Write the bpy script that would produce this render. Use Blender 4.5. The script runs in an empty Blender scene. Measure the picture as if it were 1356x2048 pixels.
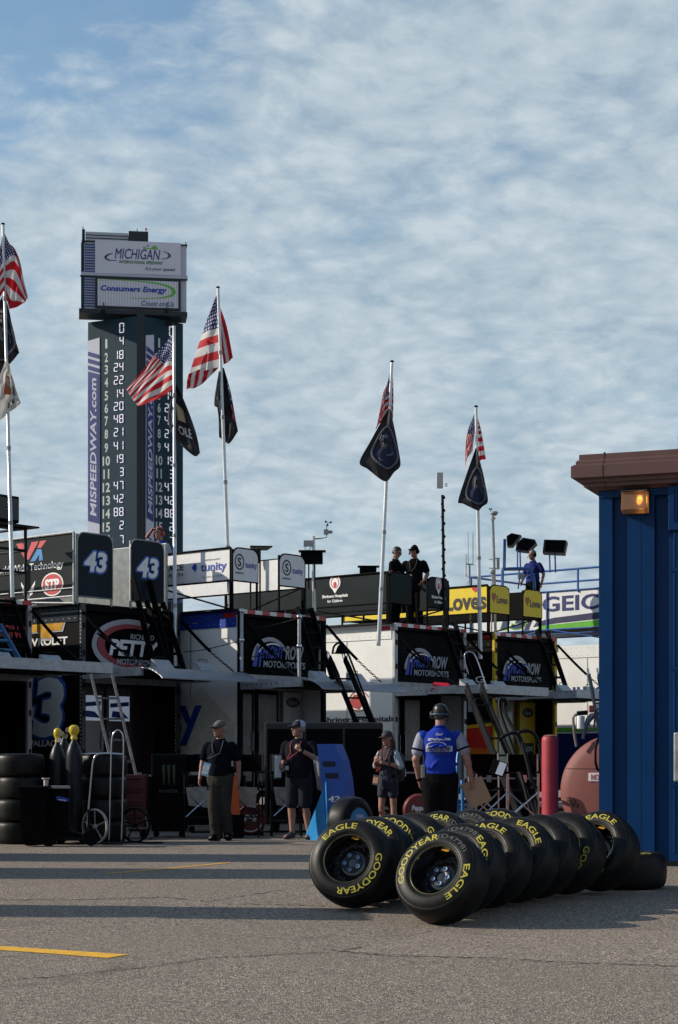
import bpy, bmesh, math, random
from mathutils import Vector, Matrix, Quaternion
R = math.radians
V = Vector
random.seed(4)
SC = bpy.context.scene
COL = SC.collection

# ------------------------------------------------------------------ camera
F = 3600.0                       # focal length in pixels of the 1356 x 2048 photograph
CAMZ, HY, CX = 1.25, 1525.0, 678.0
cam_d = bpy.data.cameras.new("camera")
cam = bpy.data.objects.new("camera", cam_d); COL.objects.link(cam)
cam.location = (0, 0, CAMZ); cam.rotation_euler = (R(90), 0, 0)
cam_d.sensor_fit = 'VERTICAL'; cam_d.sensor_height = 36.0; cam_d.sensor_width = 24.0
cam_d.lens = 36.0 * F / 2048.0
cam_d.shift_y = (HY - 1024.0) / 2048.0
cam_d.clip_start = 0.1; cam_d.clip_end = 6000
SC.camera = cam

# ------------------------------------------------------------------ world and sun
SUN_EL, SUN_BACK = 27.0, 5.0     # elevation; how far the sun stands behind the picture plane, to the left
SUN_STRENGTH, SKY_STRENGTH, EXPOSURE = 5.0, 0.105, -0.12
sdir = V((-math.cos(R(SUN_EL)) * math.cos(R(SUN_BACK)), math.cos(R(SUN_EL)) * math.sin(R(SUN_BACK)), math.sin(R(SUN_EL))))
sun_d = bpy.data.lights.new("sun", 'SUN'); sun_d.energy = SUN_STRENGTH; sun_d.angle = R(0.5); sun_d.color = (1.0, 0.90, 0.76)
sun = bpy.data.objects.new("sun", sun_d); COL.objects.link(sun)
sun.rotation_euler = (-sdir).to_track_quat('-Z', 'Y').to_euler(); sun.location = sdir * 60

world = bpy.data.worlds.new("World"); SC.world = world; world.use_nodes = True
nt = world.node_tree; nt.nodes.clear()
def nn(tree, typ, **kw):
    n = tree.nodes.new(typ)
    for k, v in kw.items():
        if k.startswith('i_'):
            n.inputs[int(k[2:]) if k[2:].isdigit() else k[2:]].default_value = v
        else: setattr(n, k, v)
    return n
def lk(tree, a, b): tree.links.new(a, b)
def mth(tree, op, a, b=None, c=None, clamp=False):
    n = tree.nodes.new('ShaderNodeMath'); n.operation = op; n.use_clamp = clamp
    for i, x in enumerate((a, b, c)):
        if x is None: continue
        if isinstance(x, (int, float)): n.inputs[i].default_value = x
        else: tree.links.new(x, n.inputs[i])
    return n.outputs[0]
def ramp(tree, fac, stops):
    n = tree.nodes.new('ShaderNodeValToRGB'); cr = n.color_ramp
    while len(cr.elements) < len(stops): cr.elements.new(0.5)
    for e, (p, c) in zip(cr.elements, stops):
        e.position = p; e.color = (c, c, c, 1) if isinstance(c, (int, float)) else (*c, 1)
    tree.links.new(fac, n.inputs[0]); return n.outputs[0]
def mixc(tree, fac, a, b):
    n = tree.nodes.new('ShaderNodeMix'); n.data_type = 'RGBA'
    if isinstance(fac, (int, float)): n.inputs[0].default_value = fac
    else: tree.links.new(fac, n.inputs[0])
    for i, x in ((6, a), (7, b)):
        if isinstance(x, tuple): n.inputs[i].default_value = (*x, 1)
        else: tree.links.new(x, n.inputs[i])
    return n.outputs[2]

tc = nn(nt, 'ShaderNodeTexCoord')
sep = nn(nt, 'ShaderNodeSeparateXYZ'); lk(nt, tc.outputs['Generated'], sep.inputs[0])
zz = mth(nt, 'ADD', mth(nt, 'MAXIMUM', sep.outputs[2], 0.0), 0.27)
cmb = nn(nt, 'ShaderNodeCombineXYZ')
lk(nt, mth(nt, 'DIVIDE', sep.outputs[0], zz), cmb.inputs[0]); lk(nt, mth(nt, 'DIVIDE', sep.outputs[1], zz), cmb.inputs[1])
wob = nn(nt, 'ShaderNodeTexNoise', i_Scale=7.0, i_Detail=4.0); lk(nt, cmb.outputs[0], wob.inputs['Vector'])
wv = nn(nt, 'ShaderNodeVectorMath', operation='MULTIPLY_ADD'); lk(nt, wob.outputs['Color'], wv.inputs[0])
wv.inputs[1].default_value = (.07, .07, 0); lk(nt, cmb.outputs[0], wv.inputs[2])
cov = nn(nt, 'ShaderNodeTexNoise', i_Scale=2.6, i_Detail=4.0, i_Roughness=.5)
mpc = nn(nt, 'ShaderNodeMapping'); mpc.inputs['Location'].default_value = (3.35, 1.5, 0); lk(nt, cmb.outputs[0], mpc.inputs[0]); lk(nt, mpc.outputs[0], cov.inputs['Vector'])
mpp = nn(nt, 'ShaderNodeMapping'); mpp.inputs['Rotation'].default_value = (0, 0, R(-30)); mpp.inputs['Scale'].default_value = (.9, 1, 1); lk(nt, wv.outputs[0], mpp.inputs[0])
cell = nn(nt, 'ShaderNodeTexVoronoi', feature='SMOOTH_F1', i_Scale=31.0, i_Smoothness=.4); lk(nt, mpp.outputs[0], cell.inputs['Vector'])
fine = nn(nt, 'ShaderNodeTexNoise', i_Scale=26.0, i_Detail=9.0, i_Roughness=.64); lk(nt, mpp.outputs[0], fine.inputs['Vector'])
big = nn(nt, 'ShaderNodeTexNoise', i_Scale=6.5, i_Detail=5.0, i_Roughness=.5); lk(nt, wv.outputs[0], big.inputs['Vector'])
puf = mth(nt, 'ADD', mth(nt, 'MULTIPLY', mth(nt, 'SUBTRACT', .95, cell.outputs['Distance']), .28), mth(nt, 'MULTIPLY', fine.outputs[0], .84))      # about .3 to .75
def band(v, a, b): return ramp(nt, v, [(a, 0), (b, 1)])
# the altocumulus field fills the sky ahead and opens to blue higher up, first on the left
opening = mth(nt, 'ADD', mth(nt, 'MULTIPLY', band(mth(nt, 'SUBTRACT', sep.outputs[2], mth(nt, 'MULTIPLY', sep.outputs[0], .45)), .32, .46), -.36),
              mth(nt, 'MULTIPLY', band(sep.outputs[2], .44, .75), -.6))
den = mth(nt, 'ADD', mth(nt, 'ADD', mth(nt, 'MULTIPLY', cov.outputs[0], .95), mth(nt, 'MULTIPLY', puf, 0.45)),
          mth(nt, 'ADD', mth(nt, 'MULTIPLY_ADD', big.outputs[0], 0.46, -.10), opening))
cl0 = ramp(nt, den, [(.55, 0.08), (.70, .62), (.86, 0.95)])
low = band(sep.outputs[2], .10, .40)                            # thin even veil near the horizon
cl = mth(nt, 'ADD', mth(nt, 'MULTIPLY', cl0, mth(nt, 'MULTIPLY_ADD', low, .66, .34)), mth(nt, 'MULTIPLY', mth(nt, 'SUBTRACT', 1.0, low), .66), clamp=True)
sky = nn(nt, 'ShaderNodeTexSky', sky_type='NISHITA', sun_disc=False)
sky.sun_elevation = R(SUN_EL); sky.sun_rotation = R(-90 + SUN_BACK); sky.air_density = 1.0; sky.dust_density = .6; sky.ozone_density = 1.6
shade = ramp(nt, mth(nt, 'ADD', mth(nt, 'MULTIPLY', puf, .6), mth(nt, 'MULTIPLY', big.outputs[0], .4)),
             [(.38, (3.7, 4.8, 5.75)), (.64, (5.9, 6.85, 7.5))])
bank = mth(nt, 'MULTIPLY', band(mth(nt, 'MULTIPLY', sep.outputs[1], -1.0), .05, .5), mth(nt, 'SUBTRACT', 1.0, band(sep.outputs[2], .30, .60)))   # cloud bank added behind the camera as fill for shaded fronts
skc = nn(nt, 'ShaderNodeMix', data_type='RGBA', blend_type='MULTIPLY'); skc.inputs[0].default_value = 1.0
lk(nt, sky.outputs[0], skc.inputs[6]); skc.inputs[7].default_value = (1.3, 1.5, 1.5, 1)
colr = mixc(nt, cl, skc.outputs[2], shade)
colr = mixc(nt, bank, colr, (4.2, 4.8, 5.5))
bg = nn(nt, 'ShaderNodeBackground', i_Strength=SKY_STRENGTH); lk(nt, colr, bg.inputs[0])
wo = nn(nt, 'ShaderNodeOutputWorld'); lk(nt, bg.outputs[0], wo.inputs[0])

vs = SC.view_settings
vs.view_transform = 'Standard'; vs.look = 'None'; vs.gamma = 1; vs.use_curve_mapping = False; vs.exposure = EXPOSURE
SC.cycles.max_bounces = 6; SC.cycles.diffuse_bounces = 3; SC.cycles.glossy_bounces = 3

# ------------------------------------------------------------------ helpers
def P(px, py, Y):                # a point seen at pixel (px, py) of the photograph, Y metres away
    return V(((px - CX) * Y / F, Y, CAMZ - (py - HY) * Y / F))
def gz(Y):                       # the asphalt rises gently away from the camera
    t = min(1, max(0, (Y - 12.3) / 3.9)); return 0.085 * t * t * (3 - 2 * t)
def G_at(px, Y): return V(((px - CX) * Y / F, Y, gz(Y)))

WM = {}
def thing(name, label, cat, loc=(0, 0, 0), rot=(0, 0, 0), group=None, kind=None, M=None):
    o = bpy.data.objects.new(name, None); COL.objects.link(o); o.empty_display_size = .2
    if M is None: M = Matrix.Translation(V(loc)) @ __import__('mathutils').Euler(rot).to_matrix().to_4x4()
    o.matrix_basis = M; WM[o] = M.copy()
    o['label'] = label; o['category'] = cat
    if group: o['group'] = group
    if kind: o['kind'] = kind
    return o
def tag(o, label=None, cat=None, group=None, kind=None):
    if label: o['label'] = label
    if cat: o['category'] = cat
    if group: o['group'] = group
    if kind: o['kind'] = kind
    return o
def link_mesh(name, me, m, parent=None, world=True):
    o = bpy.data.objects.new(name, me); COL.objects.link(o)
    if m is not None:
        me.materials.clear(); me.materials.append(m)
    if parent is not None:
        o.parent = parent; WM[o] = WM[parent].copy()
        if world: me.transform(WM[parent].inverted())
    else: WM[o] = Matrix()
    return o

class G:
    def __init__(s): s.b = bmesh.new()
    def quadify(s, vs, faces):
        bv = [s.b.verts.new(v) for v in vs]
        for f in faces:
            try: s.b.faces.new([bv[i] for i in f])
            except ValueError: pass
        return bv
    def box(s, lo, hi, M=None, bev=0):
        (x0, y0, z0), (x1, y1, z1) = lo, hi
        vs = [V(p) for p in ((x0,y0,z0),(x1,y0,z0),(x1,y1,z0),(x0,y1,z0),(x0,y0,z1),(x1,y0,z1),(x1,y1,z1),(x0,y1,z1))]
        if M is not None: vs = [M @ v for v in vs]
        bv = s.quadify(vs, [(3,2,1,0),(4,5,6,7),(0,1,5,4),(1,2,6,5),(2,3,7,6),(3,0,4,7)])
        if bev:
            es = {e for v in bv for e in v.link_edges}
            bmesh.ops.bevel(s.b, geom=list(es), offset=bev, segments=2, affect='EDGES', profile=.5)
        return s
    def beam(s, a, b, w, h, up=(0, 0, 1), bev=0):          # a rectangular bar from a to b
        a, b = V(a), V(b); d = (b - a); L = d.length; d.normalize(); u = V(up)
        if abs(d.dot(u)) > .98: u = V((0, 1, 0))
        x = d.cross(u).normalized(); z = x.cross(d)
        M = Matrix((( *x, 0), (*d, 0), (*z, 0), (0, 0, 0, 1))).transposed(); M.translation = a
        return s.box((-w/2, 0, -h/2), (w/2, L, h/2), M, bev)
    def loft(s, rings, cap=True, close=True):
        rs = [[s.b.verts.new(p) for p in r] for r in rings]; n = len(rs[0])
        for a, b in zip(rs, rs[1:]):
            for i in range(n if close else n - 1):
                j = (i + 1) % n
                try: s.b.faces.new((a[i], a[j], b[j], b[i]))
                except ValueError: pass
        if cap:
            for r, rev in ((rs[0], True), (rs[-1], False)):
                try: s.b.faces.new(list(reversed(r)) if rev else r)
                except ValueError: pass
        return s
    def tube(s, pts, r, n=8, cap=True):
        pts = [V(p) for p in pts]; rr = r if isinstance(r, (list, tuple)) else [r] * len(pts)
        up = None; rings = []
        for i, p in enumerate(pts):
            d = (pts[min(i+1, len(pts)-1)] - pts[max(i-1, 0)])
            if d.length < 1e-9: d = V((0, 0, 1))
            d.normalize()
            if up is None: up = V((0, 0, 1)) if abs(d.z) < .9 else V((1, 0, 0))
            x = d.cross(up)
            if x.length < 1e-6: x = d.orthogonal()
            x.normalize(); y = x.cross(d).normalized(); up = y
            rings.append([p + (x * math.cos(t) - y * math.sin(t)) * rr[i] for t in [2*math.pi*k/n for k in range(n)]])
        return s.loft(rings, cap)
    def lathe(s, prof, n=48, M=None, axis='y', cap=False):   # prof: (r, along axis)
        rings = []
        for r, a in prof:
            ring = []
            for k in range(n):
                t = 2*math.pi*k/n
                v = V((r*math.cos(t), a, r*math.sin(t))) if axis == 'y' else V((r*math.cos(t), r*math.sin(t), a))
                ring.append(M @ v if M is not None else v)
            rings.append(ring)
        return s.loft(rings, cap)
    def ell(s, c, r, M=None, u=14, v=9):
        bmat = Matrix.Translation(V(c)) @ (M if M is not None else Matrix()) @ Matrix.Diagonal((*r, 1)) if not isinstance(r, (int, float)) else Matrix.Translation(V(c)) @ Matrix.Scale(r, 4)
        bmesh.ops.create_uvsphere(s.b, u_segments=u, v_segments=v, radius=1, matrix=bmat); return s
    def poly(s, fr, pts, d0=0.0, d1=.004):                  # a plate in frame fr from depth d0 to d1 along its normal
        o, x, y = (V(q) for q in fr); n = x.cross(y).normalized()
        a = [s.b.verts.new(o + x*p[0] + y*p[1] + n*d0) for p in pts]; b = [s.b.verts.new(o + x*p[0] + y*p[1] + n*d1) for p in pts]
        k = len(pts)
        ar = sum(pts[i][0]*pts[(i+1)%k][1] - pts[(i+1)%k][0]*pts[i][1] for i in range(k))
        if ar < 0: a.reverse(); b.reverse()
        s.b.faces.new(b); s.b.faces.new(list(reversed(a)))
        for i in range(k):
            j = (i+1) % k; s.b.faces.new((a[i], a[j], b[j], b[i]))
        return s
    def strip(s, fr, inner, outer, d0=0.0, d1=.004):        # a band between two outlines of equal length
        for i in range(len(inner)-1):
            s.poly(fr, [inner[i], outer[i], outer[i+1], inner[i+1]], d0, d1)
        return s
    def mesh(s, smooth=False, name='m'):
        bmesh.ops.recalc_face_normals(s.b, faces=s.b.faces[:])
        me = bpy.data.meshes.new(name); s.b.to_mesh(me); s.b.free()
        if smooth:
            me.polygons.foreach_set('use_smooth', [True]*len(me.polygons))
            if smooth != 'all': 
                try: me.set_sharp_from_angle(angle=R(38))
                except Exception: pass
        return me
    def build(s, name, m, parent=None, world=False, smooth=False):
        return link_mesh(name, s.mesh(smooth, name), m, parent, world)

def remesh(me, vox, smooth_it=6):
    o = bpy.data.objects.new('tmp', me); COL.objects.link(o)
    md = o.modifiers.new('r', 'REMESH'); md.mode = 'VOXEL'; md.voxel_size = vox
    sm = o.modifiers.new('s', 'SMOOTH'); sm.iterations = smooth_it; sm.factor = .5
    dg = bpy.context.evaluated_depsgraph_get(); dg.update()
    out = bpy.data.meshes.new_from_object(o.evaluated_get(dg))
    bpy.data.objects.remove(o)
    out.polygons.foreach_set('use_smooth', [True]*len(out.polygons))
    return out

_tcache = {}
def text_mesh(s, bold=0.0, shear=0.0, ext=.0):
    key = (s, bold, shear, ext)
    if key in _tcache: return _tcache[key].copy()
    cu = bpy.data.curves.new('t', 'FONT'); cu.body = s; cu.offset = bold; cu.shear = shear; cu.extrude = ext; cu.resolution_u = 3
    o = bpy.data.objects.new('t', cu); COL.objects.link(o)
    dg = bpy.context.evaluated_depsgraph_get(); dg.update()
    me = bpy.data.meshes.new_from_object(o.evaluated_get(dg))
    bpy.data.objects.remove(o); bpy.data.curves.remove(cu)
    _tcache[key] = me
    return me.copy()
def text_fit(s, w, h, bold=0, shear=0, thick=.004):
    me = text_mesh(s, bold, shear, .02)
    xs = [v.co.x for v in me.vertices]; ys = [v.co.y for v in me.vertices]
    x0, x1, y0, y1 = min(xs), max(xs), min(ys), max(ys)
    sy = h / (y1 - y0) if h else w / (x1 - x0); sx = w / (x1 - x0) if w else sy
    for v in me.vertices:
        v.co = V(((v.co.x - (x0+x1)/2)*sx, (v.co.y - (y0+y1)/2)*sy, thick if v.co.z > 0 else 0))
    return me
def txt(name, s, m, parent, fr, c, w, h, bold=0, shear=0, thick=.004, rot=0, off=.001):
    """letters fitted in a w x h box centred at c of frame fr"""
    me = text_fit(s, w, h, bold, shear, thick)
    o, x, y = (V(q) for q in fr); n = x.cross(y).normalized(); cr, sr = math.cos(rot), math.sin(rot)
    for v in me.vertices:
        a, b = v.co.x*cr - v.co.y*sr + c[0], v.co.x*sr + v.co.y*cr + c[1]
        v.co = o + x*a + y*b + n*(v.co.z + off)
    return link_mesh(name, me, m, parent, False)
def arc(cx, cy, rx, ry, a0, a1, n=24):
    return [(cx + rx*math.cos(R(a0 + (a1-a0)*k/n)), cy + ry*math.sin(R(a0 + (a1-a0)*k/n))) for k in range(n+1)]
def rrect(x0, y0, x1, y1, r, corners=(1, 1, 1, 1)):     # bl, br, tr, tl
    pts = []
    for (cx, cy, a), on, (qx, qy) in zip(((x0+r, y0+r, 180), (x1-r, y0+r, 270), (x1-r, y1-r, 0), (x0+r, y1-r, 90)), corners, ((x0,y0),(x1,y0),(x1,y1),(x0,y1))):
        pts += arc(cx, cy, r, r, a, a+90, 5) if on else [(qx, qy)]
    return pts

# ------------------------------------------------------------------ materials
MT = {}
def mat(name, col, rough=.5, metal=0.0, var=.12, vs_=6.0, bump=0.0, bs=60.0, coat=0.0, emit=None, es=0.0, spec=.5, dirt=None, dscale=3.0):
    if name in MT: return MT[name]
    m = bpy.data.materials.new(name); m.use_nodes = True; t = m.node_tree; b = t.nodes['Principled BSDF']
    b.inputs['Roughness'].default_value = rough; b.inputs['Metallic'].default_value = metal; b.inputs['Specular IOR Level'].default_value = spec
    b.inputs['Coat Weight'].default_value = coat
    tcn = nn(t, 'ShaderNodeTexCoord'); c = col
    if var:
        n = nn(t, 'ShaderNodeTexNoise', i_Scale=vs_, i_Detail=5.0, i_Roughness=.6); lk(t, tcn.outputs['Object'], n.inputs['Vector'])
        f = ramp(t, n.outputs[0], [(.3, 0), (.7, 1)])
        c = mixc(t, f, tuple(x*(1-var) for x in col), tuple(min(1, x*(1+var)) for x in col))
        rr = mth(t, 'MULTIPLY_ADD', n.outputs[0], .25, rough - .125, clamp=True); lk(t, rr, b.inputs['Roughness'])
    if dirt:
        d = nn(t, 'ShaderNodeTexNoise', i_Scale=dscale, i_Detail=8.0, i_Roughness=.7); lk(t, tcn.outputs['Object'], d.inputs['Vector'])
        c = mixc(t, ramp(t, d.outputs[0], [(.54, 0), (.72, .8)]), c, dirt)
    if isinstance(c, tuple): b.inputs['Base Color'].default_value = (*c, 1)
    else: lk(t, c, b.inputs['Base Color'])
    if bump:
        bn = nn(t, 'ShaderNodeTexNoise', i_Scale=bs, i_Detail=4.0); lk(t, tcn.outputs['Object'], bn.inputs['Vector'])
        bp = nn(t, 'ShaderNodeBump', i_Strength=bump, i_Distance=.01); lk(t, bn.outputs[0], bp.inputs['Height']); lk(t, bp.outputs[0], b.inputs['Normal'])
    if emit: b.inputs['Emission Color'].default_value = (*emit, 1); b.inputs['Emission Strength'].default_value = es
    MT[name] = m; return m

black = mat('black_paint', (.004, .004, .005), .55, spec=.04, dirt=(.007, .007, .008), dscale=5)
blackw = mat('black_trailer_wrap', (.004, .004, .005), .45, spec=.06, dirt=(.007, .007, .008), dscale=2.2)
cloth_blk = mat('black_fabric', (.004, .004, .005), .9, spec=.02, bump=.5, bs=25, var=.3)
char = mat('charcoal_banner', (.012, .018, .021), .5, spec=.08, var=.25, vs_=1.6, bump=.25, bs=3)
charb = mat('charcoal_blue_panel', (.014, .023, .031), .5, spec=.08, var=.2, vs_=2)
white = mat('white_paint', (.66, .66, .64), .4, var=.05, vs_=2, dirt=(.50, .49, .46), dscale=1.4, bump=.06, bs=2.2)
whiteb = mat('white_banner', (.72, .73, .74), .5, var=.05, bump=.3, bs=2.5)
wlet = mat('white_lettering', (.82, .82, .81), .5, var=.04)
glet = mat('grey_lettering', (.36, .37, .40), .5, var=.05)
dlet = mat('dark_lettering', (.010, .010, .012), .5, var=0)
navy = mat('navy_lettering', (.012, .022, .15), .45, var=.05)
bluep = mat('blue_lettering', (.012, .05, .36), .45, var=.05)
lblue = mat('light_blue_outline', (.03, .14, .50), .45, var=.05)
redp = mat('red_lettering', (.50, .018, .03), .45, var=.05)
orange = mat('orange_paint', (.80, .16, .01), .5, var=.08)
yellow = mat('yellow_paint', (.78, .50, .006), .45, var=.06, vs_=2)
yelp = mat('yellow_post', (.62, .42, .01), .45, var=.1)
green = mat('green_paint', (.10, .42, .02), .45, var=.05)
gold = mat('gold_emblem', (.58, .30, .03), .35, metal=.4, var=.15)
alu = mat('brushed_aluminium', (.38, .40, .43), .42, metal=.35, var=.22, vs_=9, bump=.12, bs=30, dirt=(.26, .26, .26), dscale=7)
galv = mat('dull_aluminium', (.30, .31, .32), .5, metal=.4, var=.25, vs_=8, dirt=(.2, .2, .2), dscale=6)
polew = mat('pale_pole_metal', (.60, .62, .63), .34, metal=.45, var=.1, vs_=3)
chrome = mat('chrome', (.55, .56, .58), .18, metal=1, var=.1)
steel = mat('dark_steel', (.012, .013, .015), .5, metal=.1, spec=.12, var=.2)
glassd = mat('dark_glass', (.008, .009, .011), .08, var=0, spec=.4)
glassg = mat('painted_reflection_glass', (.13, .13, .13), .2, var=.6, vs_=2.4, spec=.3)  # grey blotches stand in for reflections in the door glass
skin = mat('skin', (.33, .175, .125), .55, var=.12, vs_=14)
skin2 = mat('tanned_skin', (.26, .125, .085), .55, var=.12, vs_=14)
hairm = mat('dark_hair', (.02, .014, .010), .5, var=.3, vs_=30)
hairg = mat('grey_hair', (.22, .20, .19), .6, var=.3, vs_=30)
eyem = mat('eye_dark', (.012, .010, .010), .2, var=0)
lipm = mat('lips', (.28, .10, .09), .5, var=0)
rub = mat('rubber', (.006, .006, .0065), .65, spec=.05, var=.35, vs_=10, bump=.15, bs=90, dirt=(.011, .011, .010), dscale=6)
red_tape = mat('red_reflector', (.45, .01, .015), .3, var=.05)
grey_cloth = mat('grey_cloth', (.20, .21, .23), .85, bump=.4, bs=20, var=.2)
# ------------------------------------------------------------------ ground
def asphalt(name, k):
    m = bpy.data.materials.new(name); m.use_nodes = True; t = m.node_tree; b = t.nodes['Principled BSDF']
    tcn = nn(t, 'ShaderNodeTexCoord'); ob = tcn.outputs['Object']
    fine = nn(t, 'ShaderNodeTexVoronoi', i_Scale=95.0); lk(t, ob, fine.inputs['Vector'])
    fin2 = nn(t, 'ShaderNodeTexNoise', i_Scale=70.0, i_Detail=4.0, i_Roughness=.75); lk(t, ob, fin2.inputs['Vector'])
    pat = nn(t, 'ShaderNodeTexNoise', i_Scale=.55, i_Detail=5.0, i_Roughness=.6); lk(t, ob, pat.inputs['Vector'])
    mid = nn(t, 'ShaderNodeTexNoise', i_Scale=7.0, i_Detail=6.0, i_Roughness=.7); lk(t, ob, mid.inputs['Vector'])
    sp = nn(t, 'ShaderNodeSeparateColor'); lk(t, fine.outputs['Color'], sp.inputs[0])
    stone = ramp(t, sp.outputs[0], [(0, tuple(q*k for q in (.05, .041, .034))), (.45, tuple(q*k for q in (.28, .227, .180))), (.8, tuple(q*k for q in (.45, .365, .29))), (1, tuple(q*k for q in (.80, .66, .53)))])
    c = mixc(t, ramp(t, fin2.outputs[0], [(.36, .7), (.54, 0)]), stone, (.075, .069, .066))
    c = mixc(t, ramp(t, pat.outputs[0], [(.35, .0), (.7, .38)]), c, (.235, .190, .150))
    c = mixc(t, ramp(t, mid.outputs[0], [(.6, 0), (.78, .35)]), c, (.075, .069, .066))
    st = nn(t, 'ShaderNodeTexNoise', i_Scale=.9, i_Detail=7.0, i_Roughness=.72, i_Distortion=1.2); lk(t, ob, st.inputs['Vector'])
    c = mixc(t, ramp(t, st.outputs[0], [(.57, 0), (.70, .45)]), c, (.07, .062, .055))
    lk(t, c, b.inputs['Base Color']); b.inputs['Roughness'].default_value = .9; b.inputs['Specular IOR Level'].default_value = .25
    bp = nn(t, 'ShaderNodeBump', i_Strength=.75, i_Distance=.012)
    lk(t, mth(t, 'ADD', fine.outputs['Distance'], mth(t, 'MULTIPLY', fin2.outputs[0], .8)), bp.inputs['Height']); lk(t, bp.outputs[0], b.inputs['Normal'])
    return m
def ground():
    m = asphalt('worn_asphalt', 1.0)
    g = G()
    ys = [-200, -60, -20, 0, 6, 10, 12.3] + [12.3 + 3.9*k/14 for k in range(1, 15)] + [20, 30, 50, 100, 300, 900, 4000]
    xs = [-3000, -400, -60, -15, -6, 0, 6, 15, 60, 400, 3000]
    rows = [[g.b.verts.new((x, y, gz(y))) for x in xs] for y in ys]
    for a, b_ in zip(rows, rows[1:]):
        for i in range(len(xs)-1): g.b.faces.new((a[i], a[i+1], b_[i+1], b_[i]))
    tag(g.build('asphalt_ground', m, smooth='all'), kind='structure')
    yl = mat('worn_yellow_paint', (.80, .42, .025), .8, var=.18, vs_=14, dirt=(.17, .14, .10), dscale=16, bump=.4, bs=90)
    def mark(name, quads, m, zo=.004):
        g = G()
        for q in quads:
            ps = []
            for px, py in q:
                Y = 15.0
                for _ in range(12): Y = (CAMZ - gz(Y)) * F / (py - HY)
                ps.append(V(((px-CX)*Y/F, Y, gz(Y) + zo)))
            g.b.faces.new([g.b.verts.new(p) for p in ps])
        return tag(g.build(name, m), kind='structure')
    mark('yellow_ground_line', [[(-60, 1897), (-60, 1889), (258, 1910), (215, 1917), (100, 1908)]], yl)
    mark('yellow_ground_line', [[(210, 1748.5), (210, 1747.4), (300, 1740), (460, 1725), (458, 1726.6), (300, 1741.4)]], yl)
    mark('asphalt_patch', [[(866, 1863), (690, 1904), (960, 1917), (1130, 1926), (1420, 1936), (1420, 1862)]], asphalt('newer_asphalt_patch', 1.14), .0016)
    crk = mat('asphalt_crack', (.06, .052, .046), .95, var=.2)
    def crack(pts, w):
        qs = []; rnd = random.Random(int(pts[0][0]*7 + pts[0][1])); P2 = []
        for (x0, y0), (x1, y1) in zip(pts, pts[1:]):
            k = max(2, int(abs(x1-x0)/7))
            for i in range(k): P2.append((x0+(x1-x0)*i/k, y0+(y1-y0)*i/k + rnd.uniform(-1.1, 1.1), w*rnd.uniform(.05, .65)))
        for (x0, y0, a), (x1, y1, b_) in zip(P2, P2[1:]): qs.append([(x0, y0), (x1, y1), (x1, y1+b_), (x0, y0+a)])
        mark('asphalt_crack', qs, crk, .0034)
    crack([(670, 1908), (690, 1899), (760, 1890), (845, 1868), (868, 1860)], 2.4)
    crack([(650, 1900), (690, 1903), (780, 1912), (960, 1915), (1130, 1924), (1356, 1932)], 2.2)
    crack([(0, 1963), (120, 1952), (280, 1936), (420, 1916), (560, 1909), (665, 1905)], 1.8)
    crack([(0, 1800), (180, 1799), (330, 1794), (420, 1803), (500, 1790), (575, 1779)], 1.6)
    crack([(480, 1808), (660, 1812)], 1.6)
ground()

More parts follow.
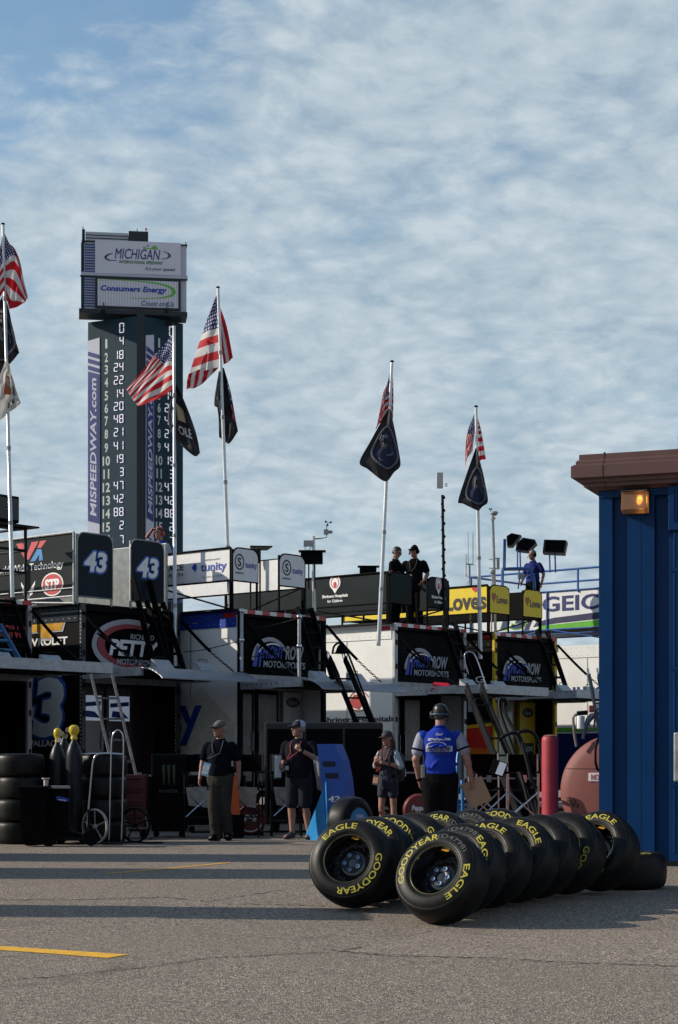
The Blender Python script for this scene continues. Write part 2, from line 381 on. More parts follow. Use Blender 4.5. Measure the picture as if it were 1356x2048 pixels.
# ------------------------------------------------------------------ blue metal building with brown gutter
def building():
    blue = mat('blue_metal_siding', (.0008, .032, .114), .42, spec=.16, var=.10, vs_=1.3, bump=.05, bs=3.0, dirt=(.001, .020, .074), dscale=4)
    brown = mat('brown_metal_fascia', (.115, .058, .050), .45, var=.10, vs_=3)
    C0 = V((2.96, 20.5, gz(20.5))); e = V((math.cos(R(21)), -math.sin(R(21)), 0)); n = V((-math.sin(R(21)), -math.cos(R(21)), 0)); s = V((.358, .934, 0))
    root = thing('metal_building', 'blue ribbed metal building with brown gutter at the right edge', 'building', C0)
    H = 4.29
    M = Matrix(((*e, 0), (*(-n), 0), (0, 0, 1, 0), (0, 0, 0, 1))).transposed(); M.translation = C0      # x along wall, y inward, z up
    # ribbed front wall: a profile in plan, extruded upwards
    prof = [(0, 0)]
    d = .060
    prof += [(.155, 0), (.163, d), (.315, d), (.33, 0)]
    x = .33
    for k in range(16):
        prof += [(x+.155, 0), (x+.157, .004), (x+.160, .004), (x+.162, 0), (x+.305, 0), (x+.313, d), (x+.455, d), (x+.47, 0)]; x += .47
    g = G()
    top = [M @ V((a, b, H)) for a, b in prof]; bot = [M @ V((a, b, .04)) for a, b in prof]
    g.loft([bot, top], cap=False, close=False)
    w = g.build('wall', blue, root, True)
    # side and back walls, set in behind the front sheet
    g = G(); L = x
    a = M @ V((.012, .055, 0)); b_ = C0 + s*9 + V((.012, 0, 0))
    g.beam(a + V((.03, 0, H/2)), b_ + V((.03, 0, H/2)), .05, H)
    g.beam(C0 + s*9 + V((.05, 0, H/2)), C0 + s*9 + e*L + V((0, 0, H/2)), .05, H)
    g.build('side_wall', blue, root, True)
    # ribs on the side wall
    g = G()
    for k in range(18):
        o = C0 + s*(.3 + k*.47); g.box((-.03, -.1, 0.05), (.012, .1, H-.03), Matrix.Translation(o) @ Matrix.Rotation(math.atan2(s.y, s.x) - math.pi/2, 4, 'Z'))
    g.build('side_rib', blue, root, True)
    # fascia / gutter profile (out, z) swept round the corner
    H0 = H; H = H - .015
    fp = [(.0, H-.02), (.05, H-.02), (.10, H+.01), (.15, H+.01), (.155, H+.055), (.205, H+.055), (.21, H+.085), (.27, H+.115), (.285, H+.105), (.285, H+.235), (.25, H+.258), (.235, H+.258), (.235, H+.29), (.215, H+.31), (.20, H+.31), (.20, H+.375), (.0, H+.385)]
    ns = V((-s.y, s.x, 0))
    fp = [(o*.90, z) for o, z in fp]
    def sweep(p0, p1, n0, miter0, miter1, gname):
        g = G(); r0 = [p0 + miter0*o + V((0, 0, z)) for o, z in fp]; r1 = [p1 + miter1*o + V((0, 0, z)) for o, z in fp]
        g.loft([r0, r1], cap=True); g.build(gname, brown, root, True)
    bis = (n + ns); bis = bis / (1 + n.dot(ns))
    endf = C0 + e*L; jn = C0 + e*.10
    sweep(jn + e*.004, endf, n, n, n, 'gutter')
    g = G()
    fp2 = [(o + (.006 if o > 0 else 0), z) for o, z in fp]
    r0 = [C0 + bis*o + V((0, 0, z)) for o, z in fp2]; r1 = [jn + n*o + V((0, 0, z)) for o, z in fp2]
    g.loft([r0, r1], cap=True); g.build('gutter_corner', brown, root, True)
    r0 = None
    sweep(C0 + s*9, C0 + s*.004, ns, ns, bis, 'gutter')
    # roof, low pitch
    g = G()
    zt = H + .37
    A, B, Cc, D = C0 + V((0, 0, zt)), endf + V((0, 0, zt)), C0 + s*9 + e*L + V((0, 0, zt)), C0 + s*9 + V((0, 0, zt))
    r1, r2 = (A + D)/2 + V((0, 0, .5)), (B + Cc)/2 + V((0, 0, .5))
    vs = [g.b.verts.new(p) for p in (A, B, Cc, D, r1, r2)]
    for f in ((0, 1, 5, 4), (2, 3, 4, 5), (0, 4, 3), (1, 2, 5)): g.b.faces.new([vs[i] for i in f])
    g.build('roof', brown, root, True)
    # soffit band under the gutter
    g = G(); g.box((0, -.012, H-.10), (L, -.002, H-.022), M); g.build('soffit_trim', blue, root, True)
    g = G(); g.box((0, -.010, .0), (L, -.002, .06), M); g.build('base_trim', steel, root, True)
    # downspout with conductor head
    xd = .865
    g = G(); g.box((xd-.05, -.13, H-.52), (xd+.16, -.004, H-.03), M, .006)
    for k in range(3): g.box((xd+.005+.03*k, -.142, H-.42), (xd+.015+.03*k, -.131, H-.06), M)
    h = g.build('downspout', blue, root, True)
    g = G(); g.box((xd-.0, -.10, .15), (xd+.13, -.004, H-.525), M, .006)
    for k in range(4): g.box((xd+.012+.03*k, -.108, .16), (xd+.024+.03*k, -.101, H-.54), M)
    g.build('downspout_pipe', blue, h, True)
    for z in (.9, 2.2, 3.3):
        g = G(); g.box((xd-.03, -.112, z), (xd+.16, -.003, z+.03), M); g.build('pipe_strap', blue, h, True)
    # conduit box just inside the frame edge
    g = G(); g.box((.895, -.26, .95), (1.15, -.150, 1.50), M, .02); g.build('meter_box', galv, root, True)
    g = G(); g.tube([M @ V((.99, -.2, .94)), M @ V((.99, -.2, .2))], .025); g.build('conduit', galv, root, True)
    # wall lamp: a thing of its own
    lx0, lx1, lz = .290, .585, H-.185
    lamp = thing('wall_lamp', 'lit amber wall lamp with ribbed glass below the brown gutter', 'lamp', M @ V(((lx0+lx1)/2, 0, lz-.1)))
    g = G(); g.box((lx0, -.05, lz-.125), (lx1, -.004, lz+.125), M, .008)
    g.loft([[M @ V(p) for p in ((lx0-.004, -.20, lz+.118), (lx1+.004, -.20, lz+.118), (lx1+.004, -.04, lz+.128), (lx0-.004, -.04, lz+.128))],
            [M @ V(p) for p in ((lx0-.004, -.20, lz+.128), (lx1+.004, -.20, lz+.128), (lx1+.004, -.04, lz+.138), (lx0-.004, -.04, lz+.138))]])
    g.build('housing', mat('bronze_housing', (.03, .022, .018), .5), lamp, True)
    gm = bpy.data.materials.new('ribbed_amber_glass'); gm.use_nodes = True; t = gm.node_tree; b = t.nodes['Principled BSDF']
    b.inputs['Base Color'].default_value = (.34, .20, .11, 1); b.inputs['Roughness'].default_value = .4
    tcn = nn(t, 'ShaderNodeTexCoord')
    wv_ = nn(t, 'ShaderNodeTexWave', i_Scale=28.0, bands_direction='Z'); lk(t, tcn.outputs['Object'], wv_.inputs['Vector'])
    bp = nn(t, 'ShaderNodeBump', i_Strength=.6, i_Distance=.004); lk(t, wv_.outputs['Fac'], bp.inputs['Height']); lk(t, bp.outputs[0], b.inputs['Normal'])
    b.inputs['Transmission Weight'].default_value = .45
    g = G()
    g.loft([[M @ V(p) for p in ((lx0+.01, -.16, lz-.118), (lx1-.01, -.16, lz-.118), (lx1-.004, -.055, lz-.12), (lx0+.004, -.055, lz-.12))],
            [M @ V(p) for p in ((lx0+.004, -.195, lz-.085), (lx1-.004, -.195, lz-.085), (lx1-.002, -.055, lz-.085), (lx0+.002, -.055, lz-.085))],
            [M @ V(p) for p in ((lx0+.008, -.175, lz+.115), (lx1-.008, -.175, lz+.115), (lx1-.006, -.055, lz+.115), (lx0+.006, -.055, lz+.115))]])
    g.build('lens', gm, lamp, True)
    g = G(); g.ell(M @ V((lx0+.20, -.125, lz+.0)), (.028, .028, .034))
    g.build('bulb', mat('lit_bulb', (1, .6, .2), .4, var=0, emit=(1.0, .42, .06), es=7.0), lamp, True)
    pl = bpy.data.lights.new('wall_lamp_glow', 'POINT'); pl.energy = 0.5; pl.color = (1, .5, .12); pl.shadow_soft_size = .03
    po = bpy.data.objects.new('wall_lamp_glow', pl); COL.objects.link(po); po.parent = lamp; po.location = WM[lamp].inverted() @ (M @ V((lx0+.20, -.075, lz+.03)))
    # ball finial fitting on the roof
    b0 = M @ V((.86, .3, H+.43))
    fin = thing('roof_finial', 'small metal ball on a stub post above the brown roof edge', 'finial', b0)
    g = G(); g.tube([b0, b0 + V((0, 0, .07)), b0 + V((0, 0, .075)), b0+V((0, 0, .14))], [.02, .02, .011, .009]); g.build('post', chrome, fin, True)
    g = G(); g.ell(b0 + V((0, 0, .155)), .02); g.build('ball', mat('brass_ball', (.22, .17, .12), .3, metal=.8), fin, True, 'all')
    g = G(); g.ell(M @ V((.10, -.15, H+.385)), .012); tag(g.build('roof_screw', steel, root, True))
building()

# ------------------------------------------------------------------ scoring tower
SEG = {'0': 'abcdef', '1': 'bc', '2': 'abged', '3': 'abgcd', '4': 'fgbc', '5': 'afgcd', '6': 'afgecd', '7': 'abc', '8': 'abcdefg', '9': 'abcdfg'}
def seg_digits(g, fr, c, h, s_, d1=.12):
    w = h*.55; gap = h*.22; t = h*.085; n = len(s_); x = c[0] - (n*w + (n-1)*gap)/2
    for ch in s_:
        y0, y1, ym = c[1]-h/2, c[1]+h/2, c[1]
        R_ = {'a': (x+t, y1-t, x+w-t, y1), 'd': (x+t, y0, x+w-t, y0+t), 'g': (x+t, ym-t/2, x+w-t, ym+t/2), 'f': (x, ym+t*.5, x+t, y1-t*.5),
              'e': (x, y0+t*.5, x+t, ym-t*.5), 'b': (x+w-t, ym+t*.5, x+w, y1-t*.5), 'c': (x+w-t, y0+t*.5, x+w, ym-t*.5)}
        for k in SEG[ch]:
            a, b, c_, d = R_[k]; sl = h*.0
            g.poly(fr, [(a, b), (c_, b), (c_, d), (a, d)], .0, d1)
        x += w + gap
def tower():
    YT = 144.0; s = F/YT
    slate = mat('slate_tower_panel', (.010, .036, .055), .6, spec=.2, var=.12, vs_=.25, bump=.15, bs=1.2)
    slated = mat('dark_slate_edge', (.006, .012, .018), .5)
    pale = mat('pale_sign_face', (.62, .63, .70), .5, var=.05, vs_=.2)
    silver = mat('sign_silver', (.44, .47, .54), .45, var=.08, vs_=.3)
    lit = mat('lit_score_digit', (.7, .68, .75), .5, var=0, emit=(.80, .78, .95), es=.5)
    nums = mat('painted_position_number', (.50, .54, .53), .6, var=.06, vs_=.5)
    tb = mat('tower_blue', (.008, .026, .17), .5, var=.08, vs_=.3)
    lav = mat('tower_lavender', (.50, .52, .62), .5, var=.04, vs_=.3)
    root = thing('scoring_tower', 'tall dark scoring tower with lit numbers and two sign boards on top', 'scoring tower', V(((270-CX)/s, YT, gz(99))))
    def at(px, Y): return V(((px-CX)*Y/F, Y, 0))
    A, B, C_, D = at(176, YT+2.1), at(274, YT), at(289, YT+.05), at(366, YT+2.6)
    zt = CAMZ + (HY-632)/s
    back = [D + V((-.5, 4, 0)), A + V((.6, 4, 0))]
    ring = [A, B, C_, D] + back
    g = G(); g.loft([[p + V((0, 0, .08)) for p in ring], [p + V((0, 0, zt)) for p in ring]]); g.build('shaft', slate, root, True)
    g = G(); g.beam((B+C_)/2 + V((0, -.03, 0.08)), (B+C_)/2 + V((0, -.03, zt+.15)), .62, .12, up=(0, 1, 0)); g.build('corner_trim', slated, root, True)
    def face(p, q):
        x = (q-p).normalized(); return (WM[root].inverted() @ p, x, V((0, 0, 1))), (q-p).length
    for (p, q, pxs, full) in ((A, B, dict(bar=(176, 200), pos=213, dig=238), 1), (C_, D, dict(bar=(291, 307), pos=318, dig=338), 0)):
        fr, L = face(p, q)
        Xp = lambda px: ((px - p_px)/(q_px - p_px))*L
        p_px, q_px = (176, 274) if full else (289, 366)
        zz_ = lambda py: CAMZ - (py-HY)/s
        b0, b1 = Xp(pxs['bar'][0]), Xp(pxs['bar'][1])
        g = G(); g.poly(fr, [(b0, zz_(1085)), (b1, zz_(1085)), (b1, zz_(666)), (b0, zz_(670))], .0, .05); g.build('lavender_strip', lav, root)
        g = G(); g.poly(fr, [(b0+.06, zz_(1035)), (b1-.06, zz_(1042)), (b1-.06, zz_(740)), (b0+.06, zz_(732))], .051, .09)
        for k in range(3):
            y = zz_(728) + k*.56; g.poly(fr, [(b0+.06, y), (b1-.06, y-.35), (b1-.06, y-.02), (b0+.06, y+.33)], .051, .09)
        g.build('blue_strip', tb, root)
        txt('lettering', 'MISPEEDWAY.com', lav, root, fr, ((b0+b1)/2, zz_(887)), zz_(748)-zz_(1028), (b1-b0)*.52, bold=.02, shear=.18, rot=math.pi/2, off=.092)
        ys = [680, 707.5, 732, 758, 785, 810.5, 836, 862.5, 890, 916.5, 943, 970, 996.5, 1023, 1050]
        vals = ['4', '18', '24', '22', '14', '20', '48', '21', '41', '19', '3', '47', '42', '88', '2']
        for y, v in [(654, '0')] + list(zip(ys, vals)) + [(1079, '7')]:
            g = G(); seg_digits(g, fr, (Xp(pxs['dig'] + (6 if len(v) == 1 else 0)*(1 if full else .7)), zz_(y-2)), .80 if v == '0' else .68, v, .05)
            g.build('lit_number', lit, root)
        for i, y in enumerate(ys):
            w = .36 if i < 9 else .78
            if i in (0, 10): w = .22 if i == 0 else .62
            txt('position_number', str(i+1), nums, root, fr, (Xp(pxs['pos']), zz_(y)), w*.9*(1 if full else .92), .76, bold=.025, off=.0)
        txt('position_number', '25', nums, root, fr, (Xp(pxs['pos']), zz_(1077)), .7, .86, bold=.02, off=.0)
    # rooftop bits
    g = G()
    for px, h in ((243, .5), (247, .9), (310, .7), (332, .8)): a = at(px, YT+1.5); g.tube([a + V((0, 0, zt)), a + V((0, 0, zt+h))], .04, 6)
    for px in (206, 333): a = at(px, YT-.4); g.box(tuple(a + V((-.16, -.2, zt+.2))), tuple(a + V((.16, .2, zt+.38)))); g.tube([a + V((0, 0, zt+.3)), a + V((0, .5, zt+1.1))], .04, 6)
    a = at(336, YT+1.6); g.box(tuple(a + V((-.22, -.2, zt-.4))), tuple(a + V((.22, .2, zt+.1))))
    g.build('rooftop_fittings', steel, root, True)
    # neck
    g = G(); c = at(272, YT+1.6); g.box(tuple(c + V((-.38, -.3, zt-.3))), tuple(c + V((.38, .3, zt+1.2)))); g.build('neck', slated, root, True)
    # sign box
    lo = YT + .2; hi = YT + 1.4
    A, B = at(163, lo), at(373, hi); x = (B-A).normalized(); inv = WM[root].inverted()
    yin = V((-x.y, x.x, 0)); L = (B-A).length
    Z = lambda py: CAMZ - (py-HY)/s
    Ms = Matrix(((*x, 0), (*yin, 0), (0, 0, 1, 0), (0, 0, 0, 1))).transposed(); Ms.translation = A
    u = lambda px: (px-163)/210*L
    slope = (485-479)/210.0
    g = G(); g.box((0, 0, Z(618)), (L, 1.7, Z(482)), Ms); g.build('sign_body', silver, root, True)
    g = G(); g.box((u(164), -.06, Z(484)), (u(170), 1.6, Z(457)), Ms); g.box((u(162), -.1, Z(617)), (u(168), 1.6, Z(484.2)), Ms); g.build('edge_trim', slate, root, True)
    g = G(); g.box((u(171), .02, Z(481.8)), (u(256), 1.4, Z(461)), Ms); g.build('louvre_top', silver, root, True)
    lv = mat('louvre_blue', (.02, .05, .24), .5, var=.05)
    g = G()
    for k in range(12):
        y = 486 + k*5.4; g.box((u(170), -.08, Z(y+2.3)), (u(190), -.003, Z(y)), Ms)
    for k in range(12):
        y = 551 + k*5.3; g.box((u(169), -.08, Z(y+2.3)), (u(189), -.003, Z(y)), Ms)
    g.build('louvre', lv, root, True)
    g = G()
    for y in (467, 473): g.box((u(171), -.05, Z(y+1.2)), (u(256), .015, Z(y)), Ms)
    g.build('louvre', slated, root, True)
    g = G(); g.box((u(257), -.1, Z(477)), (u(296), 1.7, Z(457)), Ms); g.build('equipment_box', slated, root, True)
    g = G(); g.box((u(162), -.14, Z(549.5)), (u(375), -.003, Z(543)), Ms); g.build('catwalk', silver, root, True)
    g = G(); g.box((u(160), -.18, Z(552.2)), (u(375), -.003, Z(550)), Ms); g.box((u(158), -.5, Z(627)), (u(374), 1.8, Z(618.3)), Ms); g.box((u(163), -.12, Z(482)), (u(374.5), 1.7, Z(479.5)), Ms); g.build('frame_rail', slated, root, True)
    g = G(); g.box((u(190), -.14, Z(544)), (u(361.5), -.005, Z(477.5)), Ms); g.build('sign_panel', pale, root, True)
    g = G(); g.box((u(190), -.20, Z(614)), (u(361), -.006, Z(552.5)), Ms); g.build('screen_frame', slated, root, True)
    scr = bpy.data.materials.new('slatted_screen'); scr.use_nodes = True; t = scr.node_tree; b = t.nodes['Principled BSDF']
    tcn = nn(t, 'ShaderNodeTexCoord'); wv_ = nn(t, 'ShaderNodeTexWave', i_Scale=1.45, bands_direction='X'); lk(t, tcn.outputs['Object'], wv_.inputs['Vector'])
    lk(t, mixc(t, ramp(t, wv_.outputs['Fac'], [(.05, 0), (.45, 1)]), (.44, .45, .52), (.62, .63, .69)), b.inputs['Base Color'])
    g = G(); g.box((u(195), -.24, Z(610)), (u(356), -.201, Z(556.5)), Ms); g.build('screen', scr, root, True)
    fr = (inv @ (A - yin*.141 + V((0, 0, 0))), x, V((0, 0, 1))); zo = -gz(99); W = lambda px, py: (u(px), Z(py))
    fr = (inv @ (A - yin*.141), x, V((0, 0, 1)))
    txt('lettering', 'MICHIGAN', navy, root, fr, W(274.5, 503.5), u(319)-u(228), .82, bold=.0, shear=.22, off=0, thick=.03)
    txt('lettering', 'INTERNATIONAL SPEEDWAY', mat('sign_green', (.03, .14, .05), .5), root, fr, W(282, 519.8), u(326)-u(238), .24, shear=.2, bold=.01, off=0, thick=.03)
    txt('lettering', "It's your speed.", navy, root, fr, W(320, 532.5), u(350)-u(290), .33, shear=.35, off=0, thick=.03)
    g = G(); g.strip(fr, [W(234, 517), W(222, 517.5), W(214, 515), W(213, 511), W(218, 507), W(226, 503.5)], [W(232, 518.3), W(218, 518.8), W(210, 516), W(208, 511), W(214, 506), W(225, 503)], 0, .03)
    g.strip(fr, [W(322, 511), W(332, 509.5), W(337, 505), W(335, 500), W(326, 495.5)], [W(324, 511.6), W(335, 510), W(342, 505), W(338, 499), W(326, 495)], 0, .03)
    g.build('emblem_arc', navy, root)
    g = G(); g.poly(fr, [W(285.5, 491.5), W(287, 486), W(288.5, 490), W(290, 488), W(292, 490.4), W(303, 490.8), W(304.5, 487), W(306, 485), W(307.5, 488), W(309, 484.2), W(311, 488), W(312, 485), W(314, 491), W(317, 492.8)], 0, .03); g.build('tree_emblem', green, root)
    g = G(); g.poly(fr, arc(*W(295, 485.8), .07, .07, 0, 330, 10), 0, .03); g.build('sun_emblem', redp, root)
    fr2 = (inv @ (A - yin*.241), x, V((0, 0, 1)))
    txt('lettering', 'Consumers Energy', bluep, root, fr2, W(267, 576), u(333)-u(201), .58, bold=.03, shear=.2, off=0, thick=.03)
    txt('lettering', 'Count on Us', mat('slate_blue_lettering', (.03, .08, .22), .5), root, fr2, W(315, 602), u(348)-u(283), .42, shear=.2, off=0, thick=.03)
    g = G(); g.strip(fr2, [W(198, 559.3), W(230, 557.6), W(270, 558.6), W(305, 561.5), W(330, 566), W(342, 572), W(345, 578), W(340, 584), W(325, 588.6), W(300, 591.6), W(258, 592.6)],
                     [W(198, 558.8), W(230, 556.6), W(270, 556.9), W(306, 559), W(334, 563.5), W(348, 570.5), W(351.5, 578), W(345, 586.5), W(326, 590.6), W(300, 592.6), W(258, 593)], 0, .03); g.build('swoosh', green, root)
    g = G()
    for px in (211, 276, 337): g.box((u(px-4), -.42, Z(620)), (u(px+4), -.26, Z(611)), Ms)
    g.build('bracket', slated, root, True)
    g = G()
    for px, py in ((166, 457), (274, 457), (292, 456), (372, 480)): g.tube([Ms @ V((u(px), .3, Z(py))), Ms @ V((u(px), .3, Z(py-8)))], .035, 5)
    g.build('lightning_rod', steel, root, True)
    g = G(); p = Ms @ V((u(292), .3, Z(449))); g.ell(p, .09, u=8, v=6); g.build('beacon', redp, root, True)
tower()
# ------------------------------------------------------------------ race tyres
TR, TW = .356, .300
def tyre_profile():
    h = TW/2
    half = [(.200, -h+.020), (.204, -h+.010), (.214, -h-.004), (.2165, -h-.002), (.219, -h-.006), (.236, -h-.010), (.315, -h+.002), (.3165, -h+.005), (.319, -h+.004), (.333, -h+.018), (.344, -h+.038), (.351, -h+.062), (.354, -h+.09), (.356, -.03)]
    return half + [(r, -a) for r, a in reversed(half)]
def side_y(r):                                            # outer sidewall in the lettering band
    h = TW/2; t = (r - .236)/(.315-.236); return -h - .010 + t*.012
tyre_rub = bpy.data.materials.new('race_tyre_rubber'); tyre_rub.use_nodes = True
def _tr():
    t = tyre_rub.node_tree; b = t.nodes['Principled BSDF']; tcn = nn(t, 'ShaderNodeTexCoord')
    n = nn(t, 'ShaderNodeTexNoise', i_Scale=7.0, i_Detail=7.0, i_Roughness=.65); lk(t, tcn.outputs['Object'], n.inputs['Vector'])
    n2 = nn(t, 'ShaderNodeTexNoise', i_Scale=60.0, i_Detail=3.0); lk(t, tcn.outputs['Object'], n2.inputs['Vector'])
    c = mixc(t, ramp(t, n.outputs[0], [(.35, 0), (.72, 1)]), (.0045, .0045, .005), (.012, .0118, .0115))
    c = mixc(t, ramp(t, n2.outputs[0], [(.66, 0), (.76, .5)]), c, (.035, .033, .031)); lk(t, c, b.inputs['Base Color'])
    lk(t, ramp(t, n.outputs[0], [(.3, .36), (.7, .52)]), b.inputs['Roughness']); b.inputs['Specular IOR Level'].default_value = .2
    sx = nn(t, 'ShaderNodeSeparateXYZ'); lk(t, tcn.outputs['Object'], sx.inputs[0])
    rr = mth(t, 'SQRT', mth(t, 'ADD', mth(t, 'POWER', sx.outputs[0], 2.0), mth(t, 'POWER', sx.outputs[2], 2.0)))
    rings = mth(t, 'SINE', mth(t, 'MULTIPLY', rr, 620.0))
    bp = nn(t, 'ShaderNodeBump', i_Strength=.22, i_Distance=.003); lk(t, mth(t, 'ADD', mth(t, 'MULTIPLY', rings, .35), n2.outputs[0]), bp.inputs['Height']); lk(t, bp.outputs[0], b.inputs['Normal'])
_tr()
tyre_yel = mat('worn_yellow_tyre_lettering', (.42, .37, .035), .7, var=.14, vs_=12, dirt=(.28, .25, .05), dscale=18)
tyre_grey = mat('grey_tyre_lettering', (.10, .10, .10), .6, var=.1)
rim_blk = mat('gloss_black_rim', (.006, .006, .008), .16, var=.1, coat=.8)
rim_edge = mat('scuffed_rim_edge', (.30, .28, .16), .28, metal=.8, var=.2)
nut_m = mat('steel_blue_lug', (.11, .17, .26), .35, metal=.6, var=.1)
hub_m = mat('blue_black_hub', (.005, .008, .014), .35, metal=.4, var=.15)
decal = mat('orange_decal', (.62, .30, .02), .5)
def arc_text(s, r0, hgt, a_mid, span, bold=.014, thick=.0018):
    """letters set along an arc of the sidewall, tops outwards; angles clockwise from the top seen from the face"""
    g = G(); full = text_mesh(s, bold, 0.0, .02)
    xs = [v.co.x for v in full.vertices]; ys = [v.co.y for v in full.vertices]
    x0, x1, y0, y1 = min(xs), max(xs), min(ys), max(ys)
    g.b.from_mesh(full)
    bmesh.ops.subdivide_edges(g.b, edges=[e for e in g.b.edges if abs(e.verts[0].co.x-e.verts[1].co.x) + abs(e.verts[0].co.y-e.verts[1].co.y) > .25], cuts=1)
    for v in g.b.verts:
        a = a_mid + ((v.co.x - x0)/(x1-x0) - .5)*span; r = r0 + (v.co.y - y0)/(y1-y0)*hgt
        y = side_y(r) - (thick if v.co.z > 0 else -.002)
        v.co = V((r*math.sin(R(a)), y, r*math.cos(R(a))))
    return g
def make_tyre():
    g = G(); g.lathe(tyre_profile(), 72); m_t = g.mesh('all', 'tyre')
    h = TW/2
    g = G(); g.lathe([(.205, -h+.014), (.205, -h+.004), (.199, -h+.000), (.196, -h+.006), (.195, -h+.014)], 56); m_e = g.mesh(True, 'rim_edge')
    g = G(); g.lathe([(.1952, -h+.012), (.190, -h+.022), (.184, -h+.06), (.182, .02), (.170, .035), (.150, .030), (.120, -.012), (.098, -.022), (.0, -.022)], 48)
    for k in range(12):                                     # vent openings pressed in the disc
        t = 2*math.pi*k/12; g.ell((.142*math.cos(t), .018, .142*math.sin(t)), (.014, .012, .014), u=8, v=6)
    g.lathe([(.205, h-.004), (.196, h-.008), (.184, h-.06), (.182, .05)], 48)
    m_r = g.mesh(True, 'rim')
    g = G(); g.lathe([(.088, -.021), (.088, -.030), (.082, -.033), (.044, -.033), (.038, -.030), (.036, -.018), (.0, -.018)], 40); m_h = g.mesh(True, 'hub')
    g = G(); g.lathe([(.0205, -.033), (.0205, -.040), (.017, -.043), (.012, -.0425), (.0105, -.036), (0, -.036)], 14, Matrix.Translation((0, 0, 0))); m_n = g.mesh(True, 'lug_nut')
    g = arc_text('GOODYEAR', .247, .054, 0, 112); m_g = g.mesh(False, 'lettering')
    # winged-foot mark between the words
    g = arc_text('EAGLE', .250, .050, 0, 66); m_e2 = g.mesh(False, 'lettering')
    g = arc_text('(D4798)', .252, .046, 0, 62, bold=-.01); m_d = g.mesh(False, 'code_lettering')
    g = G(); Md = Matrix.Rotation(R(12), 4, 'Y')
    for q in ((-.032, 0, .182, .0), (-.002, 0, .182, 0)): pass
    fr = ((-.035, -.118, .172), (1, 0, 0), (0, .4, .9)); g.poly(fr, [(0, 0), (.030, .003), (.033, -.004), (.066, .006), (.058, .02), (.066, .026), (.030, .022), (.002, .022)], 0, .003); m_dc = g.mesh(False, 'decal')
    return m_t, m_e, m_r, m_h, m_n, m_g, m_e2, m_d, m_dc
TM = make_tyre()
_proto = {}
def tyre(label, centre, lean, az, roll, group, goodyear=0, eagle=None, code=None, name='racing_slick', rim=True, cover=False):
    """centre is where the middle of the tyre stands; az turns the face to the left of the camera"""
    n = V((-math.sin(R(az))*math.cos(R(lean)), -math.cos(R(az))*math.cos(R(lean)), math.sin(R(lean))))
    Rm = Matrix.Rotation(R(-az), 4, 'Z') @ Matrix.Rotation(R(-lean), 4, 'X')
    M = Matrix.Translation(V(centre)) @ Rm
    base = Matrix.Translation(V((centre[0], centre[1], gz(centre[1])))) @ Rm
    root = thing(name, label, 'tyre', group=group, M=base)
    Ml = base.inverted() @ M
    def part(nm, me, m, ang=0.0, parent=None, extra=None):
        o = bpy.data.objects.new(nm, me); COL.objects.link(o)
        if not me.materials: me.materials.append(m)
        o.parent = parent or root
        X = (Ml if parent is None else Matrix()) @ Matrix.Rotation(R(ang), 4, 'Y')
        if extra is not None: X = X @ extra
        o.matrix_local = X; WM[o] = WM[parent or root] @ X
        return o
    t = part('tyre', TM[0], tyre_rub, roll)
    if goodyear is not None: part('lettering', TM[5], tyre_yel, goodyear - roll, t)
    if eagle is not None: part('lettering', TM[6], tyre_yel, eagle - roll, t)
    if code is not None: part('code_lettering', TM[7], tyre_grey, code - roll, t)
    if rim:
        r = part('rim', TM[2], rim_blk, roll); part('rim_edge', TM[1], rim_edge, 0, r)
        h = part('hub', TM[3], hub_m, 0, r)
        for k in range(5):
            a = 2*math.pi*k/5 + .3; part('lug_nut', TM[4], nut_m, 0, r, Matrix.Translation((.064*math.sin(a), 0, .064*math.cos(a))))
        part('decal', TM[8], decal, 0 - roll + 12, r)
    return root
def lean_h(lean): return TR*math.cos(R(lean)) + TW/2*math.sin(R(lean)) - .012
grp = 'racing tyres leaned in two rows on the asphalt'
def row_tyre(label, px_top, Y, lean, az, **kw):
    # the visible top of a leaned tyre lies about D cos(lean) above its middle and is shifted back and right with the lean
    zc = gz(Y) + lean_h(lean)
    top = V((math.sin(R(az))*math.sin(R(lean))*TR, 0, 0))
    x = (px_top - CX)*Y/F - top.x*.6
    return tyre(label, (x, Y, zc), lean, az, kw.pop('roll', 0), grp, **kw)
# front row, nearest first
tyre('nearest leaning racing tyre of the front row, whole rim with blue lug nuts in view', (.787, 13.69, lean_h(28)), 28, 32, 10, grp, goodyear=-62, eagle=112, code=24)
row_tyre('second tyre of the front row, grey code ring and yellow letters at its right edge', 936, 14.15, 27, 33, goodyear=-150, eagle=72, code=8, roll=50)
row_tyre('third tyre of the front row with three yellow letters on top', 990, 14.58, 27, 33, goodyear=-170, eagle=5, roll=130)
row_tyre('fourth tyre of the front row with a whole yellow word on its upper right', 1044, 14.98, 26, 33, goodyear=-150, eagle=38, roll=20)
row_tyre('fifth tyre of the front row, plain worn black shoulder without letters on top', 1088, 15.36, 26, 33, goodyear=185, eagle=None, roll=75)
row_tyre('sixth tyre of the front row, highest, with yellow letters low on its right', 1140, 15.72, 22, 33, goodyear=142, eagle=None, roll=210)
row_tyre('last tyre of the front row beside the blue wall, shiny rim edge showing', 1211, 16.05, 25, 36, goodyear=-160, eagle=8, roll=160)
